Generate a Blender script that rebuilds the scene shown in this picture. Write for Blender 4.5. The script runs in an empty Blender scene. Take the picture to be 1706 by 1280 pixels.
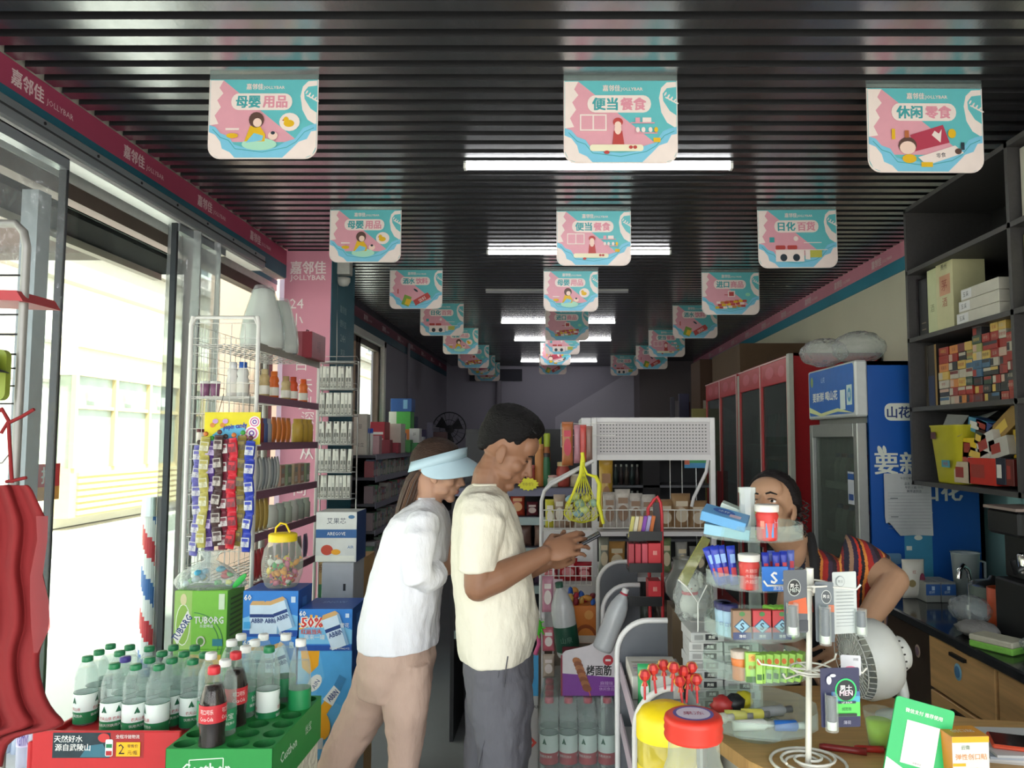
import bpy, math, random
from mathutils import Vector, Matrix, Euler
from math import sin, cos, pi, radians, sqrt, atan, atan2
random.seed(7)
S = bpy.context.scene
COL = S.collection
F = 1282.0; TH = atan(92/F); CAMZ = 1.6
# ---------------------------------------------------------------- camera
cd = bpy.data.cameras.new('camera'); cam = bpy.data.objects.new('camera', cd); COL.objects.link(cam)
cam.location = (0, 0, CAMZ); cam.rotation_euler = (pi/2+TH, 0, 0)
cd.sensor_fit = 'HORIZONTAL'; cd.sensor_width = 36; cd.lens = 36*F/1706; cd.shift_x = -75/1706; cd.clip_start = .02; cd.clip_end = 300
S.camera = cam
# ---------------------------------------------------------------- world, sun, exposure
w = bpy.data.worlds.new('sky'); S.world = w; w.use_nodes = True
nt = w.node_tree; nt.nodes.clear()
wo = nt.nodes.new('ShaderNodeOutputWorld'); bg = nt.nodes.new('ShaderNodeBackground')
tc = nt.nodes.new('ShaderNodeTexCoord'); sx = nt.nodes.new('ShaderNodeSeparateXYZ'); cr = nt.nodes.new('ShaderNodeValToRGB')
nt.links.new(tc.outputs['Generated'], sx.inputs[0]); nt.links.new(sx.outputs['Z'], cr.inputs[0])
cr.color_ramp.elements[0].color = (.80, .82, .80, 1); cr.color_ramp.elements[1].color = (.78, .88, 1, 1)
nt.links.new(cr.outputs[0], bg.inputs[0]); bg.inputs[1].default_value = 2.6; nt.links.new(bg.outputs[0], wo.inputs[0])
sun = bpy.data.lights.new('sun', 'SUN'); sun.energy = 10.0; sun.angle = radians(4); sun.color = (1, .96, .88)
so = bpy.data.objects.new('sun', sun); COL.objects.link(so)
so.rotation_euler = Vector((.42, -.22, .9)).to_track_quat('Z', 'Y').to_euler()
S.view_settings.view_transform = 'Standard'; S.view_settings.look = 'None'; S.view_settings.gamma = 1
S.view_settings.exposure = 0.8; S.view_settings.use_curve_mapping = False
S.cycles.max_bounces = 7; S.cycles.diffuse_bounces = 3; S.cycles.glossy_bounces = 3; S.cycles.transmission_bounces = 6
S.cycles.transparent_max_bounces = 24; S.cycles.caustics_reflective = False; S.cycles.caustics_refractive = False
S.cycles.use_denoising = True; S.cycles.sample_clamp_indirect = 6

# ---------------------------------------------------------------- helpers
def at(px, py, Y):
    u = (px-928)/F; v = (640-py)/F
    yd = cos(TH)-v*sin(TH); zd = sin(TH)+v*cos(TH); t = Y/yd
    return Vector((u*t, Y, CAMZ+zd*t))
def atx(px, py, X):      # the point of a pixel's ray that lies on the plane x = X
    u = (px-928)/F; v = (640-py)/F
    yd = cos(TH)-v*sin(TH); zd = sin(TH)+v*cos(TH); t = X/u
    return Vector((X, yd*t, CAMZ+zd*t))
def atz(px, py, z):
    u = (px-928)/F; v = (640-py)/F
    yd = cos(TH)-v*sin(TH); zd = sin(TH)+v*cos(TH); t = (z-CAMZ)/zd
    return Vector((u*t, yd*t, z))
def lin(c):
    if isinstance(c, str):
        c = c.lstrip('#'); c = [int(c[i:i+2], 16)/255 for i in (0, 2, 4)]
    return tuple((x/12.92 if x <= .04045 else ((x+.055)/1.055)**2.4) for x in c)
MATS = {}
def mat(c, r=.6, metal=0, em=0, var=.06, scale=30, alpha=1, spec=.5, bump=0, bscale=60, ao=None, sss=0, coat=0, stretch=None):
    key = (c, r, metal, em, var, scale, alpha, spec, bump, bscale, sss, coat, stretch)
    if key in MATS: return MATS[key]
    m = bpy.data.materials.new('m_'+str(len(MATS))); m.use_nodes = True; n = m.node_tree.nodes; L = m.node_tree.links
    b = n['Principled BSDF']; col = lin(c)
    b.inputs['Roughness'].default_value = r; b.inputs['Metallic'].default_value = metal
    b.inputs['Specular IOR Level'].default_value = spec
    if coat: b.inputs['Coat Weight'].default_value = coat; b.inputs['Coat Roughness'].default_value = .08
    if sss:
        b.inputs['Subsurface Weight'].default_value = sss; b.inputs['Subsurface Radius'].default_value = (.02, .008, .004)
    if alpha < 1: b.inputs['Alpha'].default_value = alpha
    if em:
        b.inputs['Emission Color'].default_value = (*col, 1); b.inputs['Emission Strength'].default_value = em
    if var or bump:
        t = n.new('ShaderNodeTexCoord'); vec = t.outputs['Object']
        if stretch:
            mp = n.new('ShaderNodeMapping'); mp.inputs['Scale'].default_value = stretch
            L.new(vec, mp.inputs[0]); vec = mp.outputs[0]
    if var:
        z = n.new('ShaderNodeTexNoise'); z.inputs['Scale'].default_value = scale; z.inputs['Detail'].default_value = 4
        L.new(vec, z.inputs['Vector'])
        k = n.new('ShaderNodeMix'); k.data_type = 'RGBA'
        k.inputs['A'].default_value = (*[x*(1-var*2) for x in col], 1); k.inputs['B'].default_value = (*[min(1, x*(1+var*2)) for x in col], 1)
        L.new(z.outputs['Fac'], k.inputs['Factor']); L.new(k.outputs['Result'], b.inputs['Base Color'])
    else: b.inputs['Base Color'].default_value = (*col, 1)
    if bump:
        z2 = n.new('ShaderNodeTexNoise'); z2.inputs['Scale'].default_value = bscale; z2.inputs['Detail'].default_value = 5
        L.new(vec, z2.inputs['Vector']); bp = n.new('ShaderNodeBump'); bp.inputs['Strength'].default_value = min(1, bump)
        bp.inputs['Distance'].default_value = .01*max(1, bump)
        L.new(z2.outputs['Fac'], bp.inputs['Height']); L.new(bp.outputs['Normal'], b.inputs['Normal'])
    MATS[key] = m; return m
def film(c='#ffffff', t=.75, r=.05, body=None, bump=0, bscale=40, tint=None):
    """thin clear plastic or glass: transparent sheet with a glossy and slightly milky share"""
    key = ('film', c, t, r, body, bump, bscale, tint)
    if key in MATS: return MATS[key]
    m = bpy.data.materials.new('m_film_'+str(len(MATS))); m.use_nodes = True; n = m.node_tree.nodes; L = m.node_tree.links
    b = n['Principled BSDF']; b.inputs['Base Color'].default_value = (*lin(c), 1); b.inputs['Roughness'].default_value = r
    b.inputs['Specular IOR Level'].default_value = .9
    tr = n.new('ShaderNodeBsdfTransparent'); tr.inputs[0].default_value = (*lin(tint or '#f4fbf8'), 1)
    lw = n.new('ShaderNodeLayerWeight'); lw.inputs[0].default_value = .35
    mr = n.new('ShaderNodeMapRange'); mr.inputs['To Min'].default_value = 1-t; mr.inputs['To Max'].default_value = min(1, (1-t)+.45)
    pw = n.new('ShaderNodeMath'); pw.operation = 'POWER'; pw.inputs[1].default_value = 2.0; L.new(lw.outputs['Facing'], pw.inputs[0]); L.new(pw.outputs[0], mr.inputs['Value'])
    mx = n.new('ShaderNodeMixShader'); L.new(mr.outputs[0], mx.inputs[0]); L.new(tr.outputs[0], mx.inputs[1]); L.new(b.outputs[0], mx.inputs[2])
    L.new(mx.outputs[0], n['Material Output'].inputs[0])
    if bump:
        tcn = n.new('ShaderNodeTexCoord'); z2 = n.new('ShaderNodeTexNoise'); z2.inputs['Scale'].default_value = bscale
        L.new(tcn.outputs['Object'], z2.inputs['Vector']); bp = n.new('ShaderNodeBump'); bp.inputs['Strength'].default_value = bump
        bp.inputs['Distance'].default_value = .02
        L.new(z2.outputs['Fac'], bp.inputs['Height']); L.new(bp.outputs['Normal'], b.inputs['Normal']); L.new(bp.outputs['Normal'], lw.inputs['Normal'])
    MATS[key] = m; return m
TXT = {}
def text_geo(s, bold=0, res=2):
    key = (s, bold, res)
    if key in TXT: return TXT[key]
    c = bpy.data.curves.new('t', 'FONT'); c.body = s; c.resolution_u = res; c.offset = bold
    o = bpy.data.objects.new('t', c); COL.objects.link(o)
    m = bpy.data.meshes.new_from_object(o.evaluated_get(bpy.context.evaluated_depsgraph_get()))
    V = [(v.co.x, v.co.y) for v in m.vertices]; Fc = [tuple(p.vertices) for p in m.polygons]
    bpy.data.objects.remove(o); bpy.data.curves.remove(c); bpy.data.meshes.remove(m)
    if not V: V = [(0, 0), (.01, 0), (0, .01)]; Fc = [(0, 1, 2)]
    x0 = min(v[0] for v in V); x1 = max(v[0] for v in V); y0 = min(v[1] for v in V); y1 = max(v[1] for v in V)
    TXT[key] = (V, Fc, x0, x1, y0, y1); return TXT[key]

class MB:
    def __init__(s): s.v = []; s.f = []; s.m = []; s.s = []; s.mats = []; s.mt = None
    def mi(s, m):
        if m not in s.mats: s.mats.append(m)
        return s.mats.index(m)
    def add(s, V, Fc, m, smooth=False):
        b = len(s.v); i = s.mi(m)
        if s.mt is not None: V = [s.mt @ Vector(v) for v in V]
        s.v += [tuple(v) for v in V]
        for f in Fc: s.f.append(tuple(b+k for k in f)); s.m.append(i); s.s.append(smooth)
        return s
    def box(s, x0, x1, y0, y1, z0, z1, m, c=0):
        if c <= 0:
            V = [(x, y, z) for x in (x0, x1) for y in (y0, y1) for z in (z0, z1)]
            return s.add(V, [(0, 1, 3, 2), (4, 6, 7, 5), (0, 4, 5, 1), (2, 3, 7, 6), (0, 2, 6, 4), (1, 5, 7, 3)], m)
        X = (x0, x1); Y = (y0, y1); Z = (z0, z1); V = []; I = {}
        for a in (0, 1):
            for b in (0, 1):
                for d in (0, 1):
                    sx_, sy, sz = (c if a == 0 else -c), (c if b == 0 else -c), (c if d == 0 else -c)
                    I[a, b, d, 0] = len(V); V.append((X[a], Y[b]+sy, Z[d]+sz))
                    I[a, b, d, 1] = len(V); V.append((X[a]+sx_, Y[b], Z[d]+sz))
                    I[a, b, d, 2] = len(V); V.append((X[a]+sx_, Y[b]+sy, Z[d]))
        Fc = []
        for a in (0, 1):
            q = [I[a, 0, 0, 0], I[a, 1, 0, 0], I[a, 1, 1, 0], I[a, 0, 1, 0]]; Fc.append(q if a else q[::-1])
            q = [I[0, a, 0, 1], I[0, a, 1, 1], I[1, a, 1, 1], I[1, a, 0, 1]]; Fc.append(q if a else q[::-1])
            q = [I[0, 0, a, 2], I[1, 0, a, 2], I[1, 1, a, 2], I[0, 1, a, 2]]; Fc.append(q if a else q[::-1])
        for a in (0, 1):
            for b in (0, 1):
                q = [I[a, b, 0, 0], I[a, b, 1, 0], I[a, b, 1, 1], I[a, b, 0, 1]]; Fc.append(q)
                q = [I[a, 0, b, 0], I[a, 1, b, 0], I[a, 1, b, 2], I[a, 0, b, 2]]; Fc.append(q)
                q = [I[0, a, b, 1], I[1, a, b, 1], I[1, a, b, 2], I[0, a, b, 2]]; Fc.append(q)
                for d in (0, 1): Fc.append([I[a, b, d, 0], I[a, b, d, 1], I[a, b, d, 2]])
        return s.add(V, Fc, m)
    def cyl(s, p0, p1, r0, r1, m, n=12, caps=True, smooth=True):
        p0 = Vector(p0); p1 = Vector(p1); d = (p1-p0)
        if d.length < 1e-7: return s
        q = d.normalized().to_track_quat('Z', 'Y'); V = []
        for p, r in ((p0, r0), (p1, r1)):
            for k in range(n): V.append(p+q @ Vector((r*cos(2*pi*k/n), r*sin(2*pi*k/n), 0)))
        s.add(V, [(k, (k+1) % n, n+(k+1) % n, n+k) for k in range(n)], m, smooth)
        if caps: s.add(V, [tuple(range(n))[::-1], tuple(range(n, 2*n))], m)
        return s
    def tube(s, pts, r, m, n=8, closed=False, caps=True):
        P = [Vector(p) for p in pts]; N = len(P); V = []; R = r if isinstance(r, (list, tuple)) else [r]*N
        ref = None
        for i in range(N):
            a = P[(i-1) % N] if (closed or i > 0) else P[i]; b = P[(i+1) % N] if (closed or i < N-1) else P[i]
            t = (b-a).normalized() if (b-a).length > 1e-9 else Vector((0, 0, 1))
            if ref is None: ref = t.orthogonal().normalized()
            ref = (ref-t*ref.dot(t)); ref = ref.normalized() if ref.length > 1e-6 else t.orthogonal().normalized()
            bn = t.cross(ref)
            for k in range(n): V.append(P[i]+(ref*cos(2*pi*k/n)+bn*sin(2*pi*k/n))*R[i])
        Fc = []
        for i in range(N if closed else N-1):
            j = (i+1) % N
            for k in range(n): Fc.append((i*n+k, i*n+(k+1) % n, j*n+(k+1) % n, j*n+k))
        s.add(V, Fc, m, True)
        if caps and not closed: s.add(V, [tuple(range(n))[::-1], tuple(range((N-1)*n, N*n))], m)
        return s
    def lathe(s, prof, m, n=20, o=(0, 0, 0), smooth=True, sx=1, sy=1):
        V = []; Fc = []
        for r, z in prof:
            for k in range(n): V.append((o[0]+sx*r*cos(2*pi*k/n), o[1]+sy*r*sin(2*pi*k/n), o[2]+z))
        for i in range(len(prof)-1):
            for k in range(n): Fc.append((i*n+k, i*n+(k+1) % n, (i+1)*n+(k+1) % n, (i+1)*n+k))
        return s.add(V, Fc, m, smooth)
    def loft(s, rings, m, smooth=True, caps=True):
        n = len(rings[0]); V = [p for r in rings for p in r]; Fc = []
        for i in range(len(rings)-1):
            for k in range(n): Fc.append((i*n+k, i*n+(k+1) % n, (i+1)*n+(k+1) % n, (i+1)*n+k))
        if caps: Fc += [tuple(range(n))[::-1], tuple(range((len(rings)-1)*n, len(rings)*n))]
        return s.add(V, Fc, m, smooth)
    def ell(s, c, r, m, nu=16, nv=10, rot=None, noise=0):
        V = []; Fc = []; c = Vector(c)
        for j in range(nv+1):
            a = -pi/2+pi*j/nv
            for k in range(nu):
                d = 1+(random.uniform(-noise, noise) if noise else 0)
                p = Vector((r[0]*cos(a)*cos(2*pi*k/nu)*d, r[1]*cos(a)*sin(2*pi*k/nu)*d, r[2]*sin(a)*d))
                if rot is not None: p = rot @ p
                V.append(c+p)
        for j in range(nv):
            for k in range(nu): Fc.append((j*nu+k, j*nu+(k+1) % nu, (j+1)*nu+(k+1) % nu, (j+1)*nu+k))
        return s.add(V, Fc, m, True)
    def prism(s, poly, m, o=(0, 0, 0), ux=(1, 0, 0), uy=(0, 1, 0), t=.01):
        """poly in the plane (ux, uy), extruded by t against its normal"""
        o = Vector(o); ux = Vector(ux); uy = Vector(uy); nn = ux.cross(uy).normalized(); n = len(poly)
        V = [o+ux*x+uy*y for x, y in poly]+[o+ux*x+uy*y-nn*t for x, y in poly]
        return s.add(V, [tuple(range(n)), tuple(range(n, 2*n))[::-1]]+[(n+k, n+(k+1) % n, (k+1) % n, k) for k in range(n)], m)
    def mesh(s, name='m'):
        me = bpy.data.meshes.new(name); me.from_pydata(s.v, [], s.f)
        for m in s.mats: me.materials.append(m)
        me.polygons.foreach_set('material_index', s.m); me.polygons.foreach_set('use_smooth', s.s); me.update(); return me
    def build(s, name, parent=None, loc=(0, 0, 0), rot=None):
        return link(name, s.mesh(name), parent, loc, rot)
def link(name, me, parent=None, loc=(0, 0, 0), rot=None):
    o = bpy.data.objects.new(name, me); COL.objects.link(o); o.location = loc
    if rot is not None: o.rotation_euler = rot
    if parent is not None: o.parent = parent
    return o
def thing(name, label, cat, loc=(0, 0, 0), rz=0, group=None, rot=None):
    o = bpy.data.objects.new(name, None); COL.objects.link(o); o.location = loc; o.rotation_euler = rot if rot is not None else (0, 0, rz)
    o.empty_display_size = .05
    return tag(o, label, cat, group)
def tag(o, label, cat, group=None):
    o['label'] = label; o['category'] = cat
    if group: o['group'] = group
    return o
def struct(o): o['kind'] = 'structure'; return o
KIDS = {}
def dup(root, loc, rz=None, label=None, group=None, rot=None):
    r = root.copy(); COL.objects.link(r); r.location = loc
    if rz is not None: r.rotation_euler = (0, 0, rz)
    if rot is not None: r.rotation_euler = rot
    if label: r['label'] = label
    if group: r['group'] = group
    for ch in root.children:
        c = ch.copy(); COL.objects.link(c); c.parent = r
        for g in ch.children:
            d = g.copy(); COL.objects.link(d); d.parent = c
    return r
def rrect(x0, y0, x1, y1, r, n=4):
    P = []
    for cx, cy, a0 in ((x1-r, y1-r, 0), (x0+r, y1-r, 90), (x0+r, y0+r, 180), (x1-r, y0+r, 270)):
        for k in range(n+1):
            a = radians(a0+90*k/n); P.append((cx+r*cos(a), cy+r*sin(a)))
    return P
class Decal:
    """flat print on a face: frame o, ux, uy; each piece lies a hair in front of the one before"""
    def __init__(s, mb, o, ux, uy, step=.00025):
        s.mb = mb; s.o = Vector(o); s.ux = Vector(ux).normalized(); s.uy = Vector(uy).normalized(); s.n = s.ux.cross(s.uy); s.k = 1; s.st = step
    def P(s, x, y): return s.o+s.ux*x+s.uy*y+s.n*(s.st*s.k)
    def poly(s, pts, m): s.mb.add([s.P(x, y) for x, y in pts], [tuple(range(len(pts)))], m); s.k += 1; return s
    def rect(s, x0, y0, x1, y1, m, r=0): return s.poly(rrect(x0, y0, x1, y1, r) if r else [(x0, y0), (x1, y0), (x1, y1), (x0, y1)], m)
    def ell(s, cx, cy, rx, ry, m, n=16, a=0): 
        return s.poly([(cx+rx*cos(t)*cos(a)-ry*sin(t)*sin(a), cy+rx*cos(t)*sin(a)+ry*sin(t)*cos(a)) for t in [2*pi*k/n for k in range(n)]], m)
    def text(s, t, x, y, h, m, w=None, bold=0, align='c', a=0, res=1, vertical=False):
        V, Fc, x0, x1, y0, y1 = text_geo(t, 0, res); k = h/(y1-y0); kx = k if w is None else w/(x1-x0)
        ox = {'c': (x0+x1)/2, 'l': x0, 'r': x1}[align]; oy = (y0+y1)/2; ca, sa = cos(a), sin(a); e = bold*1.3
        for ex, ey in (((-e, -e*.6), (e, -e*.6), (-e, e*.6), (e, e*.6)) if bold else ((0, 0),)):
            P = []
            for vx, vy in V:
                qx = (vx+ex-ox)*kx; qy = (vy+ey-oy)*k; P.append(s.P(x+qx*ca-qy*sa, y+qx*sa+qy*ca))
            s.mb.add(P, Fc, m); s.k += .2
        s.k += 1; return s
def ctext(mb, t, r, z, h, m, a0=0, w=None, bold=0, o=(0, 0), res=1):
    """text bent round a vertical cylinder of radius r, centred at angle a0"""
    V, Fc, x0, x1, y0, y1 = text_geo(t, 0, res); k = h/(y1-y0); kx = k if w is None else w/(x1-x0)
    P = []
    for vx, vy in V:
        a = a0+(vx-(x0+x1)/2)*kx/r; P.append((o[0]+r*cos(a), o[1]+r*sin(a), z+(vy-(y0+y1)/2)*k))
    mb.add(P, Fc, m)
def grid_panel(mb, o, ux, uy, w, h, nx, ny, r, m, n=5):
    o = Vector(o); ux = Vector(ux); uy = Vector(uy)
    for i in range(nx+1): p = o+ux*(w*i/nx); mb.cyl(p, p+uy*h, r, r, m, n)
    for j in range(ny+1): p = o+uy*(h*j/ny); mb.cyl(p, p+ux*w, r, r, m, n)
WHITE = mat('#e9e9e4', .45, var=.02); BLACK = mat('#101012', .5, var=.03); RED = mat('#c3202b', .45, var=.04)
PINK = mat('#d98ba0', .55, var=.03, scale=6); TEAL = mat('#2a84a0', .55, var=.04, scale=6); CREAM = mat('#e6e2d6', .8, var=.02, scale=4)
STEEL = mat('#b4b6b8', .25, 1, var=.03); CHROME = mat('#dcdcdc', .12, 1, var=.02); WIRE = mat('#dedcd8', .4, var=.02)
# ================================================================ setting
CE = 2.85
floor = struct(MB().box(-1.9, 2.25, -1.0, 13.3, -.1, 0, mat('#8d9092', .28, var=.10, scale=3, bump=.05, bscale=20)).build('floor'))
SLATM = mat('#a6a7aa', .27, .95, var=.12, scale=5, stretch=(3, 1, 1), bump=.04, bscale=30)
ceiling = struct(MB().box(-1.95, 2.3, -1.0, 13.3, 2.98, 3.1, mat('#17171a', .8)).build('ceiling'))
sl = MB(); V8 = [(-1.79, 0, 0), (2.19, 0, 0), (2.19, .053, 0), (-1.79, .053, 0), (-1.79, 0, .055), (2.19, 0, .055), (2.19, .053, .055), (-1.79, .053, .055)]
sl.add(V8, [(0, 3, 2, 1)], SLATM); sl.add(V8, [(0, 1, 5, 4), (2, 3, 7, 6), (1, 2, 6, 5), (3, 0, 4, 7)], mat('#1d1d20', .55, var=.05))  # slat sides near black: shade of the gaps painted into their colour
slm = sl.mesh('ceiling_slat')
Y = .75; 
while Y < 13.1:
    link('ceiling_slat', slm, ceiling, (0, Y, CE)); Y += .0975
# right wall
WALLW = mat('#d2ccba', .85, var=.03, scale=3)
wr = struct(MB().box(2.2, 2.35, -1.0, 13.3, 0, 3.0, WALLW).build('wall_right'))
mb = MB(); mb.box(2.185, 2.2, 2.0, 4.75, 0, 1.75, mat('#b4e8e8', .7, var=.03, scale=3)); mb.build('painted_panel', wr)
def band(name, X, y0, y1, side, parent, step=.62, pk=PINK, tl=TEAL):
    """pink over teal paper band under the ceiling with the shop's name on it"""
    mb = MB(); s = .012*side
    mb.box(min(X, X+s), max(X, X+s), y0, y1, 2.752, 2.851, pk); mb.box(min(X, X+s), max(X, X+s), y0, y1, 2.668, 2.752, tl); mb.build(name, parent)
    tb = MB(); tm = mat('#e8cfd2', .6, var=0)
    y = y0+.3; i = 0
    while y < y1-.3:
        if side > 0: D = Decal(tb, (X+s, y, 2.80), (0, 1, 0), (0, 0, 1)); 
        else: D = Decal(tb, (X+s, y, 2.80), (0, -1, 0), (0, 0, 1))
        if side > 0: D = Decal(tb, (X+s, y, 2.80), (0, 1, 0), (0, 0, 1)); D.n = Vector((1, 0, 0))
        D.text('嘉邻佳', -.06, 0, .055, tm, bold=.02, align='c', w=.16); D.text('JOLLYBAR', .11, -.013, .028, tm, w=.15)
        y += step; i += 1
    tb.build('lettering', parent)
# left wall: band over the glazed shop front, pillar, wall with window
wl = struct(MB().box(-1.95, -1.812, -1.0, 5.05, 2.66, 3.0, CREAM).build('wall_left'))
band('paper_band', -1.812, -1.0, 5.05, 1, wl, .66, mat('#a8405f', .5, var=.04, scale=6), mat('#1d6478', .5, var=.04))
band('paper_band', 2.2, 3.4, 13.2, -1, wr, .72)
ALU = mat('#9aa0a4', .35, .7, var=.03, stretch=(1, .2, 1)); ALUW = mat('#d9dbd9', .4, .2)
hd = struct(MB().box(-1.80, -1.71, -1.0, 4.45, 2.60, 2.668, ALU, .004).box(-1.80, -1.705, -1.0, 4.45, 2.632, 2.637, mat('#2a2c2e', .6)).box(-1.795, -1.725, -1, 4.45, 2.585, 2.60, ALUW).build('trim_1'))
sc = MB()
scm = sc.cyl((0, 0, 0), (.003, 0, 0), .006, .006, BLACK, 8).mesh()
for k in range(14): link('screw', scm, hd, (-1.710, .4+.3*k, 2.652))
BROWN = mat('#53443c', .5, .3, var=.05)
t2 = struct(MB().box(-1.93, -1.86, -1.0, 5.05, 2.58, 2.66, ALUW).box(-1.93, -1.87, -1, 5.05, 2.52, 2.58, BROWN).box(-1.86, -1.857, -1, 5.05, 2.622, 2.650, mat('#2a7c94', .45, var=.03)).build('trim_2'))
# glazed front: posts and panes on x = -1.9
for i, y in enumerate((.0, 1.3, 3.93, 4.98)):
    MB().box(-1.93, -1.87, y, y+.06, 0, 2.52, BROWN).build('window_post', t2)
GL = film('#3c4446', .95, .02)
for y0, y1 in ((.06, 1.3), (3.99, 4.98)):
    struct(MB().box(-1.905, -1.899, y0, y1, .05, 2.52, GL).build('window_1'))
# hanging clear plastic door curtains with metal edge bars
def curtain(y0, y1, label, amp, t, seed, c='#c9cfd2', bar0=True):
    o = thing('door_curtain', label, 'curtain', (-1.745, y0, 0)); n = 60; V = []; Fc = []; rnd = random.Random(seed)
    ph = [rnd.uniform(0, 6) for _ in range(4)]
    for j in range(9):
        z = 2.59-j*(2.55/8)
        for i in range(n+1):
            u = i/n; V.append((amp*(sin(u*13+ph[0]+.2*j)+.6*sin(u*29+ph[1]-.15*j)), u*(y1-y0), z))
    for j in range(8):
        for i in range(n): Fc.append((j*(n+1)+i, j*(n+1)+i+1, (j+1)*(n+1)+i+1, (j+1)*(n+1)+i))
    MB().add(V, Fc, film(c, t, .12, bump=.5, bscale=14), True).build('plastic_sheet', o)
    DK = mat('#34373b', .4, .5)
    MB().box(-.012, .012, (y1-y0)-.004 if not bar0 else -.012, (y1-y0)+.014 if not bar0 else .006, .02, 2.59, DK).build('edge_bar', o)
    MB().box(-.02, .02, 0, y1-y0, 2.55, 2.59, ALU).build('hanger_rail', o); return o
curtain(1.35, 2.66, 'clear plastic door curtain with dark edge bar nearest the camera, beside the wire rack', .010, .72, 1, bar0=False)
curtain(3.46, 3.95, 'gathered grey plastic door curtain beside the striped candy strips', .028, .34, 5, '#a9adb0')
# pillar
pil = MB(); pil.box(-1.81, -1.5, 5.05, 5.62, 0, 2.99, mat('#d58ba0', .6, var=.03, scale=4)); pl = struct(pil.build('wall_pillar'))
MB().box(-1.4999, -1.494, 5.055, 5.62, 0, 2.9, mat('#1f6375', .6, var=.04, scale=6)).build('teal_paper', pl)
tb = MB(); D = Decal(tb, (-1.655, 5.05, 0), (1, 0, 0), (0, 0, 1)); LT = mat('#f0dfe0', .6, var=0)
D.text('嘉邻佳', 0, at(500, 446, 5.05).z, .085, LT, w=.235, bold=.02); D.text('JOLLYBAR', 0, at(500, 464, 5.05).z, .045, LT, w=.235, bold=.01)
D.text('24', -.07, at(500, 506, 5.05).z, .065, LT); 
for c, py, dx in (('小', 533, -.07), ('时', 570, -.05), ('白', 607, -.03), ('天', 643, 0), ('到', 672, .0), ('深', 697, .02), ('夜', 724, .02), ('从', 755, .02), ('不', 785, 0), ('间', 815, -.02), ('断', 845, -.02)):
    D.text(c, dx, at(500, py, 5.05).z, .085, LT)
tb.build('lettering', pl)
# left wall behind the pillar with its window
LW = mat('#96929f', .8, var=.03, scale=3)
w2 = MB()
for a in ((5.62, 5.9, 0, 3), (8.45, 13.3, 0, 3), (5.9, 8.45, 2.66, 3), (5.9, 8.45, 0, 1.45)): w2.box(-2.05, -1.9, a[0], a[1], a[2], a[3], LW)
wl2 = struct(w2.build('wall_left'))
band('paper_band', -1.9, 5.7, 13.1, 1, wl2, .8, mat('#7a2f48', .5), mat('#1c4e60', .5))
wf = MB(); WFm = mat('#eceae4', .5); wf.box(-1.97, -1.885, 8.36, 8.45, 1.45, 2.66, WFm); wf.box(-1.97, -1.885, 5.9, 8.45, 2.60, 2.668, WFm); win = struct(wf.build('window_2'))
fr = MB(); 
for y in (5.9, 6.66, 7.34, 7.44, 8.28): fr.box(-1.99, -1.93, y, y+.08, 1.45, 2.6, BROWN)
for z in (1.45, 2.54): fr.box(-1.99, -1.93, 5.9, 8.36, z, z+.06, BROWN)
fr.build('window_frame', win); MB().box(-1.965, -1.96, 5.95, 8.3, 1.5, 2.55, GL).build('pane', win)
# back wall, in two tones
BW = mat('#a09cab', .85, var=.02, scale=2)
wb = struct(MB().box(-2.0, 2.3, 13.2, 13.35, 0, 3.0, BW).build('wall_back'))
mb = MB(); D = Decal(mb, (0, 13.2, 0), (1, 0, 0), (0, 0, 1), .003)
P = [at(925, 695, 13.2), at(1062, 612, 13.2), at(1066, 600, 13.2), at(1066, 900, 13.2), at(925, 900, 13.2)]
D.poly([(p.x, p.z) for p in (P[0], P[1], P[3], P[4])][::-1], mat('#bcb8c6', .85, var=.02)); D.n = Vector((0, -1, 0))
mb.build('painted_panel', wb)
MB().box(at(1066, 700, 12.3).x, 2.2, 12.3, 13.2, 0, 2.9, mat('#7d7478', .85, var=.03)).build('wall_recess', wb)
MB().box(-1.5, -.6, 13.14, 13.2, 2.60, 2.80, mat('#2c2c38', .7)).build('paper_band', wb)
MB().cyl((-1.86, 9.6, 1.4), (-1.86, 9.6, 2.8), .018, .018, mat('#85808c', .6), 10).build('wall_conduit', wl2)
MB().cyl((-1.0, 13.15, 0), (-1.0, 13.15, 2.6), .05, .05, mat('#85808c', .6), 12).build('wall_conduit', wb)
# ---------------------------------------------------------------- ceiling tube lights
def light(xa, xb, py, label):
    n = 1.2; Y = n*F/(xb-xa); c = at((xa+xb)/2, py, Y); o = thing('tube_light', label, 'light', (c.x, Y, CE), 0, 'ceiling tube lights')
    MB().box(-.6, .6, -.014, .014, -.022, -.002, mat('#ffffff', .4, em=13, var=0), .004).build('tube', o)
    MB().box(-.6, .6, -.02, .02, -.002, .012, WHITE).build('housing', o)
    MB().box(-.612, -.6, -.018, .018, -.024, .002, WHITE).build('end_cap', o); MB().box(.6, .612, -.018, .018, -.024, .002, WHITE).build('end_cap', o)
for a, l in (((772, 1221, 265), 'nearest and longest looking white tube light on the black slatted ceiling'), ((812, 1117, 417), 'second white tube light from the camera, behind the second sign of the middle row'),
             ((835, 1025, 535), 'third lit white tube light from the camera on the slatted ceiling'), ((857, 1018, 566), 'fourth lit white tube light from the camera on the slatted ceiling'),
             ((868, 994, 600), 'farthest lit white tube light near the back wall')): light(*a, l)
c = at(928, 481, 6.41); o = thing('tube_light', 'unlit dull tube light between the second and third lit ones', 'light', (c.x, 6.41, CE), 0, 'ceiling tube lights')
MB().box(-.6, .6, -.014, .014, -.022, -.002, mat('#9a9aa0', .4, var=0), .004).build('tube', o); MB().box(-.6, .6, -.02, .02, -.002, .012, WHITE).build('housing', o)

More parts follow.
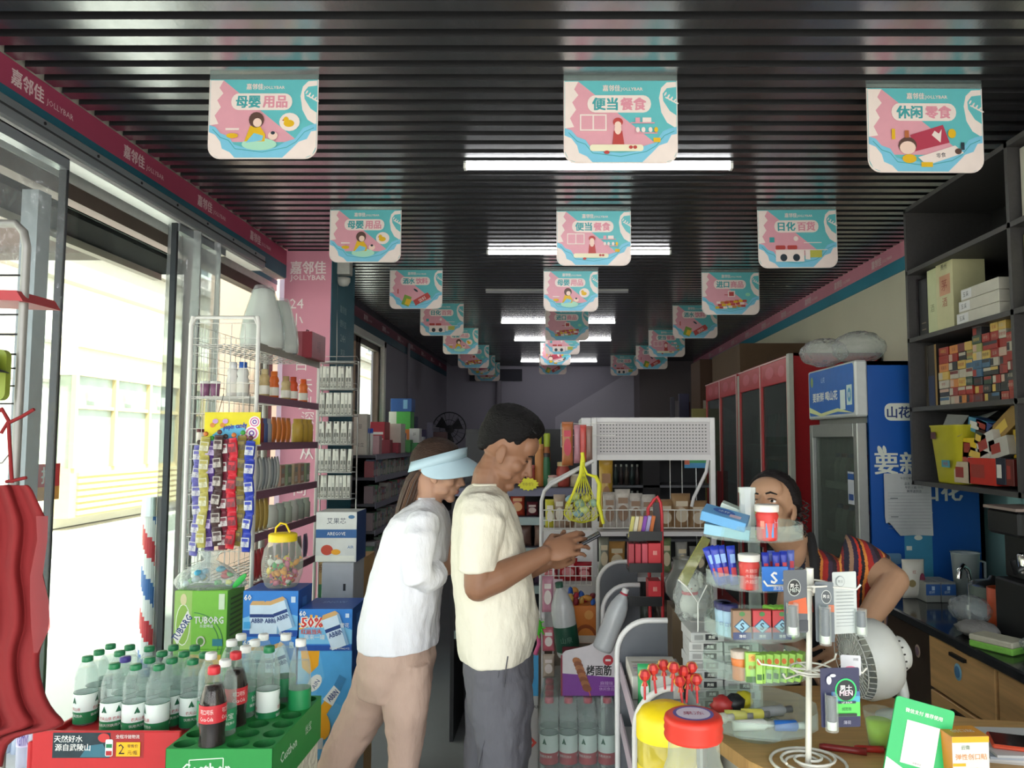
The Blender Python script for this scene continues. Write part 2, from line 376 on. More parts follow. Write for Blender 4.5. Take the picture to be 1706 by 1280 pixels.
# dome camera and cable on the pillar
dc = thing('security_camera', 'small white dome camera under the ceiling beside the pink pillar', 'camera', (-1.46, 5.2, 2.69)); MB().lathe([(0, -.05), (.03, -.042), (.045, -.015), (.045, .01), (0, .012)], mat('#c8c8c2', .3, var=.02), 20).build('dome', dc)
MB().tube([(-.036, -.02, .1), (-.038, -.02, -.2), (-.03, -.02, -.5), (-.04, -.02, -.72)], .004, mat('#c8c8c2', .5), 6).build('cable', dc); MB().box(-.05, .05, -.04, .04, .03, .165, mat('#c8c8c2', .5), .004).build('bracket', dc)
tb = MB(); D = Decal(tb, (-1.494, 5.07, 0), (0, 1, 0), (0, 0, 1)); LT2 = mat('#8fb0b8', .6, var=0)
for k in range(7): D.text(('嘉邻佳', '便利店', '24H', '欢迎', '光临', '微笑', '服务')[k], .26, 2.5-.1*k, .05, LT2)
tb.build('lettering', pl)
# ================================================================ outside the glass
gnd = struct(MB().box(-40, -1.93, -15, 60, -.25, -.02, mat('#cfcbc2', .9, var=.04, scale=1)).box(-40, 6, -15, -1.0, -.25, -.02, mat('#cfcbc2', .9, var=.04, scale=1)).build('ground'))
MB().box(-8.2, -6.2, -10, 50, -.02, .0, mat('#8f9488', .9)).build('asphalt_strip', gnd)
MB().box(-6.25, -6.1, -10, 50, -.02, .12, mat('#d8d6cf', .8)).build('kerb', gnd)
bd = thing('building', 'pale shop building across the street seen through the glass front', 'building', (-9, 13, 0))
WH = mat('#f3efe2', .8, var=.02, scale=1); GB = mat('#a79f94', .8, var=.03, scale=1); SH = mat('#d9c08d', .7, var=.04)
MB().box(-6, 0, -14, 32, 0, 4.45, WH).build('wall', bd)
MB().box(-6, .25, -14, 32, 4.45, 5.1, mat('#b9aea0', .8)).build('fascia', bd)
MB().box(-6, .4, -14, 32, 5.1, 5.25, mat('#8d857c', .8)).build('cornice', bd)
MB().box(-6, -.6, -14, 32, 5.25, 11, mat('#e2d3cc', .8)).build('upper_wall', bd)
wm = MB().box(-.02, .03, 0, 1.6, 0, 1.5, mat('#5c6468', .25)).mesh('window'); fm = MB().box(-.03, .08, -.08, 1.68, -.08, 0, WHITE).box(-.03, .08, -.08, 0, 0, 1.5, WHITE).box(-.03, .08, 1.6, 1.68, 0, 1.5, WHITE).box(-.03, .08, -.08, 1.68, 1.5, 1.58, WHITE).box(-.02, .06, .78, .82, 0, 1.5, WHITE).mesh('window_frame')
for k in range(14):
    for z in (6.0, 8.6):
        p = link('window', wm, bd, (-.58, -13+3.2*k, z)); link('window_frame', fm, p)
# the protruding glazed bay with louvres
MB().box(0, .5, .7, 16, 3.25, 3.42, mat('#cfc6a8', .7)).box(0, .42, .7, 16, 2.75, 3.25, mat('#e0d3b4', .7)).build('bay_canopy', bd)
MB().box(0, .38, .7, 16, .2, 1.08, SH).build('bay_base', bd)
lv = MB().box(.38, .42, 0, 14.9, 0, .07, mat('#e2cf9c', .6)).mesh('louvre')
for k in range(7): link('louvre', lv, bd, (0, .9, .24+.115*k))
gm = MB().box(.1, .34, 0, 1.2, 1.08, 2.75, mat('#9fa79a', .15, var=.25, scale=1.5)).mesh('shop_window'); pm = MB().box(.34, .42, 0, .09, 1.08, 2.75, SH).mesh('shop_post'); tm = MB().box(.34, .40, 0, 1.2, 2.15, 2.22, SH).mesh('transom')
for k in range(12):
    link('shop_window', gm, bd, (0, .75+1.25*k, 0)); link('shop_post', pm, bd, (0, .7+1.25*k, 0)); link('transom', tm, bd, (0, .75+1.25*k, 0))
mb = MB()
for k in range(12): mb.box(.43, .435, 1.1+1.25*k, 1.35+1.25*k, 2.3, 2.5, WHITE)
mb.build('notice', bd)
MB().box(0, .03, -1.6, -1.0, 2.3, 2.45, GB).box(0, .05, -9, .6, 3.3, 3.36, GB).box(0, .05, -9, .6, 2.6, 2.66, GB).build('wall_moulding', bd)
# the shop's own awning and porch beam
aw = thing('awning', 'black awning over the pavement outside the glass shop front', 'awning', (-2.3, 0, 0))
MB().box(-.25, .0, -1, 4.9, 2.66, 2.82, mat('#0b0b0c', .95, spec=.1)).build('valance', aw)
MB().box(-.5, .3, -1, 4.9, 2.83, 2.9, mat('#7a6c62', .8)).build('soffit', aw)
MB().box(-.30, -.25, -1, 4.9, 2.62, 2.66, GB).build('awning_rail', aw)
pb = thing('porch_beam', 'brown porch beam crossing above the pavement behind the plastic curtains', 'beam', (-3.4, 4.9, 2.80))
MB().box(-2.5, 1.45, 0, .2, .04, .2, mat('#5a4c44', .8, spec=.2)).build('beam', pb); MB().box(-2.5, 1.45, -.01, .2, .0, .045, mat('#4a3e36', .7)).build('beam_lip', pb)
sw = thing('side_wall', 'tan rendered side wall outside, behind the tall white pots', 'wall', (-3.3, 6.2, 0))
MB().box(.48, 1.35, 0, .2, 0, 3.6, mat('#d9b9a3', .8, var=.04, scale=2)).build('render_face', sw)
# barber pole
q = atx(249, 1000, -2.12)
bp = thing('barber_pole', 'striped red, white and blue barber pole on the pavement beyond the curtain', 'pole', (q.x, q.y, 0))
n = 24; V = []; Fc = []; N = 40
for i in range(N+1):
    for k in range(n): V.append((.045*cos(2*pi*k/n), .045*sin(2*pi*k/n), .35+.85*i/N))
bpm = MB(); cols = [mat('#d8d8d8', .3), mat('#c02030', .3), mat('#d8d8d8', .3), mat('#2a62a8', .3)]
for i in range(N):
    for k in range(n): bpm.add([V[i*n+k], V[i*n+(k+1) % n], V[(i+1)*n+(k+1) % n], V[(i+1)*n+k]], [(0, 1, 2, 3)], cols[int(((i*1.2+k)/6)) % 4], True)
bpm.build('striped_cylinder', bp); MB().cyl((0, 0, 1.2), (0, 0, 1.3), .055, .05, STEEL, 20).build('cap', bp); MB().cyl((0, 0, 0), (0, 0, .35), .06, .055, STEEL, 20).build('base', bp)
# red push sticker on the outer door leaf
dl = struct(MB().box(-1.93, -1.87, 2.72, 2.79, 0, 2.5, mat('#8b9296', .4, .5)).build('door_1'))
MB().box(-1.905, -1.9, 2.79, 3.9, .1, 2.5, film('#3c4446', .96, .02)).build('door_pane', dl)
st = MB(); D = Decal(st, (-1.895, 2.80, at(84, 835, 2.85).z), (0, 1, 0), (0, 0, 1)); D.n = Vector((1, 0, 0))
D.rect(0, 0, .15, .135, mat('#cf3a3c', .5)); D.rect(.0, 0, .15, .05, mat('#e0a050', .5, var=.2)); D.text('推', .075, .093, .06, WHITE, bold=.02)
st.build('push_sticker', dl)
# ================================================================ goods builders
PET = film('#dce4e2', .89, .04, bump=.12, bscale=60, tint='#f8fbfa'); PETC = film('#6a6a6a', .93, .04, tint='#f8f6f4'); CLEAR = film('#f2f5f4', .82, .04); JAR = film('#e8ece6', .85, .05, tint='#eef2ea')
BAGF = film('#e6e8ea', .74, .12, bump=.6, bscale=38)
GRN = mat('#1d7a4a', .4, var=.05); LBW = mat('#dfe9e4', .45, var=.02); DGR = mat('#0f5a3c', .5, var=0); LRED = mat('#b0262c', .5, var=0)
def m_(c, r=.45): return mat(c, r, var=.05, scale=25)
def bottle_parts(kind):
    """(name, mesh) list of a half litre bottle, standing on z = 0"""
    out = []; R = .0315
    if kind in ('nf', 'cb', 'red'):
        prof = [(0, .002), (R*.8, 0), (R, .006), (R, .10)]
        for k in range(5): z = .105+k*.009; prof += [(R, z), (R*.965, z+.0045)]
        prof += [(R, .152), (R*.93, .170), (R*.72, .186), (.0165, .200), (.0125, .206), (.0125, .214)]
        b = MB().lathe(prof, PET, 18); out.append(('bottle_body', b.mesh()))
        wt = MB().lathe([(0, .004), (R*.93, .004), (R*.93, .15), (R*.84, .168), (R*.62, .182), (0, .182)], film('#dce6e4', .94, .02, tint='#f6faf8'), 14); out.append(('water', wt.mesh()))
        cap = {'nf': GRN, 'cb': WHITE, 'red': m_('#c8384a')}[kind]
        c = MB().lathe([(.0145, .203), (.0155, .205), (.0152, .218), (.0135, .2205), (0, .2205)], cap, 14); out.append(('cap', c.mesh()))
        l = MB(); rl = R+.0006
        if kind == 'cb':
            l.lathe([(rl, .045), (rl, .098)], mat('#2f8a5c', .45, var=.05), 18); ctext(l, '怡宝', rl+.0008, .08, .016, WHITE, -pi/2, bold=.018)
            ctext(l, '饮用纯净水', rl+.0008, .062, .008, WHITE, -pi/2); ctext(l, "C'estbon", rl+.0008, .080, .011, WHITE, .2)
        else:
            lo = GRN if kind == 'nf' else m_('#b5323a')
            l.lathe([(rl, .008), (rl, .046)], lo, 18); l.lathe([(rl, .046), (rl, .103)], LBW, 18); l.lathe([(rl+.0003, .103), (rl+.0003, .105)], DGR, 18)
            for a in (-pi/2-.5, -pi/2+1.6, 1.2):
                rr = rl+.0008; l.add([(rr*cos(a-.25), rr*sin(a-.25), .074), (rr*cos(a+.25), rr*sin(a+.25), .074), (rr*cos(a), rr*sin(a), .095)], [(0, 1, 2)], DGR)
                ctext(l, '农夫山泉', rr, .056, .011, LRED if kind == 'nf' else WHITE, a+.1, w=.036, bold=.018); ctext(l, '饮用天然水', rr, .035, .009, WHITE, a+.1)
        out.append(('label', l.mesh()))
    elif kind == 'cola':
        R = .0325
        b = MB().lathe([(0, .004), (R*.75, 0), (R*.95, .008), (R, .03), (R*.93, .06), (R, .085), (R, .125), (R*.97, .14), (R*.8, .165), (R*.5, .19), (.0125, .205), (.0125, .214)], PETC, 20); out.append(('bottle_body', b.mesh()))
        d = MB().lathe([(0, .003), (R*.74, .003), (R*.94, .009), (R*.985, .03), (R*.92, .06), (R*.985, .085), (R*.985, .125), (R*.95, .14), (R*.78, .163), (R*.62, .176), (0, .176)], mat('#1a0d0a', .12, var=0, coat=.5), 20); out.append(('cola', d.mesh()))
        out.append(('cap', MB().lathe([(.0145, .203), (.0155, .205), (.0152, .220), (.0135, .2225), (0, .2225)], m_('#cf2b35'), 14).mesh()))
        l = MB().lathe([(R+.0008, .088), (R+.0008, .132)], m_('#c62a34'), 20)
        for a in (-pi/2-.35, -pi/2+1.3, .9): ctext(l, '可口可乐', R+.0016, .117, .012, WHITE, a, w=.034, bold=.018); ctext(l, 'Coca-Cola', R+.0016, .100, .010, WHITE, a, w=.034)
        out.append(('label', l.mesh()))
    elif kind == 'soda':
        out.append(('bottle_body', MB().lathe([(0, .002), (R*.8, 0), (R, .006), (R, .11), (R*.93, .15), (R*.7, .178), (.0165, .2), (.0125, .206), (.0125, .214)], PET, 18).mesh()))
        out.append(('water', MB().lathe([(0, .004), (R*.93, .004), (R*.93, .13), (R*.8, .16), (0, .16)], film('#dce6e4', .94, .02, tint='#f6faf8'), 14).mesh()))
        out.append(('cap', MB().lathe([(.0145, .203), (.0155, .205), (.0152, .222), (0, .224)], WHITE, 14).mesh()))
        l = MB().lathe([(R+.0008, .012), (R+.0008, .085)], m_('#1f8a4f'), 18)
        for k in range(7): a = -pi/2-.5+.2*k; l.ell(((R+.0008)*cos(a), (R+.0008)*sin(a), .035+.006*(k % 3)), (.007, .007, .008), m_('#c22c2a'), 8, 6)
        ctext(l, '雪碧', R+.0016, .070, .012, WHITE, -pi/2, bold=.02); out.append(('label', l.mesh()))
    return out
BP = {}
def put_bottle(kind, loc, label, group, rz=0, rot=None, name='water_bottle'):
    if kind not in BP: BP[kind] = bottle_parts(kind)
    o = thing(name, label, 'bottle', loc, rz, group, rot)
    for n, m in BP[kind]: link(n, m, o)
    return o
def relax(P, d, it=60):
    P = [list(p) for p in P]
    for _ in range(it):
        for i in range(len(P)):
            for j in range(i):
                dx, dy = P[i][0]-P[j][0], P[i][1]-P[j][1]; l = sqrt(dx*dx+dy*dy) or 1e-6
                if l < d: k = (d-l)/2/l; P[i][0] += dx*k; P[i][1] += dy*k; P[j][0] -= dx*k; P[j][1] -= dy*k
    return P
def carton(name, label, x0, x1, y0, y1, z0, z1, m, cat='box', group=None, front=None, top=None, side=None, c=.002, rz=0, sd=1, tape=False):
    """cardboard carton; front(D, w, h), top(D, w, d), side(D, d, h) print on its faces"""
    cx, cy = (x0+x1)/2, (y0+y1)/2; w, d, h = x1-x0, y1-y0, z1-z0
    o = thing(name, label, cat, (cx, cy, z0), rz, group)
    MB().box(-w/2, w/2, -d/2, d/2, 0, h, m, c).build('carton_body', o)
    pr = MB()
    if front: front(Decal(pr, (-w/2, -d/2, 0), (1, 0, 0), (0, 0, 1)), w, h)
    if top: top(Decal(pr, (-w/2, -d/2, h), (1, 0, 0), (0, 1, 0)), w, d)
    if side:
        if sd > 0: side(Decal(pr, (w/2, -d/2, 0), (0, 1, 0), (0, 0, 1)), d, h)
        else: side(Decal(pr, (-w/2, d/2, 0), (0, -1, 0), (0, 0, 1)), d, h)
    if pr.v: pr.build('print', o)
    if tape: MB().box(-.02, .02, -d/2-.001, d/2+.001, h, h+.001, m_('#b9a67c')).build('tape', o)
    return o
def pouch(mb, w, h, t, m, z0=0, n=8):
    """flat crimped bag standing up, centred on x"""
    rings = []
    for j in range(n+1):
        v = j/n; k = sin(pi*min(1, max(0, (v*1.0))))**.5 if 0 < v < 1 else .02
        ww = w/2*(1-.06*sin(pi*v)); rings.append([(ww*cos(a)*1.0, t/2*k*sin(a), z0+h*v) for a in [2*pi*i/14 for i in range(14)]])
    return mb.loft(rings, m)
# ================================================================ hanging category signs
sT = mat('#63bcc2', .45, var=.02); sP = mat('#dfa0ae', .45, var=.02); sW = mat('#efe0da', .45, var=.02); sB = mat('#7cc4e0', .45, var=.02); sG = mat('#3f9fa4', .5, var=0)
sR = mat('#b8433f', .5, var=0); sY = mat('#e2b51f', .5, var=0); sN = mat('#5a4038', .5, var=0); sK = mat('#23303c', .5, var=0); sSk = mat('#f1d3c4', .5, var=0); sGr = mat('#5c9a4a', .5, var=0)
WORDS = {'baby': ('母婴', '用品'), 'chef': ('便当', '餐食'), 'snack': ('休闲', '零食'), 'laundry': ('日化', '百货'), 'import': ('进口', '商品'), 'drink': ('酒水', '饮料')}
def sign_mesh(kind):
    W, H = .2025, .285; mb = MB(); D = Decal(mb, (0, -.0012, 0), (1, 0, 0), (0, 0, 1), .0002)
    out = [(W, 0), (-W, 0)]+[(-W+.045-.045*cos(a), -H+.045-.045*sin(a)) for a in [radians(15*k) for k in range(7)]]+[(W-.045+.045*sin(a), -H+.045-.045*cos(a)) for a in [radians(15*k) for k in range(7)]]
    D.poly(out, sW); q = [(x*.985, -.003+(y+.003)*.985) for x, y in out]
    D.poly([p for p in q], sT)
    D.poly([(-.198, -.003), (-.15, -.003), (.135, -.225), (-.198, -.225)], sP)
    D.poly([(-.198, -.003), (-.150, -.003), (-.165, -.03), (-.15, -.05), (-.172, -.075), (-.158, -.10), (-.18, -.13), (-.165, -.16), (-.198, -.165)], sW)
    # light arc with leaf at the upper right
    arc = [(.198-.055-.012*0+.055*cos(a)*1.0, -.085+.08*sin(a)) for a in [radians(90+12*k) for k in range(16)]]
    D.poly([(.198, -.004), (.165, -.006), (.145, -.025), (.137, -.06), (.145, -.11), (.165, -.145), (.198, -.165)], sW)
    D.poly([(.198, -.022), (.165, -.026), (.150, -.045), (.152, -.07), (.175, -.105), (.198, -.12)], sT)
    for k in range(4): D.ell(.160+.011*k, -.046-.008*k, .008, .003, sW, 8, 1.0); D.ell(.166+.011*k, -.060-.006*k, .008, .003, sW, 8, -.3)
    # waves and clouds along the foot
    wave = [(-.198, -.165), (-.175, -.172), (-.155, -.195), (-.125, -.205), (-.105, -.235), (-.07, -.245), (0, -.25), (.05, -.245), (.085, -.225), (.12, -.215), (.15, -.175), (.175, -.165), (.198, -.16)]
    D.poly(wave+[(.198, -.235), (.155, -.281), (-.155, -.281), (-.198, -.235)], sB)
    wv = [(-.185, -.18), (-.155, -.21), (-.125, -.22), (-.1, -.25), (0, -.262), (.09, -.245), (.125, -.225), (.155, -.19), (.19, -.175)]
    for a, b in zip(wv, wv[1:]):
        dx, dy = b[0]-a[0], b[1]-a[1]; l = sqrt(dx*dx+dy*dy); nx, ny = -dy/l*.0012, dx/l*.0012
        mb.add([D.P(a[0]+nx, a[1]+ny), D.P(b[0]+nx, b[1]+ny), D.P(b[0]-nx, b[1]-ny), D.P(a[0]-nx, a[1]-ny)], [(0, 3, 2, 1)], sG)
    D.k += 1
    D.poly([(-.1995, -.19), (-.175, -.2), (-.155, -.225), (-.148, -.25), (-.12, -.262), (-.10, -.2825), (-.157, -.2825), (-.185, -.272), (-.1995, -.243)], sW)
    D.poly([(.1995, -.185), (.18, -.188), (.165, -.215), (.135, -.225), (.11, -.25), (.075, -.2825), (.157, -.2825), (.185, -.272), (.1995, -.243)], sW)
    D.text('嘉邻佳', -.032, -.027, .021, sW, w=.062, bold=.018); D.text('JOLLYBAR', .04, -.032, .014, sW, w=.078, bold=.01)
    D.rect(-.118, -.112, .108, -.052, sW, .028)
    a, b = WORDS[kind]; D.text(a, -.055, -.082, .042, sG, w=.088, bold=.03); D.text(b, .045, -.082, .042, mat('#dd93a4', .5, var=0), w=.088, bold=.03)
    if kind == 'baby':
        D.ell(.1, -.155, .038, .033, sW); D.ell(.098, -.16, .02, .013, sY); D.ell(.087, -.146, .010, .010, sY); D.poly([(.078, -.145), (.072, -.15), (.079, -.152)], sR)
        D.ell(-.01, -.235, .065, .022, mat('#a9dcc4', .5, var=0)); D.poly([(-.065, -.225), (-.045, -.17), (-.01, -.168), (.012, -.2), (.01, -.225)], sY); D.poly([(-.06, -.23), (-.03, -.195), (.005, -.205), (0, -.222)], sB)
        D.ell(-.022, -.148, .028, .028, sN); D.ell(-.018, -.158, .016, .016, sSk); D.ell(.04, -.205, .018, .015, sSk); D.ell(.04, -.195, .008, .006, sK)
        D.rect(-.135, -.185, -.085, -.178, sW); D.ell(-.11, -.205, .022, .009, sY)
    elif kind == 'chef':
        D.rect(-.145, -.175, -.05, -.118, sW); D.rect(-.14, -.170, -.1, -.123, sP); D.rect(-.095, -.170, -.055, -.123, sP)
        D.rect(-.11, -.245, .08, -.222, mat('#ece6c8', .5, var=0), .01); D.poly([(-.03, -.222), (-.025, -.175), (.005, -.175), (.012, -.222)], sR); D.ell(-.01, -.17, .012, .018, sSk)
        D.ell(-.01, -.145, .018, .015, sR); D.ell(-.01, -.155, .012, .012, sSk); D.rect(.035, -.15, .12, -.146, sP); D.rect(.05, -.185, .13, -.181, sP)
        for x, c in ((.06, sP), (.085, sW), (.1, sW)): D.rect(x-.008, -.146, x+.008, -.13, c)
        for x, c in ((.06, sW), (.08, sW), (.105, sW), (.125, sY)): D.ell(x, -.172, .007, .009, c)
        for x in (.035, .05): D.ell(x, -.232, .007, .006, sR)
        D.rect(.115, -.215, .14, -.2, sY); D.ell(-.05, -.25, .01, .006, sR)
    elif kind == 'snack':
        D.poly([(-.04, -.215), (-.055, -.16), (.06, -.125), (.082, -.185)], mat('#b23a52', .5, var=0)); D.poly([(.02, -.16), (.03, -.145), (.045, -.155), (.055, -.14), (.05, -.185)], sW)
        D.ell(-.065, -.195, .032, .028, sN); D.ell(-.065, -.203, .028, .022, sSk); D.ell(-.06, -.24, .025, .015, sY)
        D.poly([(-.03, -.235), (.1, -.195), (.13, -.22), (0, -.262)], sW); D.text('零食', .05, -.228, .016, sK, a=.15)
        D.rect(-.12, -.175, -.108, -.14, sY); D.rect(-.075, -.17, -.06, -.145, mat('#b5673c', .5, var=0)); D.ell(.09, -.155, .014, .016, sY); D.rect(.12, -.21, .132, -.185, sK); D.ell(.11, -.215, .012, .01, sN); D.rect(-.02, -.268, .02, -.252, sY)
    elif kind == 'laundry':
        D.ell(-.01, -.142, .012, .012, sW); D.rect(-.145, -.16, -.12, -.135, sG)
        for x in (-.09, -.03): D.rect(x-.025, -.195, x+.025, -.175, sR, .006)
        D.rect(-.12, -.2, .15, -.196, sW); D.rect(-.115, -.255, .03, -.2, sW)
        for x in (-.075, -.01): D.ell(x, -.235, .018, .018, sK)
        D.rect(.035, -.245, .06, -.2, sW); D.rect(.06, -.235, .12, -.2, mat('#b8b850', .5, var=0)); D.rect(.03, -.165, .12, -.161, sW)
    elif kind == 'import':
        D.rect(-.045, -.155, .01, -.15, sR); D.rect(-.02, -.165, .03, -.125, sW); D.rect(-.012, -.16, .022, -.132, sR); D.ell(.12, -.15, .018, .012, mat('#8ed4b4', .5, var=0))
        for k in range(22): D.rect(-.11+.2*((k*37) % 22)/22, -.245+.05*((k*17) % 9)/9, -.08+.2*((k*37) % 22)/22, -.23+.05*((k*17) % 9)/9, (sY, sR, mat('#c98a45', .5, var=0), sW, sR)[k % 5], .004)
    else:
        D.poly([(-.11, -.25), (-.085, -.18), (-.03, -.2), (-.055, -.27)], mat('#7da03a', .5, var=0)); D.poly([(-.085, -.25), (-.07, -.21), (-.03, -.22), (-.05, -.262)], sY)
        D.poly([(.0, -.262), (-.02, -.225), (.09, -.165), (.115, -.195), (.1, -.21)], sR); D.text('饮料', .05, -.215, .028, sW, a=.5)
        D.ell(.0, -.15, .02, .007, sK, 10, -.6); D.rect(-.14, -.175, -.132, -.14, sR)
    return mb.mesh('printed_face')
SG = {k: sign_mesh(k) for k in WORDS}
bdm = MB(); W, H = .2025, .285
pr = [(W, 0), (-W, 0)]+[(-W+.045-.045*cos(a), -H+.045-.045*sin(a)) for a in [radians(15*k) for k in range(7)]]+[(W-.045+.045*sin(a), -H+.045-.045*cos(a)) for a in [radians(15*k) for k in range(7)]]
bdm.prism(pr, sW, (0, -.001, 0), (1, 0, 0), (0, 0, 1), .002); bdm = bdm.mesh('board')
clp = MB().box(-.2025, .2025, -.0005, .0005, 0, .03, film('#cfe0e0', .85, .1)).mesh('clear_hanger')
PIC = {'baby': 'mother bathing a baby and a yellow duck', 'chef': 'cook in a red hat', 'snack': 'child with big red snack bag', 'laundry': 'washing machines', 'import': 'heap of packaged food', 'drink': 'green and red drink cans'}
def sign(x0, x1, py, kind, label, tilt=0):
    c = atz((x0+x1)/2, py, 2.832); z = 2.832; sc_ = (x1-x0)*c.y/F/.405
    o = thing('hanging_sign', label, 'sign', (c.x, c.y, z), 0, 'category signs hung from the slatted ceiling', rot=(0, tilt, 0)); o.scale = (sc_, 1, sc_*1.06)
    link('board', bdm, o); link('printed_face', SG[kind], o); link('clear_hanger', clp, o)
for a in ((347, 534, 133, 'baby', 'large nearby sign above the glass front, {}'), (936, 1131, 135, 'chef', 'largest middle sign before the first tube light, {}'),
          (1440, 1638, 148, 'snack', 'large nearby sign above the black wall shelves, {}', .006), (549, 670, 350, 'baby', 'sign beside the top of the pink pillar, {}'),
          (926, 1052, 352, 'chef', 'second middle sign, in front of the second tube light, {}'), (1260, 1394, 350, 'laundry', 'second sign of the right row, {}', -.01),
          (649, 738, 450, 'drink', 'third sign of the row nearest the windows, {}'), (905, 997, 452, 'baby', 'third sign of the middle row, {}'),
          (1168, 1265, 454, 'import', 'third sign of the right row, {}'), (700, 773, 506, 'laundry', 'fourth sign of the window row, {}'),
          (908, 981, 514, 'import', 'fourth sign of the middle row, {}'), (1120, 1195, 509, 'drink', 'fourth sign of the right row, {}'),
          (738, 797, 547, 'baby', 'fifth sign of the window row, {}'), (908, 966, 548, 'laundry', 'fifth sign of the middle row, {}'), (1080, 1141, 550, 'chef', 'fifth sign of the right row, {}'),
          (763, 815, 575, 'import', 'sixth sign of the window row, {}'), (900, 951, 571, 'snack', 'sixth sign of the middle row, {}'), (1059, 1112, 576, 'drink', 'sixth sign of the right row, {}'),
          (780, 825, 592, 'snack', 'seventh sign of the window row, {}'), (898, 944, 590, 'drink', 'seventh and lowest seen sign of the middle row, {}'), (1017, 1063, 592, 'laundry', 'seventh sign of the right row, {}'),
          (791, 833, 604, 'chef', 'farthest sign of the window row, {}')):
    sign(a[0], a[1], a[2], a[3], a[4].format(PIC[a[3]]), a[5] if len(a) > 5 else 0)
# ================================================================ drinks in the left foreground
# supports
carton('carton', 'white water carton on the floor carrying the red bottle tray', -1.405, -1.02, 2.15, 2.47, 0, .714, m_('#d9ded6', .6), 'box', front=lambda D, w, h: (D.text("C'estbon", w*.45, h-.035, .035, m_('#2a6b4c'), a=.04),))
# red tray
tr = thing('display_tray', 'red open tray with a price card in front, full of green capped water bottles', 'tray', (-1.213, 2.30, .715))
TRm = m_('#c42a2e'); mb = MB(); w, d = .40, .31
mb.box(-w/2, w/2, -d/2, d/2, 0, .012, TRm); mb.box(-w/2, w/2, -d/2-.012, -d/2, 0, .100, TRm, .003); mb.box(-w/2, w/2, d/2, d/2+.012, 0, .072, TRm, .003); mb.box(-w/2-.012, -w/2, -d/2-.012, d/2+.012, 0, .072, TRm, .003); mb.box(w/2, w/2+.012, -d/2-.012, d/2+.012, 0, .072, TRm, .003)
mb.build('tray', tr); MB().box(-w/2, w/2, -d/2, d/2, .046, .0575, TRm).build('inner_floor', tr)
pr = MB(); D = Decal(pr, (-w/2+.012, -d/2-.012, .028), (1, 0, 0), (0, 0, 1))
D.rect(.045, .003, .29, .069, mat('#20323a', .5, var=.25)); D.rect(.20, .003, .29, .069, m_('#a52a2c')); D.poly([(.12, .005), (.2, .005), (.18, .04), (.14, .035)], m_('#3b6f80'))
D.text('天然好水', .087, .053, .018, WHITE, bold=.01); D.text('源自武陵山', .10, .031, .018, WHITE, bold=.01)
D.ell(.183, .056, .016, .012, m_('#c83a3a')); D.rect(.188, .008, .208, .052, LBW, .004); D.rect(.19, .01, .206, .022, LRED); D.rect(.19, .03, .206, .04, GRN)
D.rect(.218, .008, .282, .045, m_('#f2b51c')); D.text('2', .232, .027, .026, mat('#202020', .5, var=0)); D.text('零售价', .262, .035, .009, mat('#202020', .5, var=0)); D.text('元/瓶', .262, .018, .011, mat('#202020', .5, var=0)); D.text('全程冷链物流', .248, .06, .01, WHITE)
pr.build('price_card', tr)
caps = [(142, 1091), (165, 1081), (182, 1072), (201, 1082), (214, 1074), (192, 1105), (229, 1105), (254, 1074), (252, 1095), (270, 1085), (269, 1105), (287, 1076), (288, 1095), (305, 1087), (322, 1077), (322, 1097), (338, 1088), (209, 1094)]
P = relax([(min(max(atz(px, py, .965).x, -1.38), -1.05), min(max(atz(px, py, .965).y, 2.18), 2.42)) for px, py in caps], .067)
wh = ['leftmost green capped water bottle, apart at the corner of the red tray', 'green capped water bottle behind the leftmost one in the red tray', 'green capped water bottle at the back left of the red tray', 'green capped water bottle in the middle row of the red tray, left part',
      'green capped water bottle in the back row beside the gap of the red tray', 'front row green capped water bottle above the black price card', 'front row green capped water bottle, second from the left in the red tray', 'back row green capped water bottle before the gathered curtain',
      'second row green capped water bottle behind the third front bottle', 'third row green capped water bottle in the middle of the red tray', 'front row green capped water bottle above the yellow price square', 'back row green capped water bottle right of the gathered curtain',
      'second row green capped water bottle right of the middle of the red tray', 'third row green capped water bottle near the right end of the red tray', 'back row green capped water bottle under the green beer carton', 'front right green capped water bottle beside the cola bottle', 'rearmost right green capped water bottle beside the white capped ones']
wh.append('single purple capped water bottle among the green caps of the red tray')
for i, (x, y) in enumerate(P):
    o = put_bottle('nf', (x, y, .773), wh[i], 'green capped water bottles in the red tray' if i < 17 else None, .9*i); o.scale = (1, 1, .87)
    if i == 17:
        for c in o.children:
            if c.name.startswith('cap'): c.data = MB().lathe([(.0145, .203), (.0155, .205), (.0152, .218), (.0135, .2205), (0, .2205)], m_('#43388c'), 14).mesh()
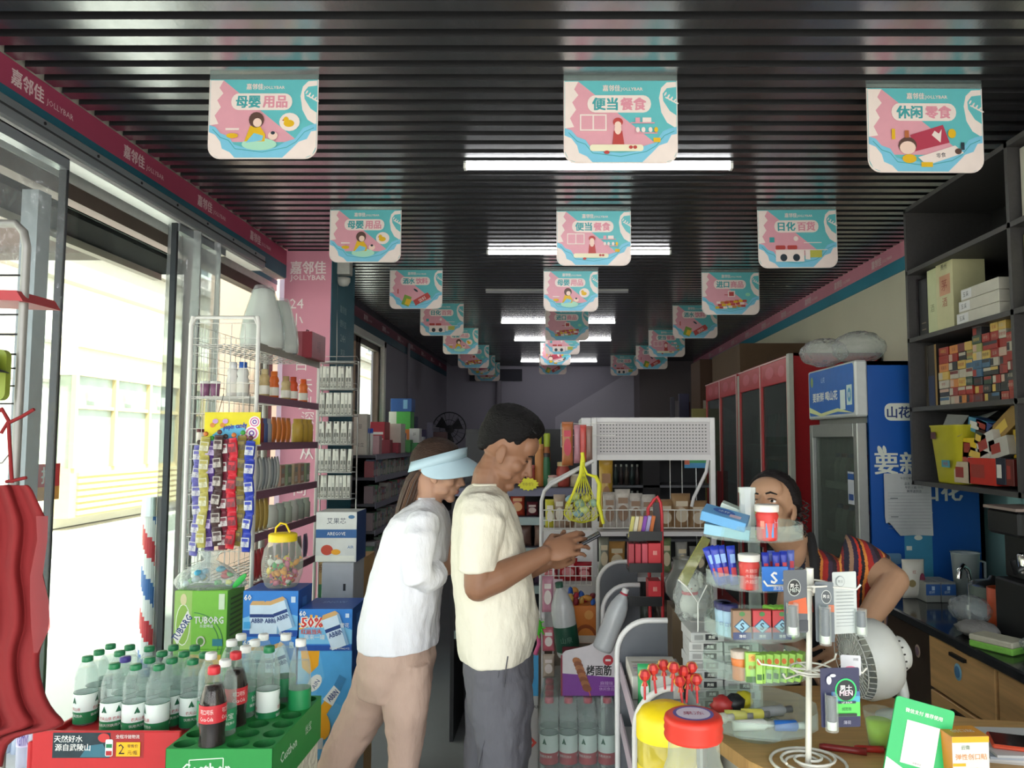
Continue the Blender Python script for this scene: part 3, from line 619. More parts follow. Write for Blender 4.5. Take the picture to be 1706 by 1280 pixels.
# white crate and its bottles at the very left
carton('water_crate', 'white low crate with dark blue label strip, left of the red tray', -1.70, -1.515, 2.15, 2.45, .60, .672, m_('#d6dad9'), front=lambda D, w, h: (D.rect(0, .018, .155, .052, m_('#3c3f78')), D.text('正矿泉水', .085, .036, .026, WHITE, bold=.02)))
carton('carton', 'dark navy carton under the white low crate', -1.70, -1.51, 2.15, 2.50, 0, .60, m_('#2b2f4a', .5), front=lambda D, w, h: (D.text('水中贵族', .095, h-.03, .022, WHITE), D.poly([(w*.8, h), (w, h), (w, h-.06), (w*.75, h-.06)], WHITE)))
for i, (px, c, lab) in enumerate(((70, '#8e86b8', 'clear square bottle with violet lettering in the white crate'), (87, '#b9c4d2', 'clear bottle with white cap at the right end of the white crate'))):
    o = thing('water_bottle', lab, 'bottle', ((px-928)/F*2.26, 2.26, .672)); q = MB()
    q.lathe([(0, .0), (.022, .0), (.024, .01), (.024, .13), (.018, .15), (.013, .158)], film('#dfe2f2', .5, .05, tint='#e4e6f4'), 8); q.build('bottle_body', o)
    MB().lathe([(.0165, .156), (.0165, .178), (0, .178)], m_('#cfd6de'), 12).build('cap', o)
    if i == 0: l = MB(); ctext(l, 'vamo', .026, .08, .03, m_('#6b5aa8'), -pi/2+.2, w=.035); l.lathe([(.0245, .06), (.0245, .12)], m_('#cfc8e4'), 8); l.build('label', o)
o = thing('shrink_pack', 'low shrink wrapped pack of small water bottles behind the red cloth', 'bottle pack', (-1.60, 2.36, .672)); q = MB()
for k in range(4): q.cyl((-.09+.045*k, 0, 0), (-.09+.045*k, 0, .05), .021, .018, film('#c8d4ee', .4, .05), 10)
q.build('bottles', o); o.children[0]['kind'] = 'stuff'
# green crate with round holes
gc = thing('bottle_crate', 'bright green moulded crate with round empty cells and white script lettering', 'crate', (-.847, 2.19, .476)); GM = mat('#1f8a3c', .5, var=.05, scale=20); GD = mat('#1b6f33', .6, var=.05)
W, Dp, H = .268, .40, .35; mb = MB(); nx, ny = 4, 6; r = .028
for i in range(nx):
    for j in range(ny):
        cx = -W/2+W*(i+.5)/nx; cy = -Dp/2+Dp*(j+.5)/ny; hx, hy = W/nx/2, Dp/ny/2; n = 16; V = []
        for k in range(n):
            a = 2*pi*k/n+pi/4; ca, sa = cos(a), sin(a); q = 1/max(abs(ca), abs(sa)); V.append((cx+hx*ca*q, cy+hy*sa*q, H))
        for k in range(n): a = 2*pi*k/n+pi/4; V.append((cx+r*cos(a), cy+r*sin(a), H))
        for k in range(n): a = 2*pi*k/n+pi/4; V.append((cx+r*cos(a), cy+r*sin(a), H-.03))
        mb.add(V, [(k, (k+1) % n, n+(k+1) % n, n+k) for k in range(n)], GM); mb.add(V, [(n+k, n+(k+1) % n, 2*n+(k+1) % n, 2*n+k) for k in range(n)], GD, True); mb.add(V, [tuple(range(2*n, 3*n))], GD)
for a in ((-W/2, W/2, -Dp/2, -Dp/2+.001), (-W/2, W/2, Dp/2-.001, Dp/2), (-W/2, -W/2+.001, -Dp/2, Dp/2), (W/2-.001, W/2, -Dp/2, Dp/2)): mb.box(a[0], a[1], a[2], a[3], H-.125, H-.0005, GM)
mb.build('crate_top', gc)
MB().box(-W/2+.006, W/2-.006, -Dp/2+.006, Dp/2-.006, -.476, H-.126, film('#e8e6d2', .1, .2, bump=.5)).build('wrapped_lower_part', gc)
pr = MB(); D = Decal(pr, (-W/2, -Dp/2, 0), (1, 0, 0), (0, 0, 1)); DO = m_('#cfe2d2')
for a, b in (((.06, .275), (.145, .275)), ((.145, .275), (.145, .327)), ((.145, .327), (.06, .322)), ((.06, .322), (.06, .275))):
    dx, dy = b[0]-a[0], b[1]-a[1]; l = sqrt(dx*dx+dy*dy); D.poly([(a[0]-dy/l*.0012, a[1]+dx/l*.0012), (a[0]+dy/l*.0012, a[1]-dx/l*.0012), (b[0]+dy/l*.0012, b[1]-dx/l*.0012), (b[0]-dy/l*.0012, b[1]+dx/l*.0012)], DO)
D.text('Cestbon', .103, .302, .026, DO, bold=.01, a=.03); D.text('怡宝', .103, .262, .03, DO, bold=.02)
D = Decal(pr, (W/2, -Dp/2, 0), (0, 1, 0), (0, 0, 1)); D.text('Cestbon', .12, .30, .026, DO, bold=.01); D.text('怡宝', .28, .30, .026, DO)
pr.build('lettering', gc)
def cell(i, j): return (gc.location.x-W/2+W*(i+.5)/nx, gc.location.y-Dp/2+Dp*(j+.5)/ny)
zc = .476+H-.0295
for i, j, k, lab, nm, g in ((1, 0, 'cola', 'cola bottle with red cap standing at the front of the green crate', 'cola_bottle', None), (1, 2, 'cola', 'cola bottle with red cap standing farther back in the green crate', 'cola_bottle', None),
    (0, 2, 'cb', 'white capped water bottle behind the front cola bottle', 'water_bottle', 1), (1, 1, 'cb', 'white capped water bottle between the two cola bottles', 'water_bottle', 1), (0, 4, 'cb', 'white capped water bottle in the back left cell row of the green crate', 'water_bottle', 1),
    (1, 4, 'cb', 'white capped water bottle right behind the far cola bottle', 'water_bottle', 1), (1, 3, 'cb', 'white capped water bottle touching the far cola bottle on its back side', 'water_bottle', 1), (2, 5, 'cb', 'white capped water bottle in the last row before the blue cartons', 'water_bottle', 1), (0, 5, 'cb', 'white capped water bottle at the back corner under the green carton', 'water_bottle', 1),
    (1, 5, 'cb', 'white capped water bottle in the last row left of the middle', 'water_bottle', 1), (2, 3, 'nf', 'lone green capped water bottle standing on the right part of the green crate', 'water_bottle', None), (3, 4, 'soda', 'soda bottle with green and red label at the right end of the green crate', 'soda_bottle', None)):
    x, y = cell(i, j); put_bottle(k, (x, y, zc), lab, 'white capped water bottles in the green crate' if g else None, i*.7+j*.4-.4, None, nm)
# ---------------------------------------------------------------- beer cartons
LG = m_('#7cc142'); DG = m_('#4f8f2c'); BL = m_('#2f7fd0'); DB = m_('#1c4fa4'); SKY = m_('#79bfe8'); OR = m_('#f0a81c'); NAVY = m_('#1b3a78')
def f_tub(D, w, h):
    D.rect(.0, 0, w*.33, h, m_('#9fc76a')); D.ell(w*.17, h*.42, w*.14, h*.36, m_('#e6efd8')); D.ell(w*.17, h*.42, w*.125, h*.34, m_('#8fb84e')); D.ell(w*.17, h*.85, w*.06, h*.1, m_('#d8d0a0'))
    D.poly([(w*.0, h*.2), (w*.08, h*.08), (w*.33, h*.55), (w*.25, h*.66)], WHITE); D.text('TUBORG', w*.16, h*.37, .026, NAVY, w=.105, a=1.0, bold=.018)
    for r in (.45, .52): 
        for k in range(12):
            a0, a1 = radians(-20+9*k), radians(-20+9*k+9); c = (w*.36, h*.1)
            D.mb.add([D.P(c[0]+h*r*cos(a0), c[1]+h*r*sin(a0)), D.P(c[0]+h*(r+.012)*cos(a0), c[1]+h*(r+.012)*sin(a0)), D.P(c[0]+h*(r+.012)*cos(a1), c[1]+h*(r+.012)*sin(a1)), D.P(c[0]+h*r*cos(a1), c[1]+h*r*sin(a1))], [(0, 1, 2, 3)], m_('#3f7a50'))
    D.k += 1; D.text('TUBORG', w*.66, h*.5, .026, WHITE, w=w*.55, bold=.018); D.text('乐堡啤酒', w*.62, h*.4, .012, WHITE)
    D.rect(w*.84, h*.68, w*.95, h*.95, m_('#d4e6c4')); D.rect(w*.74, h*.06, w*.93, h*.18, m_('#2c7f8c')); D.ell(w*.52, h*.14, .017, .02, mat('#c8c8b8', .4, .6)); D.ell(w*.52, h*.14, .012, .014, DG)
def s_tub(D, w, h):
    D.rect(0, 0, w, h, m_('#5f9c3c'))
    for k in range(9): D.rect(w*.15, h*(.1+.09*k), w*.85, h*(.1+.09*k+.035), m_('#3f5f30'))
cx = (-1.465, -1.262)
carton('beer_carton', 'lime green beer carton with white lettering under the toy bag', cx[0], cx[1], 3.0, 3.16, .80, 1.02, LG, front=f_tub, side=s_tub)
carton('beer_carton', 'lime green beer carton beneath the lettered one, half hidden by bottles', cx[0], cx[1], 3.0, 3.16, .0, .80, m_('#6db33c'), front=lambda D, w, h: (D.rect(w*.3, h-.2, w*.9, h-.02, m_('#e2b64a')),))
def can(D, x, y, s, a, lab='SNOW'):
    def R(u, v): return (x+(u*cos(a)-v*sin(a))*s, y+(u*sin(a)+v*cos(a))*s)
    D.poly([R(-.3, -.6), (R(.3, -.6)), R(.32, .45), R(.22, .6), R(-.22, .6), R(-.32, .45)], m_('#c9dcec')); D.poly([R(-.32, .45), R(.32, .45), R(.22, .6), R(-.22, .6)], m_('#cfa56a')); D.poly([R(-.31, .0), R(.31, .0), R(.31, .12), R(-.31, .12)], NAVY)
    D.text('ABBIN', *R(0, -.12), .16*s, NAVY, w=.5*s, a=a, bold=.02); D.poly([R(.2, -.6), R(.3, -.6), R(.32, .45), R(.24, .5)], m_('#7fa6c8'))
def f_blue(D, w, h):
    D.rect(0, h*.14, w, h, BL); D.poly([(0, h*.14), (w, h*.14), (w, h*.45), (w*.5, h*.6), (0, h*.4)], SKY); D.rect(0, 0, w, h*.14, DB)
    can(D, w*.28, h*.42, .10, 0); can(D, w*.53, h*.42, .10, 0); can(D, w*.72, h*.5, .10, .35); D.text('60', w*.09, h*.86, .020, WHITE, bold=.018); D.rect(w*.88, h*.75, w*.96, h*.88, m_('#c4d8ea')); D.rect(w*.03, h*.18, w*.15, h*.33, m_('#3fa0d8')); D.text('雪花纯生', w*.8, h*.07, .012, WHITE)
def s_blue(D, w, h): D.rect(0, 0, w, h, m_('#1f4f9c')); D.rect(w*.3, h*.2, w*.6, h*.8, m_('#3f78c4'))
bx = (-1.170, -.965)
carton('beer_carton', 'blue beer carton with two printed cans, under the sweet jar', bx[0], bx[1], 2.92, 3.08, .868, 1.035, BL, front=f_blue, side=s_blue, top=lambda D, w, d: (D.rect(0, 0, w, d, DB),))
carton('beer_carton', 'blue beer carton directly below the carton with the sweet jar', bx[0], bx[1]-.005, 2.925, 3.08, .70, .868, BL, front=f_blue, side=s_blue)
carton('beer_carton', 'blue carton of lemon drink at the bottom of the sweet jar stack', bx[0], bx[1]-.003, 2.922, 3.08, 0, .70, SKY, front=lambda D, w, h: (D.ell(w*.75, h*.85, .06, .05, OR), D.poly([(0, h-.3), (w, h-.1), (w, h-.4), (0, h-.5)], BL)))
def f_50(D, w, h):
    D.rect(0, h*.16, w, h, BL); D.poly([(0, h*.16), (w, h*.16), (w, h*.5), (w*.4, h*.75), (0, h*.5)], SKY); D.rect(0, 0, w, h*.13, DB)
    for k in range(9): a = radians(-10+25*k); D.poly([(w*.25, h*.6), (w*.25+.05*cos(a), h*.6+.04*sin(a)), (w*.25+.05*cos(a+.2), h*.6+.04*sin(a+.2))], m_('#f0b040'))
    D.text('50%', w*.25, h*.68, .034, WHITE, bold=.09); D.text('50%', w*.25, h*.68, .034, m_('#d6362c'), bold=.018); D.text('红运当头', w*.24, h*.46, .018, m_('#d6482c'), bold=.018); D.text('再来一罐', w*.3, h*.33, .018, WHITE)
    can(D, w*.68, h*.5, .11, .35); D.text('60', w*.07, h*.9, .018, WHITE, bold=.018); D.rect(w*.88, h*.8, w*.95, h*.9, m_('#c4d8ea')); D.text('雪花', w*.87, h*.62, .016, WHITE); D.text('易拉罐 500mL×12', w*.78, h*.07, .009, WHITE)
sx = (-.953, -.757)
carton('beer_carton', 'blue beer carton with red 50% offer, beside the woman in white', sx[0], sx[1], 2.90, 3.10, .822, .973, BL, front=f_50, side=s_blue, top=lambda D, w, d: (D.rect(0, 0, w, d, DB), D.text('SNOW', w*.5, d*.6, .03, m_('#8fb6e0'), w=.09)))
def f_lem(D, w, h):
    D.poly([(0, h), (w*.35, h), (w*.1, h*.72), (0, h*.7)], SKY); D.poly([(w*.05, h), (w*.4, h), (w*.38, h*.86), (w*.22, h*.78), (w*.08, h*.84)], OR); D.poly([(w*.4, h), (w, h), (w, h*.45), (w*.35, h*.6), (w*.5, h*.75)], m_('#4fa6e2'))
    D.ell(w*.32, h*.70, .022, .035, WHITE, 12, -.6); D.text('AIN', w*.34, h*.69, .015, NAVY, a=1.0)
    D.poly([(w*.35, h*.42), (w*.5, h*.37), (w*.72, h*.55), (w*.62, h*.62)], OR); D.poly([(w*.48, h*.55), (w*.66, h*.49), (w*.8, h*.62), (w*.68, h*.68)], WHITE); D.text('ABBIN', w*.66, h*.585, .02, NAVY, a=.8, w=.045, bold=.02)
    D.poly([(w*.68, h*.68), (w*.8, h*.62), (w*.9, h*.74), (w*.78, h*.78)], m_('#3a82b8')); D.ell(w*.45, h*.32, .035, .055, OR, 14, .2); D.rect(0, h*.10, w*.5, h*.2, m_('#c8ccd0')); D.poly([(w*.05, h*.2), (w*.4, h*.2), (w*.3, h*.3), (w*.15, h*.27)], m_('#9fa4ac'))
carton('beer_carton', 'tall blue carton printed with lemons and a drink bottle', sx[0]-.003, sx[1], 2.905, 3.10, .43, .822, m_('#62b2e6'), front=f_lem, side=s_blue)
carton('beer_carton', 'pale printed carton on the floor below the lemon printed one', sx[0], sx[1]+.002, 2.902, 3.10, 0, .43, m_('#9aa6a8'), front=lambda D, w, h: (D.rect(0, 0, w, h*.6, m_('#2f4a44')), D.text('500mL', w*.3, h*.5, .03, WHITE, a=1.4)))
# tall drug cartons
carton('goods_carton', 'white carton with blue band and red berries print', -1.035, -.86, 3.34, 3.5, 1.075, 1.288, m_('#d9dbd6'), front=lambda D, w, h: (D.rect(0, h*.48, w, h*.65, m_('#1d5a96')), D.text('AIREGOVE', w*.5, h*.565, .014, WHITE, w=w*.45), D.text('艾果芯', w*.5, h*.82, .026, m_('#2a3a4c')), D.ell(w*.28, h*.24, .026, .022, m_('#c4452c')), D.ell(w*.5, h*.2, .02, .012, OR), D.rect(0, .004, w*.96, h*.13, m_('#e9eadf')), D.text('AIR', w*.86, h*.3, .012, m_('#2f6fa8')), D.ell(w*.87, h*.9, .014, .008, m_('#3a6f98'))), side=lambda D, w, h: (D.rect(0, 0, w, h, m_('#1d3d78')),))
carton('goods_carton', 'plain grey white carton under the berry carton', -1.0, -.865, 3.32, 3.5, .88, 1.075, m_('#aeb0b8', .7), front=lambda D, w, h: (D.rect(w*.68, h*.4, w*.76, h*.55, mat('#202028', .5, var=0)),))
carton('goods_carton', 'brown printed carton behind the plain grey one', -1.07, -.865, 3.51, 3.7, .0, 1.07, m_('#b08d5e', .7), front=lambda D, w, h: (D.text('新品', .04, h-.05, .04, m_('#6b3f24')), D.rect(0, h-.2, .06, h-.12, m_('#2c6a44')), D.ell(w-.04, h-.06, .03, .04, m_('#8a5a3a'))))
carton('goods_carton', 'grey carton on the floor under the plain grey white one', -1.0, -.865, 3.32, 3.5, 0, .88, m_('#8f9096', .7))
# sweet jar with yellow lid
j = thing('sweet_jar', 'round clear sweet jar with yellow handled lid on the blue carton', 'jar', (-1.056, 3.0, 1.037))
MB().lathe([(0, 0), (.055, 0), (.062, .01), (.075, .05), (.077, .09), (.068, .14), (.052, .170), (.048, .178)], JAR, 26).build('jar_body', j)
MB().lathe([(.053, .172), (.054, .196), (.048, .202), (0, .203)], m_('#f2d21c'), 26).build('lid', j)
MB().tube([(-.03, 0, .2), (-.028, 0, .222), (-.01, 0, .24), (.012, -.004, .236), (.03, -.01, .205)], .004, m_('#f2d21c'), 8).build('handle', j)
sw_ = []
for i, c in enumerate(('#c8303c', '#e04a58', '#e8e4e0', '#38a04a', '#e89a24', '#f0d030', '#d86a90')):
    sw_.append(MB().ell((0, 0, 0), (.016, .010, .010), m_(c), 8, 6, noise=.12).add([(-.026, -.008, 0), (-.014, 0, 0), (-.026, .008, .002)], [(0, 1, 2)], m_(c)).add([(.026, -.008, 0), (.014, 0, 0), (.026, .008, .002)], [(0, 1, 2)], m_(c)).mesh())
for k in range(46):
    a = random.uniform(0, 2*pi); z = random.uniform(.014, .105); r = random.uniform(.01, .056 if z > .02 else .04)
    o = link('wrapped_sweet', sw_[int(random.random()*7)], None, (j.location.x+r*cos(a), j.location.y+r*sin(a), 1.037+z), (random.uniform(0, 3), random.uniform(0, 3), random.uniform(0, 6)))
    tag(o, 'small wrapped sweet inside the jar with the yellow lid', 'sweet', 'wrapped sweets in the yellow lidded jar')
# bag of toys on the beer carton
tb_ = thing('toy_bag', 'crinkled clear bag of small coloured toys on the green carton', 'bag', (-1.37, 3.08, 1.02))
q = MB(); rings = []
for jz in range(9):
    v = jz/8; R0 = (.12, .125, .118, .10, .078, .05, .02, .03, .045)[jz]; rings.append([(R0*cos(a)*(1+.08*sin(5*a+jz))*1.1, R0*.62*sin(a)*(1+.08*cos(4*a+jz)), .14*v) for a in [2*pi*i/24 for i in range(24)]])
q.loft(rings, BAGF); q.build('clear_bag', tb_)
for k in range(16):
    c = ('#58b7d8', '#e8e070', '#6cc46c', '#d8e8f0', '#e05858')[k % 5]; x, y = random.uniform(-.10, .10), random.uniform(-.05, .05)
    MB().ell((0, 0, 0), (.018, .012, .011), m_(c), 8, 6, noise=.2).build('small_toy', tb_, (x, y, .015+random.uniform(0, .07)*(1-abs(x)/.13)), (random.uniform(0, 3), 0, random.uniform(0, 3)))
lf = MB(); lf.ell((0, 0, .0), (.038, .004, .012), m_('#35b84a'), 12, 8, Matrix.Rotation(-.8, 3, 'Y')); lf = lf.build('toy_leaf', None, (-1.235, 2.99+.05, 1.05)); tag(lf, 'bright green leaf shaped toy leaning by the clear toy bag', 'toy')
# ================================================================ wire shelf unit by the glass front
gx0, gx1, gy0, gy1 = -1.60, -1.29, 3.30, 4.15
gs = thing('wire_shelf_unit', 'white wire shelf unit with mauve shelf edges by the glass front', 'shelf', (gx1, gy0, 0))
for x in (gx0-gx1+.02, 0):
    for y in (0, gy1-gy0): MB().tube([(x, y, 0), (x, y, 2.10), (x-.006*(1 if x == 0 else -1), y, 2.13)], .009, WIRE, 8).build('post', gs)
MB().tube([(-.31+.02, 0, 2.09), (-.27, 0, 2.125), (-.02, 0, 2.125), (0, 0, 2.09)], .008, WIRE, 8).build('top_rail', gs)
q = MB(); grid_panel(q, (-.29, 0, .8), (1, 0, 0), (0, 0, 1), .29, 1.3, 5, 20, .0016, WIRE); q.build('end_grid', gs)
q = MB(); grid_panel(q, (-.30, 0, .8), (0, 1, 0), (0, 0, 1), .85, 1.3, 14, 20, .0014, WIRE); q.build('back_grid', gs)
LV = (2.01, 1.785, 1.58, 1.37, 1.19, .98)
for i, z in enumerate(LV):
    sh = MB(); 
    for k in range(9): sh.cyl((-.29+.035*k, 0, z), (-.29+.035*k, .85, z), .0022, .0022, WIRE, 5)
    for k in range(14): sh.cyl((-.29, .065*k, z-.003), (0, .065*k, z-.003), .002, .002, WIRE, 5)
    sh.build('shelf', gs); MB().box(.0, .006, 0, .85, z-.028, z+.006, m_('#7d5566', .5) if i else m_('#8f8a80')).build('price_strip', gs)
# goods on it: (px, kind, colour, colour2)
gbm = {}
def small_bottle(c, c2, h=.125, r=.023, capr=.6):
    k = (c, c2, h, r)
    if k not in gbm:
        gbm[k] = [('bottle_body', MB().lathe([(0, 0), (r, 0), (r, h*.5), (r*.82, h*.58), (r, h*.66), (r*.9, h*.76), (r*capr, h*.84)], m_(c), 12).mesh()),
                  ('cap', MB().lathe([(r*capr*1.1, h*.82), (r*capr*1.1, h), (0, h)], m_(c2), 12).mesh()), ('label', MB().lathe([(r*1.02, h*.12), (r*1.02, h*.42)], m_('#e8e4da'), 12).mesh())]
    return gbm[k]
for px, c, c2, h, lab in ((440, '#b8a070', '#c8b488', .13, 'gold capped drink bottle, first on the shelf under the tall pots'), (456, '#d8641f', '#e0702a', .13, 'orange drink bottle, second on the shelf under the tall pots'), (476, '#c0a878', '#b09060', .12, 'gold and black drink bottle in the middle of that shelf'),
                          (488, '#cf4c22', '#b84020', .125, 'dark orange drink bottle next to the middle gold one'), (505, '#e4702c', '#e05a20', .125, 'orange and white drink bottle at the shelf end before the pink pillar')):
    p = atx(px, 660, -1.33); o = thing('drink_bottle', lab, 'bottle', (-1.33, p.y, 1.788))
    for n, m in small_bottle(c, c2, h): link(n, m, o)
for px, c, c2, lab in ((403, '#dcdcd8', '#2f5fb4', 'white bottle with blue cap seen through the end grid'), (386, '#e4e0dc', '#e8e8e8', 'white bottle behind the blue capped one')):
    o = thing('drink_bottle', lab, 'bottle', ((px-928)/F*3.42, 3.42, 1.788))
    for n, m in small_bottle(c, c2, .155, .026): link(n, m, o)
for k in range(4):
    o = thing('drink_cup', 'mauve drink cup with pale lid behind the end grid', 'cup', (-1.56+.002+.045*k, 3.40+.1*(k > 1), 1.788), 0, 'mauve cups on the wire shelf')
    MB().lathe([(0, 0), (.017, 0), (.021, .06), (0, .06)], m_('#8a5a7c'), 12).build('cup', o); MB().lathe([(.022, .06), (.022, .068), (0, .07)], WHITE, 12).build('lid', o)
# tall white pots, red gift box
for px, Yp, s, lab in ((434, 3.47, 1, 'tall pale ribbed pot wrapped in film, on the wire shelf top'), (462, 3.68, .93, 'second tall pale pot, behind the first on the wire shelf top')):
    o = thing('tall_pot', lab, 'pot', ((px-928)/F*Yp, Yp, 2.012)); o.scale = (s, s, s)
    q = MB(); rings = []
    for z, r in ((0, .088), (.05, .092), (.12, .082), (.2, .062), (.25, .048), (.27, .04), (.278, .02)):
        rings.append([(r*(1+.035*cos(7*a))*cos(a), r*(1+.035*cos(7*a))*sin(a), z*.98) for a in [2*pi*i/42 for i in range(42)]])
    q.loft(rings, m_('#dedbd6', .4)); q.build('pot_body', o); 
    MB().lathe([(.095, .0), (.098, .05), (.088, .13), (.067, .2), (.052, .255), (.038, .285)], film('#e6e6ea', .8, .1, bump=.1), 24).build('film_wrap', o)
carton('gift_box', 'dark red gift box with handle on top of the wire shelf', -1.375, -1.25, 3.9, 4.13, 2.014, 2.15, m_('#8a2a38', .4), front=lambda D, w, h: (D.rect(w*.4, 0, w*.6, h, m_('#a0505c')), D.text('礼', w*.25, h*.5, .04, m_('#6a1c28'))), side=lambda D, w, h: (D.text('福', w*.5, h*.5, .06, m_('#6a1c28')),))
hnd = MB().tube([(0, -.02, .0), (0, -.012, .022), (0, .02, .022), (0, .03, 0)], .003, m_('#7a2030'), 6).build('handle', bpy.data.objects['gift_box'], (0, 0, .136))
def row(px0, px1, z, n, cols, h, w, name, lab, cat, grp, X=-1.325, kind='box', d=.05, gap=.9):
    """n alike packs standing in a row along the shelf front"""
    y0, y1 = atx(px0, 700, X).y, atx(px1, 700, X).y; pm = {}
    for k in range(n):
        c = cols[k % len(cols)]
        if c not in pm:
            q = MB()
            if kind == 'box': q.box(-d, d*.0, -w/2, w/2, 0, h, m_(c), .001); D = Decal(q, (0, -w/2, 0), (0, 1, 0), (0, 0, 1)); D.rect(w*.15, h*.12, w*.85, h*.4, m_('#c9c4b8')); D.rect(w*.15, h*.6, w*.85, h*.85, m_('#8b8a86'))
            elif kind == 'jar': q.lathe([(0, 0), (w*.5, 0), (w*.5, h*.75), (w*.38, h*.82), (w*.38, h), (0, h)], m_(c), 12)
            else: q.mt = Matrix.Rotation(pi/2, 4, 'Z'); pouch(q, w, h, d*.5, m_(c), 0, 6)
            pm[c] = q.mesh()
        o = link(name, pm[c], None, (X, y0+(y1-y0)*(k+.5)/n, z+.004)); tag(o, lab, cat, grp)
row(452, 484, 1.58, 4, ['#c8702c', '#d07a34'], .12, .05, 'snack_pack', 'orange snack pack on the second shelf of the wire unit', 'pack', 'orange packs on the wire shelf', kind='p')
row(430, 450, 1.58, 3, ['#8a3a3a', '#4a5a8a', '#9a9aa0'], .11, .035, 'snack_jar', 'small dark jar left of the orange packs on the wire shelf', 'jar', 'dark jars on the wire shelf', kind='jar')
row(492, 516, 1.58, 3, ['#b8963c'], .12, .06, 'juice_pack', 'yellow pack with green top at the pillar end of the wire shelf', 'pack', 'green topped packs on the wire shelf', kind='jar')
row(428, 466, 1.37, 8, ['#8c8f90', '#a6a8a4', '#70767a'], .145, .022, 'noodle_pack', 'thin grey green pack standing on the third shelf of the wire unit', 'pack', 'thin grey packs on the wire shelf', kind='p')
row(468, 520, 1.37, 5, ['#a07a68', '#7c8a70', '#b09a80'], .10, .055, 'biscuit_box', 'small brown or green box on the third shelf beside the pillar', 'box', 'small boxes on the wire shelf')
row(428, 450, 1.19, 3, ['#b89a4c', '#a88c48'], .14, .04, 'noodle_bag', 'yellowish bag on the fourth shelf of the wire unit', 'bag', 'yellow bags on the wire shelf', kind='p')
row(452, 516, 1.19, 6, ['#b4b4ac', '#98a096', '#a8b0a0'], .10, .055, 'food_tin', 'pale labelled tin on the fourth shelf of the wire unit', 'tin', 'pale tins on the wire shelf', kind='jar')
row(427, 446, .98, 3, ['#b03038'], .13, .035, 'red_pack', 'red pack on the lowest seen shelf of the wire unit', 'pack', 'red packs on the wire shelf', kind='p')
row(450, 518, .98, 6, ['#6a4a4c', '#8a8076', '#5a4a6a'], .12, .055, 'snack_pack', 'dark mixed pack on the lowest seen shelf behind the sweet jar', 'pack', 'mixed packs on the wire shelf', kind='p')
for k in range(5):
    o = thing('sauce_jar', 'small dark red jar behind the top of the end grid', 'jar', (-1.55+.05*k, 3.36, 1.585), 0, 'dark red jars behind the end grid')
    MB().lathe([(0, 0), (.02, 0), (.02, .04), (.016, .05)], m_('#e0d8cc'), 12).build('jar_body', o); MB().lathe([(.02, .045), (.02, .06), (0, .06)], m_('#6a2c2c'), 12).build('lid', o)
# ---------------------------------------------------------------- strips of wrapped candy
hc = thing('display_header', 'yellow header card with blue wave and spiral lollies above the candy strips', 'sign', (-1.352, 3.20, 0))
hz0, hz1 = at(340, 741, 3.2).z, at(340, 687, 3.2).z; hx0, hx1 = at(341, 700, 3.2).x+1.352, at(434, 700, 3.2).x+1.352
q = MB(); W_ = hx1-hx0; H_ = hz1-hz0; q.box(hx0, hx1, 0, .003, hz0, hz1, m_('#e8d81c')); D = Decal(q, (hx0, 0, hz0), (1, 0, 0), (0, 0, 1))
D.poly([(W_*.1, .0), (W_*.9, 0), (W_*.8, H_*.45), (W_*.55, H_*.6), (W_*.3, H_*.5), (W_*.15, H_*.3)], m_('#5fb8e0')); D.text('popin candy', W_*.55, H_*.55, .026, m_('#2a4aa8'), w=W_*.42, bold=.05, a=.1)
for x, y, r in ((.85, .35, .03), (.9, .7, .024), (.72, .2, .022)):
    for k, c in enumerate(('#f4f0f0', '#d86aa0', '#f4f0f0', '#7a4aa8', '#f4f0f0')): D.ell(W_*x, H_*y, r*(1-.2*k), r*(1-.2*k), m_(c), 14)
for x in (.2, .38): D.ell(W_*x, H_*.72, .012, .010, m_('#c89ad0')); D.ell(W_*(x-.05), H_*.6, .01, .01, m_('#d88a3c'))
q.build('card', hc); MB().cyl((hx0, .01, hz0-.002), (hx1, .01, hz0-.002), .004, .004, WIRE, 8).build('hanging_bar', hc)
MB().tube([(hx0+.02, .008, hz0), (hx0+.05, .06, hz1+.08)], .0015, BLACK, 4).build('cord', hc); MB().tube([(hx1-.05, .008, hz0), (hx1-.07, .06, hz1+.08)], .0015, BLACK, 4).build('cord', hc)
def candy(c, c2):
    q = MB(); rings = []
    for z, wx, wy in ((0, .017, .002), (.003, .0185, .002), (.010, .0185, .003), (.014, .020, .008), (.04, .0205, .0105), (.064, .020, .008), (.068, .0185, .003), (.075, .0185, .002), (.079, .017, .002)):
        rings.append([(wx*cos(a), wy*sin(a), -z) for a in [2*pi*i/10 for i in range(10)]])
    q.loft(rings, mat(c, .3, var=.12, scale=60)); D = Decal(q, (-.016, -.0122, -.058), (1, 0, 0), (0, 0, 1)); D.rect(-.001, .0, .033, .038, mat(c2, .35, var=.35, scale=120)); D.rect(.003, .022, .029, .034, m_(c)); D.text('OK糖', .016, .011, .010, m_(c), a=1.3); return q.mesh()
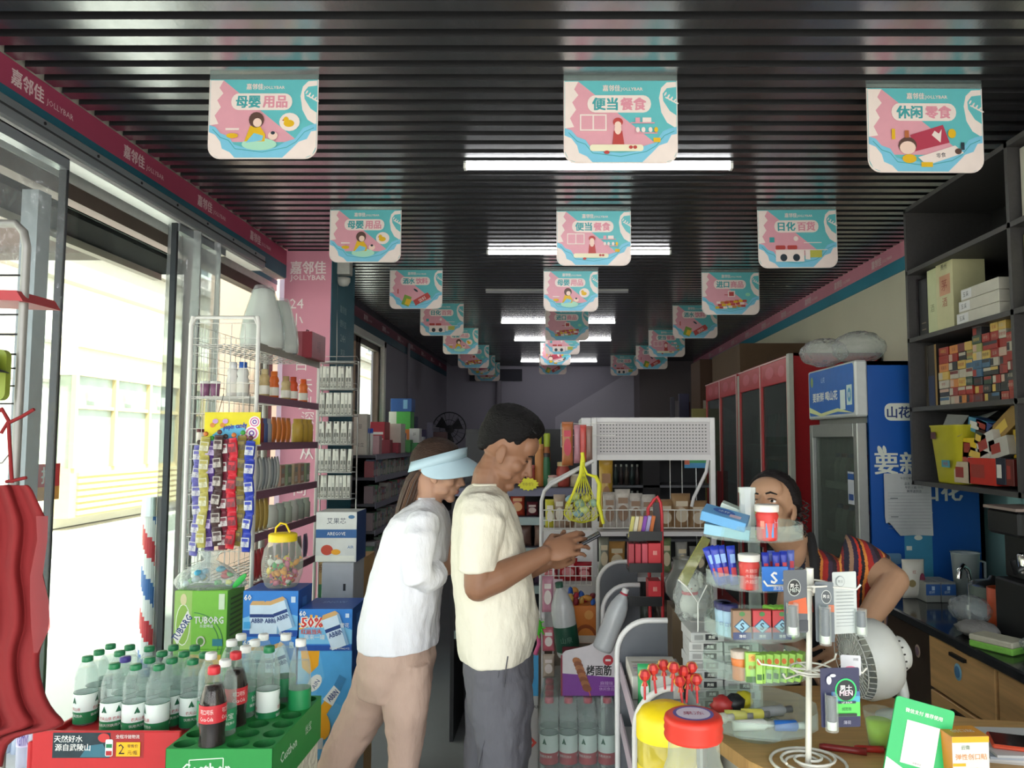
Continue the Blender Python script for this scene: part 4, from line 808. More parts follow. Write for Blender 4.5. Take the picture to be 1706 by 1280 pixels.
for i, (px, y0, y1, c, c2, lab) in enumerate(((331, 742, 928, '#6a68b0', '#cfd0e8', 'violet blue candy strip hanging behind the plastic curtain'), (342, 728, 936, '#b8ae5c', '#f0e8b0', 'pale yellow candy strip beside the curtain'), (352, 735, 930, '#5a3f8a', '#b9a8d8', 'deep purple candy strip'),
        (365, 725, 918, '#4a3434', '#b8b0a8', 'dark brown and silver candy strip'), (375, 732, 930, '#7c3040', '#e6ded4', 'brown candy strip with cream labels beside the red one'), (389, 730, 925, '#d22c3c', '#7a2030', 'bright red candy strip in the middle'),
        (404, 726, 932, '#8a7a3c', '#5a4c34', 'olive and brown candy strip right of the red one'), (417, 735, 925, '#3042b0', '#c8d0f0', 'royal blue candy strip at the right end'))):
    Yc = 3.17-.012*(i % 2); t = at(px, y0, Yc); b = at(px, y1, Yc); n = max(1, int((t.z-b.z)/.074)); o = thing('candy_strip', lab, 'candy', tuple(t)); cm = candy(c, c2)
    for k in range(n): link('candy_bar', cm, o, (.004*sin(k*2+i), 0, -.074*k), (0, .12*sin(k*1.7+i), .2*sin(k+i)))
    for cc in range(1): MB().ell((0, .004, .012), (.011, .006, .010), m_(('#3a2c28', '#c8702c', '#3f9a3a', '#5a2c28')[i % 4]), 10, 8).build('top_knot', o)
# ================================================================ wire rack of carded packs at the pillar
rk = thing('wire_card_rack', 'grey wire rack hung with rows of carded packs against the blue pillar side', 'rack', (-1.42, 4.94, 0))
zz = [at(570, y, 4.94).z for y in (650, 694, 742, 788, 832)]; z_t = at(570, 600, 4.94).z; z_b = at(570, 850, 4.94).z
RG = mat('#b9b7b4', .4, .3, var=.02)
for x in (-.115, .12): MB().cyl((x, .08, .0), (x, .08, z_t), .005, .005, RG, 6).build('post', rk)
for z in zz+[z_t-.02]:
    q = MB(); q.tube([(-.115, .08, z), (-.115, -.04, z+.008), (.14, -.04, z+.008), (.12, .08, z)], .0025, RG, 6); q.tube([(-.115, .08, z+.03), (-.115, -.045, z+.038), (.14, -.045, z+.038), (.12, .08, z+.03)], .0018, RG, 6); q.build('basket', rk)
    MB().box(-.113, .12, -.038, .08, z, z+.003, RG).build('tray_floor', rk)
pk = {}
for r_, z in enumerate(zz):
    n = 9
    for k in range(n):
        c = ('#ccc8c2', '#d6d2ca', '#b4b0ac', '#e0dcd4')[(k*5+r_) % 4]
        if c not in pk:
            q = MB().box(-.011, .011, -.02, .02, 0, .148, m_(c), .001); D = Decal(q, (-.011, -.02, 0), (1, 0, 0), (0, 0, 1)); D.rect(.004, .012, .018, .075, m_('#77736f')); D.rect(.004, .10, .018, .135, m_('#e0dcd4')); D.rect(.008, .02, .014, .05, m_('#d8d4cc')); pk[c] = q.mesh()
        o = link('medicine_box', pk[c], None, (-1.42-.10+.0242*k, 4.94+.004, z+.0035), (0, .05*sin(k*3+r_), 0)); tag(o, ('narrow pale medicine box in the top row of the wire rack', 'narrow pale medicine box in the second row of the wire rack', 'narrow pale medicine box in the middle row of the wire rack', 'narrow pale medicine box in the fourth row of the wire rack', 'narrow pale medicine box in the bottom row of the wire rack')[r_], 'box', 'medicine boxes in the wire rack')
# ================================================================ long gondola along the window wall
lg = thing('gondola_shelf', 'long dark grey shelving along the window wall full of packs', 'shelf', (-1.35, 5.75, 0)); SD = mat('#55555c', .4, .4, var=.04)
LZ = (1.48, 1.315, 1.12, .92, .70, .45, .2)
MB().box(-.53, -.50, 0, 6.2, 0, 1.5, SD).build('back_panel', lg)
for i, z in enumerate(LZ): MB().box(-.50, 0, 0, 6.2, z-.02, z, SD).build('shelf', lg); MB().box(0, .006, 0, 6.2, z-.035, z+.008, m_('#8e8c9c', .4)).build('price_strip', lg)
for k in range(8): MB().box(-.5, -.47, .88*k, .88*k+.03, 0, 1.48, SD).build('upright', lg)
pc = ['#a8a8ae', '#7c8c80', '#c4c0b8', '#8c7a80', '#6a7c98', '#b0aaa2', '#5c8c6a', '#a05a60']
gm_ = {}
for i, z in enumerate(LZ[1:6]):
    y = 5.78
    while y < (9.6 if i < 3 else 7.6):
        c = random.choice(pc); h = random.choice((.10, .12, .13)); w_ = random.choice((.04, .055, .07)); key = (c, h, w_)
        if key not in gm_:
            q = MB().box(-.07, 0, 0, w_*.92, 0, h, m_(c), .001); D = Decal(q, (0, 0, 0), (0, 1, 0), (0, 0, 1)); D.rect(w_*.1, h*.1, w_*.8, h*.45, m_('#bdb9b2')); D.rect(w_*.1, h*.6, w_*.8, h*.85, m_(random.choice(pc))); gm_[key] = q.mesh()
        o = link('goods_box', gm_[key], None, (-1.37, y, z+.0005)); tag(o, ('small muted box on the second highest shelf of the long shelving', 'small muted box on the third shelf of the long shelving', 'small muted box on the fourth shelf of the long shelving', 'small muted box on the fifth shelf of the long shelving', 'small muted box on the sixth shelf of the long shelving')[i], 'box', 'packs on shelf %s of the window wall' % ('two', 'three', 'four', 'five', 'six')[i]); y += w_+.004
# on its top shelf
def onshelf(x0, x1, yt, Yd, dep, c, lab, name='goods_box', front=None, zb=1.481, z1=None):
    a, b = at(x0, yt, Yd), at(x1, yt, Yd); return carton(name, lab, a.x, b.x, Yd, Yd+dep, zb, z1 or a.z, m_(c), front=front)
onshelf(617, 641, 703, 6.35, .2, '#b23040', 'red goods box on the long shelving behind the blue capped tubes', front=lambda D, w, h: [D.rect(w*.1, h*(.2+.2*k), w*.9, h*(.28+.2*k), WHITE) for k in range(3)])
onshelf(642, 668, 706, 6.6, .2, '#d6d2c6', 'plain white goods box next to the red one on the long shelving')
for k in range(4):
    o = thing('cream_tube', 'white tube with a bright blue cap on the long shelving', 'tube', ((600+6.5*k-928)/F*5.85, 5.85, 1.481), 0, 'blue capped tubes'); 
    MB().lathe([(0, .17), (.0125, .165), (.012, 0), (0, 0)], WHITE, 10).build('tube_body', o); MB().lathe([(.013, .165), (.013, .2), (0, .2)], m_('#2c5fd0'), 10).build('cap', o)
o = carton('medicine_box', 'large white box with black lettering at the end of the wire card rack', -1.53, -1.43, 5.80, 5.9, 1.481, 1.79, m_('#cfcbc0'), front=lambda D, w, h: (D.text('SSI', w*.5, h*.7, .02, BLACK, a=-pi/2), D.text('日立', w*.5, h*.25, .03, m_('#5a5a5c'))))
onshelf(671, 684, 733, 6.9, .12, '#3f8a48', 'green box on the long shelving below the white carton')
onshelf(682, 699, 714, 7.2, .12, '#cfd0d2', 'white box with dark lettering on the long shelving', front=lambda D, w, h: (D.text('JS', w*.5, h*.75, .03, BLACK),))
onshelf(701, 709, 716, 9.4, .1, '#4a3f6a', 'dark violet box on the long shelving'); onshelf(711, 720, 704, 9.6, .1, '#8a88a0', 'lilac grey tall box on the long shelving'); onshelf(722, 744, 720, 9.8, .1, '#6a4a4c', 'brown box in front of the black fan')
a = onshelf(648, 684, 686, 7.9, .2, '#4fae52', 'green topped pack on the box pile near the window', zb=1.481, front=lambda D, w, h: (D.rect(0, 0, w*.35, h, m_('#d8dcd0')), D.rect(0, 0, w, h*.55, m_('#b9682c'))))
onshelf(651, 686, 664, 7.9, .2, '#2c5aa0', 'blue packed bundle on top of the box pile', zb=at(651, 686, 7.9).z+.002, front=lambda D, w, h: (D.rect(w*.6, h*.2, w*.8, h*.9, m_('#7ab0d8')),))
for k, (a, b, yt, Yd, c, l) in enumerate(((619, 632, 726, 6.1, '#c8a0a4', 'pink and white box standing before the red one'), (634, 650, 733, 6.3, '#8a3440', 'dark red low pack before the plain white box'), (650, 664, 738, 6.45, '#a8384a', 'crimson low pack on the long shelving'), (664, 674, 722, 7.1, '#7a6a8a', 'lilac pack beside the green box'), (685, 696, 738, 6.95, '#3c8a50', 'second green pack at the shelf front'),
        (696, 706, 728, 8.4, '#b8b4c0', 'pale narrow box further along the long shelving'), (706, 714, 735, 8.7, '#5a5478', 'small violet box further along the long shelving'), (668, 682, 700, 8.3, '#b0a89c', 'beige box behind the green topped pack'), (684, 694, 694, 8.9, '#2c3458', 'navy tall box behind the white lettered one'), (624, 636, 714, 6.75, '#d8d4cc', 'white box behind the red one'))):
    onshelf(a, b, yt, Yd, .1, c, l)
fn = thing('pedestal_fan', 'dark fan standing on the long shelving by the wall', 'fan', (at(748, 760, 10.6).x, 10.6, 1.481)); DKM = mat('#1e1e26', .5, var=.05)
zc_ = at(748, 715, 10.6).z-1.481; MB().lathe([(0, 0), (.1, 0), (.1, .02), (.03, .03)], DKM, 16).build('base', fn); MB().cyl((0, 0, .02), (0, 0, zc_), .02, .02, DKM).build('stem', fn)
q = MB(); R_ = .23; q.tube([(R_*cos(2*pi*k/28), 0, zc_+R_*sin(2*pi*k/28)) for k in range(28)], .008, DKM, 6, True); q.tube([(R_*.55*cos(2*pi*k/20), -.04, zc_+R_*.55*sin(2*pi*k/20)) for k in range(20)], .004, DKM, 5, True)
for k in range(20): a = 2*pi*k/20; q.tube([(0, -.06, zc_), (R_*.55*cos(a), -.04, zc_+R_*.55*sin(a)), (R_*cos(a), 0, zc_+R_*sin(a))], .003, DKM, 4)
q.build('grille', fn); q = MB()
for k in range(3):
    a = 2*pi*k/3; q.add([(0, -.01, zc_), (R_*.85*cos(a), -.02, zc_+R_*.85*sin(a)), (R_*.85*cos(a+.9), .01, zc_+R_*.85*sin(a+.9))], [(0, 1, 2)], DKM)
q.build('fan_blades', fn); MB().cyl((0, -.05, zc_), (0, .1, zc_), .05, .06, DKM, 16).build('motor', fn)
# ================================================================ rack and red cloth at the very left
rr = thing('wire_display_rack', 'grey wire display rack with arched top at the edge of the glass front', 'rack', (-.91, 1.30, 0)); GRY = mat('#8c8a86', .4, .4)
MB().tube([(0, 0, 0), (0, 0, 1.93), (-.006, 0, 1.955), (-.02, 0, 1.97), (-.20, 0, 1.97)], .007, GRY, 10).build('frame', rr)
for k in range(5): MB().cyl((-.2, 0, 1.88-.034*k), (0, 0, 1.88-.034*k), .0018, .0018, BLACK, 5).build('wire', rr)
MB().tube([(-.2, .01, 1.55), (-.03, .01, 1.56), (0, .01, 1.60)], .0015, GRY, 5).build('wire', rr)
for z in (1.72, 1.69, 1.66): MB().cyl((-.2, 0, z), (0, 0, z), .0015, .0015, BLACK, 5).build('wire', rr)
q = MB(); q.prism([(-.2, 1.855), (.0, 1.85), (.012, 1.832), (-.2, 1.84)], m_('#9c2a30'), (0, -.02, 0), (1, 0, 0), (0, 0, 1), .1); q.build('red_shelf_edge', rr)
gp = MB(); gp.prism(rrect(-.14, -.085, .002, .0, .012), m_('#7c8a2c'), (0, 0, 0), (1, 0, 0), (0, 0, 1), .012); gp = gp.build('hanging_card', None, (-.915, 1.27, 1.749)); tag(gp, 'olive green rounded card hanging on the wire rack', 'card')
ht = thing('toy_hat', 'small dark hat hanging in front of the olive card', 'hat', (-.94, 1.24, 1.715)); MB().lathe([(.0, .03), (.02, .028), (.03, .01), (.032, 0)], DKM, 16).build('crown', ht); MB().lathe([(.03, 0), (.045, -.006), (.03, -.004)], DKM, 16).build('brim', ht)
CL = mat('#740e12', .85, var=.05, bump=.15, bscale=25); CL2 = film('#8a1c22', .45, .6, tint='#e08888')
rc = thing('red_dress', 'sheer red dress with thin straps hung from the wire rack', 'clothing', (-1.0, 1.22, 0))
edge = [(808, 46), (816, 54), (835, 61), (862, 76), (880, 79), (910, 76), (945, 68), (968, 73), (1000, 80), (1042, 83), (1062, 74), (1090, 62), (1130, 66), (1165, 76), (1190, 92), (1203, 112), (1214, 100), (1222, 40), (1236, 8), (1280, 4)]
q = MB(); rows = []; n = 36
for i, (py, xr) in enumerate(edge):
    xl = -75; rows.append([])
    for k in range(n+1):
        u = k/n; px = xl+(xr-xl)*u; p = at(px, py, 1.22+.007*sin(u*21+py*.004)*(.4+py/1600)+.003*sin(u*43+1)); rows[-1].append((p.x+1.0, p.y-1.22, p.z))
V = [p for r in rows for p in r]; q.add(V, [(i*(n+1)+k, i*(n+1)+k+1, (i+1)*(n+1)+k+1, (i+1)*(n+1)+k) for i in range(len(rows)-1) for k in range(n)], CL, True); dr = q.build('dress_cloth', rc)
md = dr.modifiers.new('s', 'SOLIDIFY'); md.thickness = .002; md = dr.modifiers.new('b', 'SUBSURF'); md.levels = 1; md.render_levels = 1
q = MB()
for pts in (((2, 680), (14, 700), (16, 740), (20, 805)), ((16, 704), (35, 695), (57, 682)), ((10, 803), (26, 800), (44, 796)), ((-20, 690), (4, 684), (14, 702), (2, 722))):
    q.tube([tuple(at(a, b, 1.225)-Vector((-1.0, 1.22, 0))) for a, b in pts], .0028, CL, 6)
q.build('straps', rc)
q = MB(); rows = [(860, 60, 79), (900, 62, 78), (960, 50, 70), (1000, 50, 80), (1045, 52, 83), (1088, 56, 62)]
for i, (py, a, b) in enumerate(rows[:-1]):
    r2 = rows[i+1]; f = lambda x, y, dd: tuple(at(x, y, 1.205+dd)-Vector((-1.0, 1.22, 0))); q.add([f(a, py, 0), f(b+1, py, .004), f(r2[2]+1, r2[0], .004), f(r2[1], r2[0], 0)], [(0, 1, 2, 3)], CL2, True)
q.build('sheer_trim', rc)
# ================================================================ middle of the shop
DK = mat('#2c2c30', .6, var=.05)
# shelf behind the man
bs = thing('snack_shelf', 'dark snack shelf with pale price edge, right of the man', 'shelf', (0, 4.2, 0))
SZ = [at(900, y, 4.2).z for y in (813, 861, 912, 975, 1050)]
for i, z in enumerate(SZ):
    MB().box(-.55, .17, 0, .45, z-.02, z, m_('#4a4a58')).build('shelf', bs); MB().box(-.55, .17, -.006, 0, z-.045, z-.004, m_('#6a6880' if i == 0 else '#a4b4b4')).build('price_strip', bs)
MB().box(-.55, .17, .45, .47, 0, 1.66, DK).build('back_panel', bs); MB().box(-.57, -.55, 0, .47, 0, SZ[0], DK).build('side_panel', bs); MB().box(.17, .19, 0, .47, 0, SZ[0], DK).build('side_panel', bs)
def jarthing(name, lab, px, base_y, top_y, Yd, w_px, body, cap, group=None, neck=.8, lidh=.14, z0=None, film_=False, cat='jar', inner=None):
    b = at(px, base_y, Yd); z0 = b.z if z0 is None else z0; h = at(px, top_y, Yd).z-z0; r = w_px*Yd/F/2; o = thing(name, lab, cat, (b.x, Yd, z0), 0, group)
    bm = body if not isinstance(body, str) else m_(body)
    MB().lathe([(0, .001), (r*.92, 0), (r, h*.03), (r, h*(1-lidh)*.8), (r*neck, h*(1-lidh)*.95), (r*neck, h*(1-lidh))], bm, 18).build('jar_body', o)
    MB().lathe([(r*neck*1.12, h*(1-lidh)*.98), (r*neck*1.14, h*.97), (r*neck*1.05, h), (0, h)], m_(cap) if isinstance(cap, str) else cap, 18).build('lid', o)
    if inner: MB().lathe([(0, .004), (r*.9, .004), (r*.93, h*.55), (0, h*.56)], m_(inner), 14).build('contents', o)
    return o
z1 = SZ[0]+.001
for a in ((899, 740, 16, '#b8763c', '#c88a4c', 'tall amber snack jar at the front of the dark shelf top', .1), (921, 792, 22, '#cfc8bc', '#d8a8a0', 'pale tub with pink lid on the dark shelf top', .15), (938, 770, 22, '#b04a40', '#c8b080', 'red tub on the dark shelf top near the white frame', .15), (884, 775, 15, '#a04a44', '#c07070', 'small red jar beside the yellow star card', .12), (910, 755, 14, '#2f6a44', '#3c3030', 'dark green jar behind the amber one', .1), (960, 790, 20, '#c8b898', '#d8d0c0', 'cream tub behind the yellow toy bag', .1)):
    jarthing('snack_jar', a[5], a[0], 811, a[1], 4.3, a[2], a[3], a[4], None, lidh=a[6], z0=z1)
for px, c in ((897, '#c0c030'), (911, '#a8b838'), (868, '#7a7a38')):
    jarthing('snack_jar', 'jar with yellow green cap in the back row of the dark shelf', px, 811, 722, 4.5, 12, '#a86030', c, 'yellow green capped jars', lidh=.25, z0=z1)
st = thing('price_star', 'yellow starburst price card on the edge of the dark shelf', 'card', (at(880, 807, 4.15).x, 4.15, at(880, 807, 4.15).z)); q = MB(); P = []
for k in range(28): a = 2*pi*k/28; r = 1 if k % 2 else .82; P.append((.058*r*cos(a), .036*r*sin(a)))
q.prism(P, m_('#e8e020'), (0, 0, 0), (1, 0, 0), (0, 0, 1), .002); D = Decal(q, (0, -.0005, 0), (1, 0, 0), (0, 0, 1)); D.text('特价', 0, 0, .018, m_('#b8a010'), w=.06); q.build('card', st)
def pk_(name, lab, x0, x1, y0, y1, Yd, c, t=.05, cat='pack', group=None, z0=None, c2=None, rot=None, mm=None):
    """upright crimped bag filling a pixel box"""
    a, b = at(x0, y1, Yd), at(x1, y0, Yd); z0 = a.z if z0 is None else z0; w_, h = b.x-a.x, b.z-z0; o = thing(name, lab, cat, ((a.x+b.x)/2, Yd, z0), 0, group, rot)
    q = MB(); pouch(q, w_, h, t, mm or mat(c, .3, var=.1, scale=40)); q.build('pouch', o)
    if c2: q = MB(); D = Decal(q, (-w_/2, -t/2-.001, 0), (1, 0, 0), (0, 0, 1)); D.ell(w_*.5, h*.42, w_*.32, h*.2, m_(c2)); D.rect(w_*.2, h*.66, w_*.8, h*.80, m_(c2)); q.build('print', o)
    return o
pk_('snack_pack', 'red and orange snack bag on the second board of the dark shelf', 850, 875, 822, 858, 4.24, '#b0402c', .06, z0=SZ[1]+.001, c2='#d8a070'); pk_('snack_pack', 'round dark red packed snack beside the red and orange bag', 877, 897, 836, 858, 4.24, '#6a3038', .06, z0=SZ[1]+.001, c2='#c8b0a8')
for k in range(5): pk_('snack_pack', 'brown pack on the third board of the dark shelf', 800+30*k, 826+30*k, 874, 908, 4.25, ('#6a4c44', '#8a6a5c')[k % 2], .05, 'pack', 'brown packs on the dark shelf', SZ[2]+.001)
for k in range(5): pk_('snack_pack', 'mauve or red pack on the fourth board of the dark shelf', 800+30*k, 826+30*k, 928, 968, 4.25, ('#8c4858', '#6a5068')[k % 2], .05, 'pack', 'mauve packs on the dark shelf', SZ[3]+.001)
# pegboard gondola
WM = mat('#d2cfd0', .35, var=.03); Yg = 3.6; gX0, gX1 = at(990, 700, Yg).x, at(1186, 700, Yg).x; gz = at(990, 696, Yg).z
pg = thing('pegboard_rack', 'white steel rack with perforated header board and wire baskets', 'shelf', (gX0, Yg, 0)); GW = gX1-gX0; zt, zb = at(1000, 703, Yg).z, at(1000, 758, Yg).z
for x in (0, GW): MB().box(x-.012, x+.012, -.012, .03, 0, gz, WM, .003).build('post', pg)
MB().box(0, GW, -.008, .02, gz-.02, gz, WM).build('top_rail', pg); MB().box(0, GW, -.01, .02, zb-.025, zb, WM).build('lower_rail', pg)
pb_ = MB().box(.012, GW-.012, .0, .006, zb, zt, mat('#bdb8ba', .4, var=.02)); pb_.build('perforated_board', pg)
q = MB(); nx_, nz_ = 34, 9
for i in range(nx_):
    for k in range(nz_):
        x = .03+(GW-.06)*i/(nx_-1); z = zb+.015+(zt-zb-.03)*k/(nz_-1); q.add([(x-.0032, -.0006, z-.0022), (x+.0032, -.0006, z-.0022), (x+.0032, -.0006, z+.0022), (x-.0032, -.0006, z+.0022)], [(0, 1, 2, 3)], BLACK)
q = q.build('hole', pg); q['kind'] = 'stuff'
MB().box(-.06, -.012, .03, .5, zt-.12, gz, WM, .003).build('side_cap', pg)
for zz_ in (at(1000, 885, Yg).z, at(1000, 960, Yg).z, .62, .25): MB().box(0, GW, -.03, .42, zz_-.02, zz_, WM).build('shelf', pg)
zs1 = at(1000, 885, Yg).z; zs2 = at(1000, 960, Yg).z
q = MB(); z_a, z_b_ = at(1000, 880, Yg-.05).z, at(1000, 850, Yg-.05).z
for k in range(19): x = .01+(GW-.02)*k/18; q.cyl((x, -.05, z_a), (x, -.05, z_b_), .0017, .0017, WIRE, 5)
for z in (z_a, z_b_): q.cyl((0, -.05, z), (GW, -.05, z), .003, .003, WIRE, 6)
q.build('wire_basket', pg); MB().tube([(GW-.02, 0, zb-.02), (GW-.03, 0, zb-.08), (GW-.09, 0, zb-.2), (GW-.1, 0, zb-.24)], .008, WM, 8).build('brace', pg)
for k in range(2): MB().cyl((GW*.72+.06*k, .3, zs1), (GW*.72+.06*k, .3, zb), .002, .002, WIRE, 5).build('wire', pg)
# bags inside it
CR = film('#dcdad8', .45, .2, bump=.6, bscale=30); 
pk_('loaf_bag', 'yellow loaf bag standing at the left post of the pegboard rack', 998, 1021, 766, 883, Yg+.12, '#b08a34', .08, 'bag', None, zs1+.001, '#8a5a28')
for k, (a, b, t) in enumerate(((1004, 1026, 820), (1024, 1050, 815), (1046, 1070, 822), (1066, 1092, 824))): pk_('bread_bag', 'crinkled clear and white bread bag in the wire basket', a, b, t, 884, Yg+.05, '#cfc8c0', .07, 'bag', 'white bread bags in the rack', zs1+.001, '#8a6a50', mm=mat('#c8c0b8', .3, var=.3, scale=30, bump=.8, bscale=40))
for k, (a, b, t) in enumerate(((1092, 1122, 832), (1118, 1150, 822), (1146, 1178, 834))): pk_('bread_bag', 'brown bread in a clear bag in the right part of the wire basket', a, b, t, 884, Yg+.05, '#9a7a58', .08, 'bag', 'brown bread bags in the rack', zs1+.001, '#c8b8a0')
for k, (a, b, c) in enumerate(((997, 1015, '#8a8a80'), (1012, 1042, '#b88a50'), (1044, 1062, '#4a4440'), (1100, 1118, '#7c8a60'), (1125, 1145, '#a09c98'), (1148, 1176, '#8a8880'))): pk_('snack_pack', 'mixed snack bag on the second shelf of the pegboard rack', a, b, 895+(k*7) % 20, 958, Yg+.08, c, .07, 'pack', 'snack bags low in the pegboard rack', zs2+.001, '#d8c8a8')
for k in range(6): pk_('snack_pack', 'dark snack bag on the low shelf of the pegboard rack', 1000+30*k, 1026+30*k, 1000, 1070, Yg+.1, ('#5a4a40', '#7a5048', '#4a5a50')[k % 3], .07, 'pack', 'dark bags low in the pegboard rack', .621)
# far dark shelving seen through the rack
fr_ = thing('back_shelf', 'dark back shelving seen through the open pegboard rack', 'shelf', (.35, 6.4, 0))
MB().box(0, .95, .4, .42, 0, 1.62, DK).build('back_panel', fr_); MB().box(.36, .5, 0, .4, 0, 1.5, mat('#201c20', .7)).build('divider', fr_)
for z in (1.45, 1.22, 1.0, .78): MB().box(0, .95, 0, .4, z-.02, z, m_('#5a5a60')).build('shelf', fr_)
for i, z in enumerate((1.45, 1.22, 1.0)):
    for k in range(7):
        o = thing('dark_bottle', 'small dark bottle on the back shelving behind the pegboard rack', 'bottle', (.40+.045*k+(.22 if k > 6 else 0), 6.45, z+.001), 0, 'dark bottles on the back shelving'); MB().lathe([(0, 0), (.018, 0), (.018, .1), (.008, .13), (.008, .16), (0, .16)], m_(('#3a2c2c', '#4a4038', '#2c3a38')[k % 3]), 10).build('bottle_body', o); MB().lathe([(.009, .15), (.009, .17), (0, .17)], m_('#a8a8a0'), 8).build('cap', o)
hb = thing('colour_header', 'small blue green yellow red display header behind the right post of the rack', 'sign', tuple(at(1160, 780, 4.6))); q = MB().box(-.07, .07, 0, .004, 0, .08, m_('#38a060')); D = Decal(q, (-.07, 0, 0), (1, 0, 0), (0, 0, 1)); D.rect(0, 0, .14, .03, m_('#3090c8')); D.rect(0, .05, .14, .08, m_('#c8c040')); D.rect(0, .02, .03, .05, m_('#c86040')); q.build('card', hb); MB().cyl((0, .006, 0), (0, .006, -1.44), .004, .004, STEEL, 6).build('pole', hb)
# end rack with angled tubes and baskets, left of the pegboard
er = thing('end_rack', 'white tube end rack with small wire baskets, left of the pegboard', 'rack', (0, 3.3, 0)); L_ = lambda x, y, dy=0: tuple(at(x, y, 3.3+dy)-Vector((0, 3.3, 0)))
for dy, dx in ((0, 0), (.12, 8)):
    MB().tube([L_(988, 768, dy), L_(918, 808-dx/2, dy), L_(907, 818, dy), L_(902, 835, dy), (at(900, 900, 3.3+dy).x, dy, 0)], .008, WM, 8).build('angled_tube', er)
for (x0, x1, ya, yb) in ((905, 986, 850, 884), (905, 986, 944, 975)):
    q = MB(); p0, p1 = L_(x0, yb), L_(x1, ya)
    for k in range(10): x = p0[0]+(p1[0]-p0[0])*k/9; q.tube([(x, 0, p1[2]), (x, -.01, p0[2]), (x, .2, p0[2])], .0016, WIRE, 5)
    for z in (p0[2], p1[2], (p0[2]+p1[2])/2): q.cyl((p0[0], -.004, z), (p1[0], -.004, z), .0022, .0022, WIRE, 5)
    q.build('basket', er)
MB().box(L_(905, 0)[0], L_(988, 0)[0], .2, .21, .3, L_(905, 888)[2], WM).build('back_plate', er)
bz = L_(905, 884)[2]+.002
for k, (a, b, t, c) in enumerate(((908, 925, 832, '#b8b038'), (922, 942, 824, '#a89484'), (938, 958, 830, '#8a6a54'), (955, 975, 834, '#b0a498'), (968, 986, 828, '#7a6a5c'))): pk_('snack_pack', ('yellow snack bag at the left end of the upper end basket', 'beige snack bag with dark print in the upper end basket', 'brown snack bag behind the yellow toy bag', 'pale snack bag low behind the yellow toy bag', 'dark beige snack bag by the white post')[k], a, b, t, 884, 3.38, c, .05, 'pack', 'snack bags in the upper end basket', bz, '#d8cfc0')
bz = L_(905, 975)[2]+.002
for k, (a, b, t, c, l) in enumerate(((906, 930, 938, '#a83848', 'red pack at the left of the lower end basket'), (930, 962, 930, '#b8242c', 'large bright red pack in the lower end basket'), (960, 986, 936, '#98202c', 'dark red pack by the white post in the lower end basket'))): pk_('snack_pack', l, a, b, t, 975, 3.38, c, .05, 'pack', None, bz, '#d88a90')
# candy tubes hung on the wire frame
wf_ = thing('hook_grid', 'small wire hook grid on the side of the pegboard header', 'rack', (0, 3.45, 0)); q = MB(); a, b = at(935, 745, 3.45), at(988, 706, 3.45)
for k in range(5): q.cyl((a.x+(b.x-a.x)*k/4, 0, a.z), (a.x+(b.x-a.x)*k/4, 0, b.z), .0016, .0016, WIRE, 5)
for k in range(3): q.cyl((a.x, 0, a.z+(b.z-a.z)*k/2), (b.x+.1, 0, a.z+(b.z-a.z)*k/2), .0016, .0016, WIRE, 5)
q.build('wire_grid', wf_)
pk_('candy_tube', 'tall red and gold candy bag hung left of the pegboard', 936, 955, 703, 776, 3.40, '#a8643c', .03, 'candy', None, None, '#b8203c'); pk_('candy_tube', 'pink and clear candy bag next to the gold one', 956, 967, 708, 772, 3.40, '#b07a88', .025, 'candy'); pk_('candy_tube', 'coral candy bag with red sticks beside the white post', 966, 977, 708, 770, 3.40, '#c04a44', .025, 'candy'); pk_('candy_tube', 'dim brown candy bag nearest the white post', 976, 987, 710, 768, 3.40, '#8a6a60', .025, 'candy')
# yellow net bag of toys
nb = thing('net_bag', 'bright yellow net bag of small toys hanging on the end rack', 'bag', tuple(at(970, 770, 3.22))); YN = mat('#e6e22a', .5, var=.04); s_ = 3.12/F
q = MB(); prof = [(4, 0), (5, 20), (16, 50), (28, 72), (32, 88), (22, 98), (4, 103)]; G = 18
def nbp(i, a): r, z = prof[i]; return ((r*cos(a)*(1 if z > 40 else .8)+(z-50)*-.02)*s_, r*.7*sin(a)*s_, -z*s_)
for k in range(G):
    a = 2*pi*k/G; q.tube([nbp(i, a+.35*i) for i in range(len(prof))], .0011, YN, 4, caps=False); q.tube([nbp(i, a-.35*i) for i in range(len(prof))], .0011, YN, 4, caps=False)
q = q.build('net', nb); q['kind'] = 'stuff'
q = MB(); q.tube([(0, 0, 0), (.02, -.01, -.05), (.055, -.03, -.06), (.07, -.03, -.09), (.065, -.04, -.17), (.085, -.045, -.25)], [.003, .005, .008, .009, .009, .006], YN, 8); q.tube([(0, 0, .03), (-.005, 0, -.05), (-.06, -.02, -.18)], [.005, .009, .003], YN, 8); q.tube([(0, 0, .04), (.006, 0, 0)], .008, YN, 8); q.build('handle', nb)
for k in range(10): MB().ell((0, 0, 0), (.022, .018, .016), m_(('#9ab8a8', '#c8d8a0', '#88a8b8', '#d0c860')[k % 4]), 8, 6, noise=.15).build('small_toy', nb, (random.uniform(-.05, .05), random.uniform(-.03, .03), -.14-random.uniform(0, .08)))
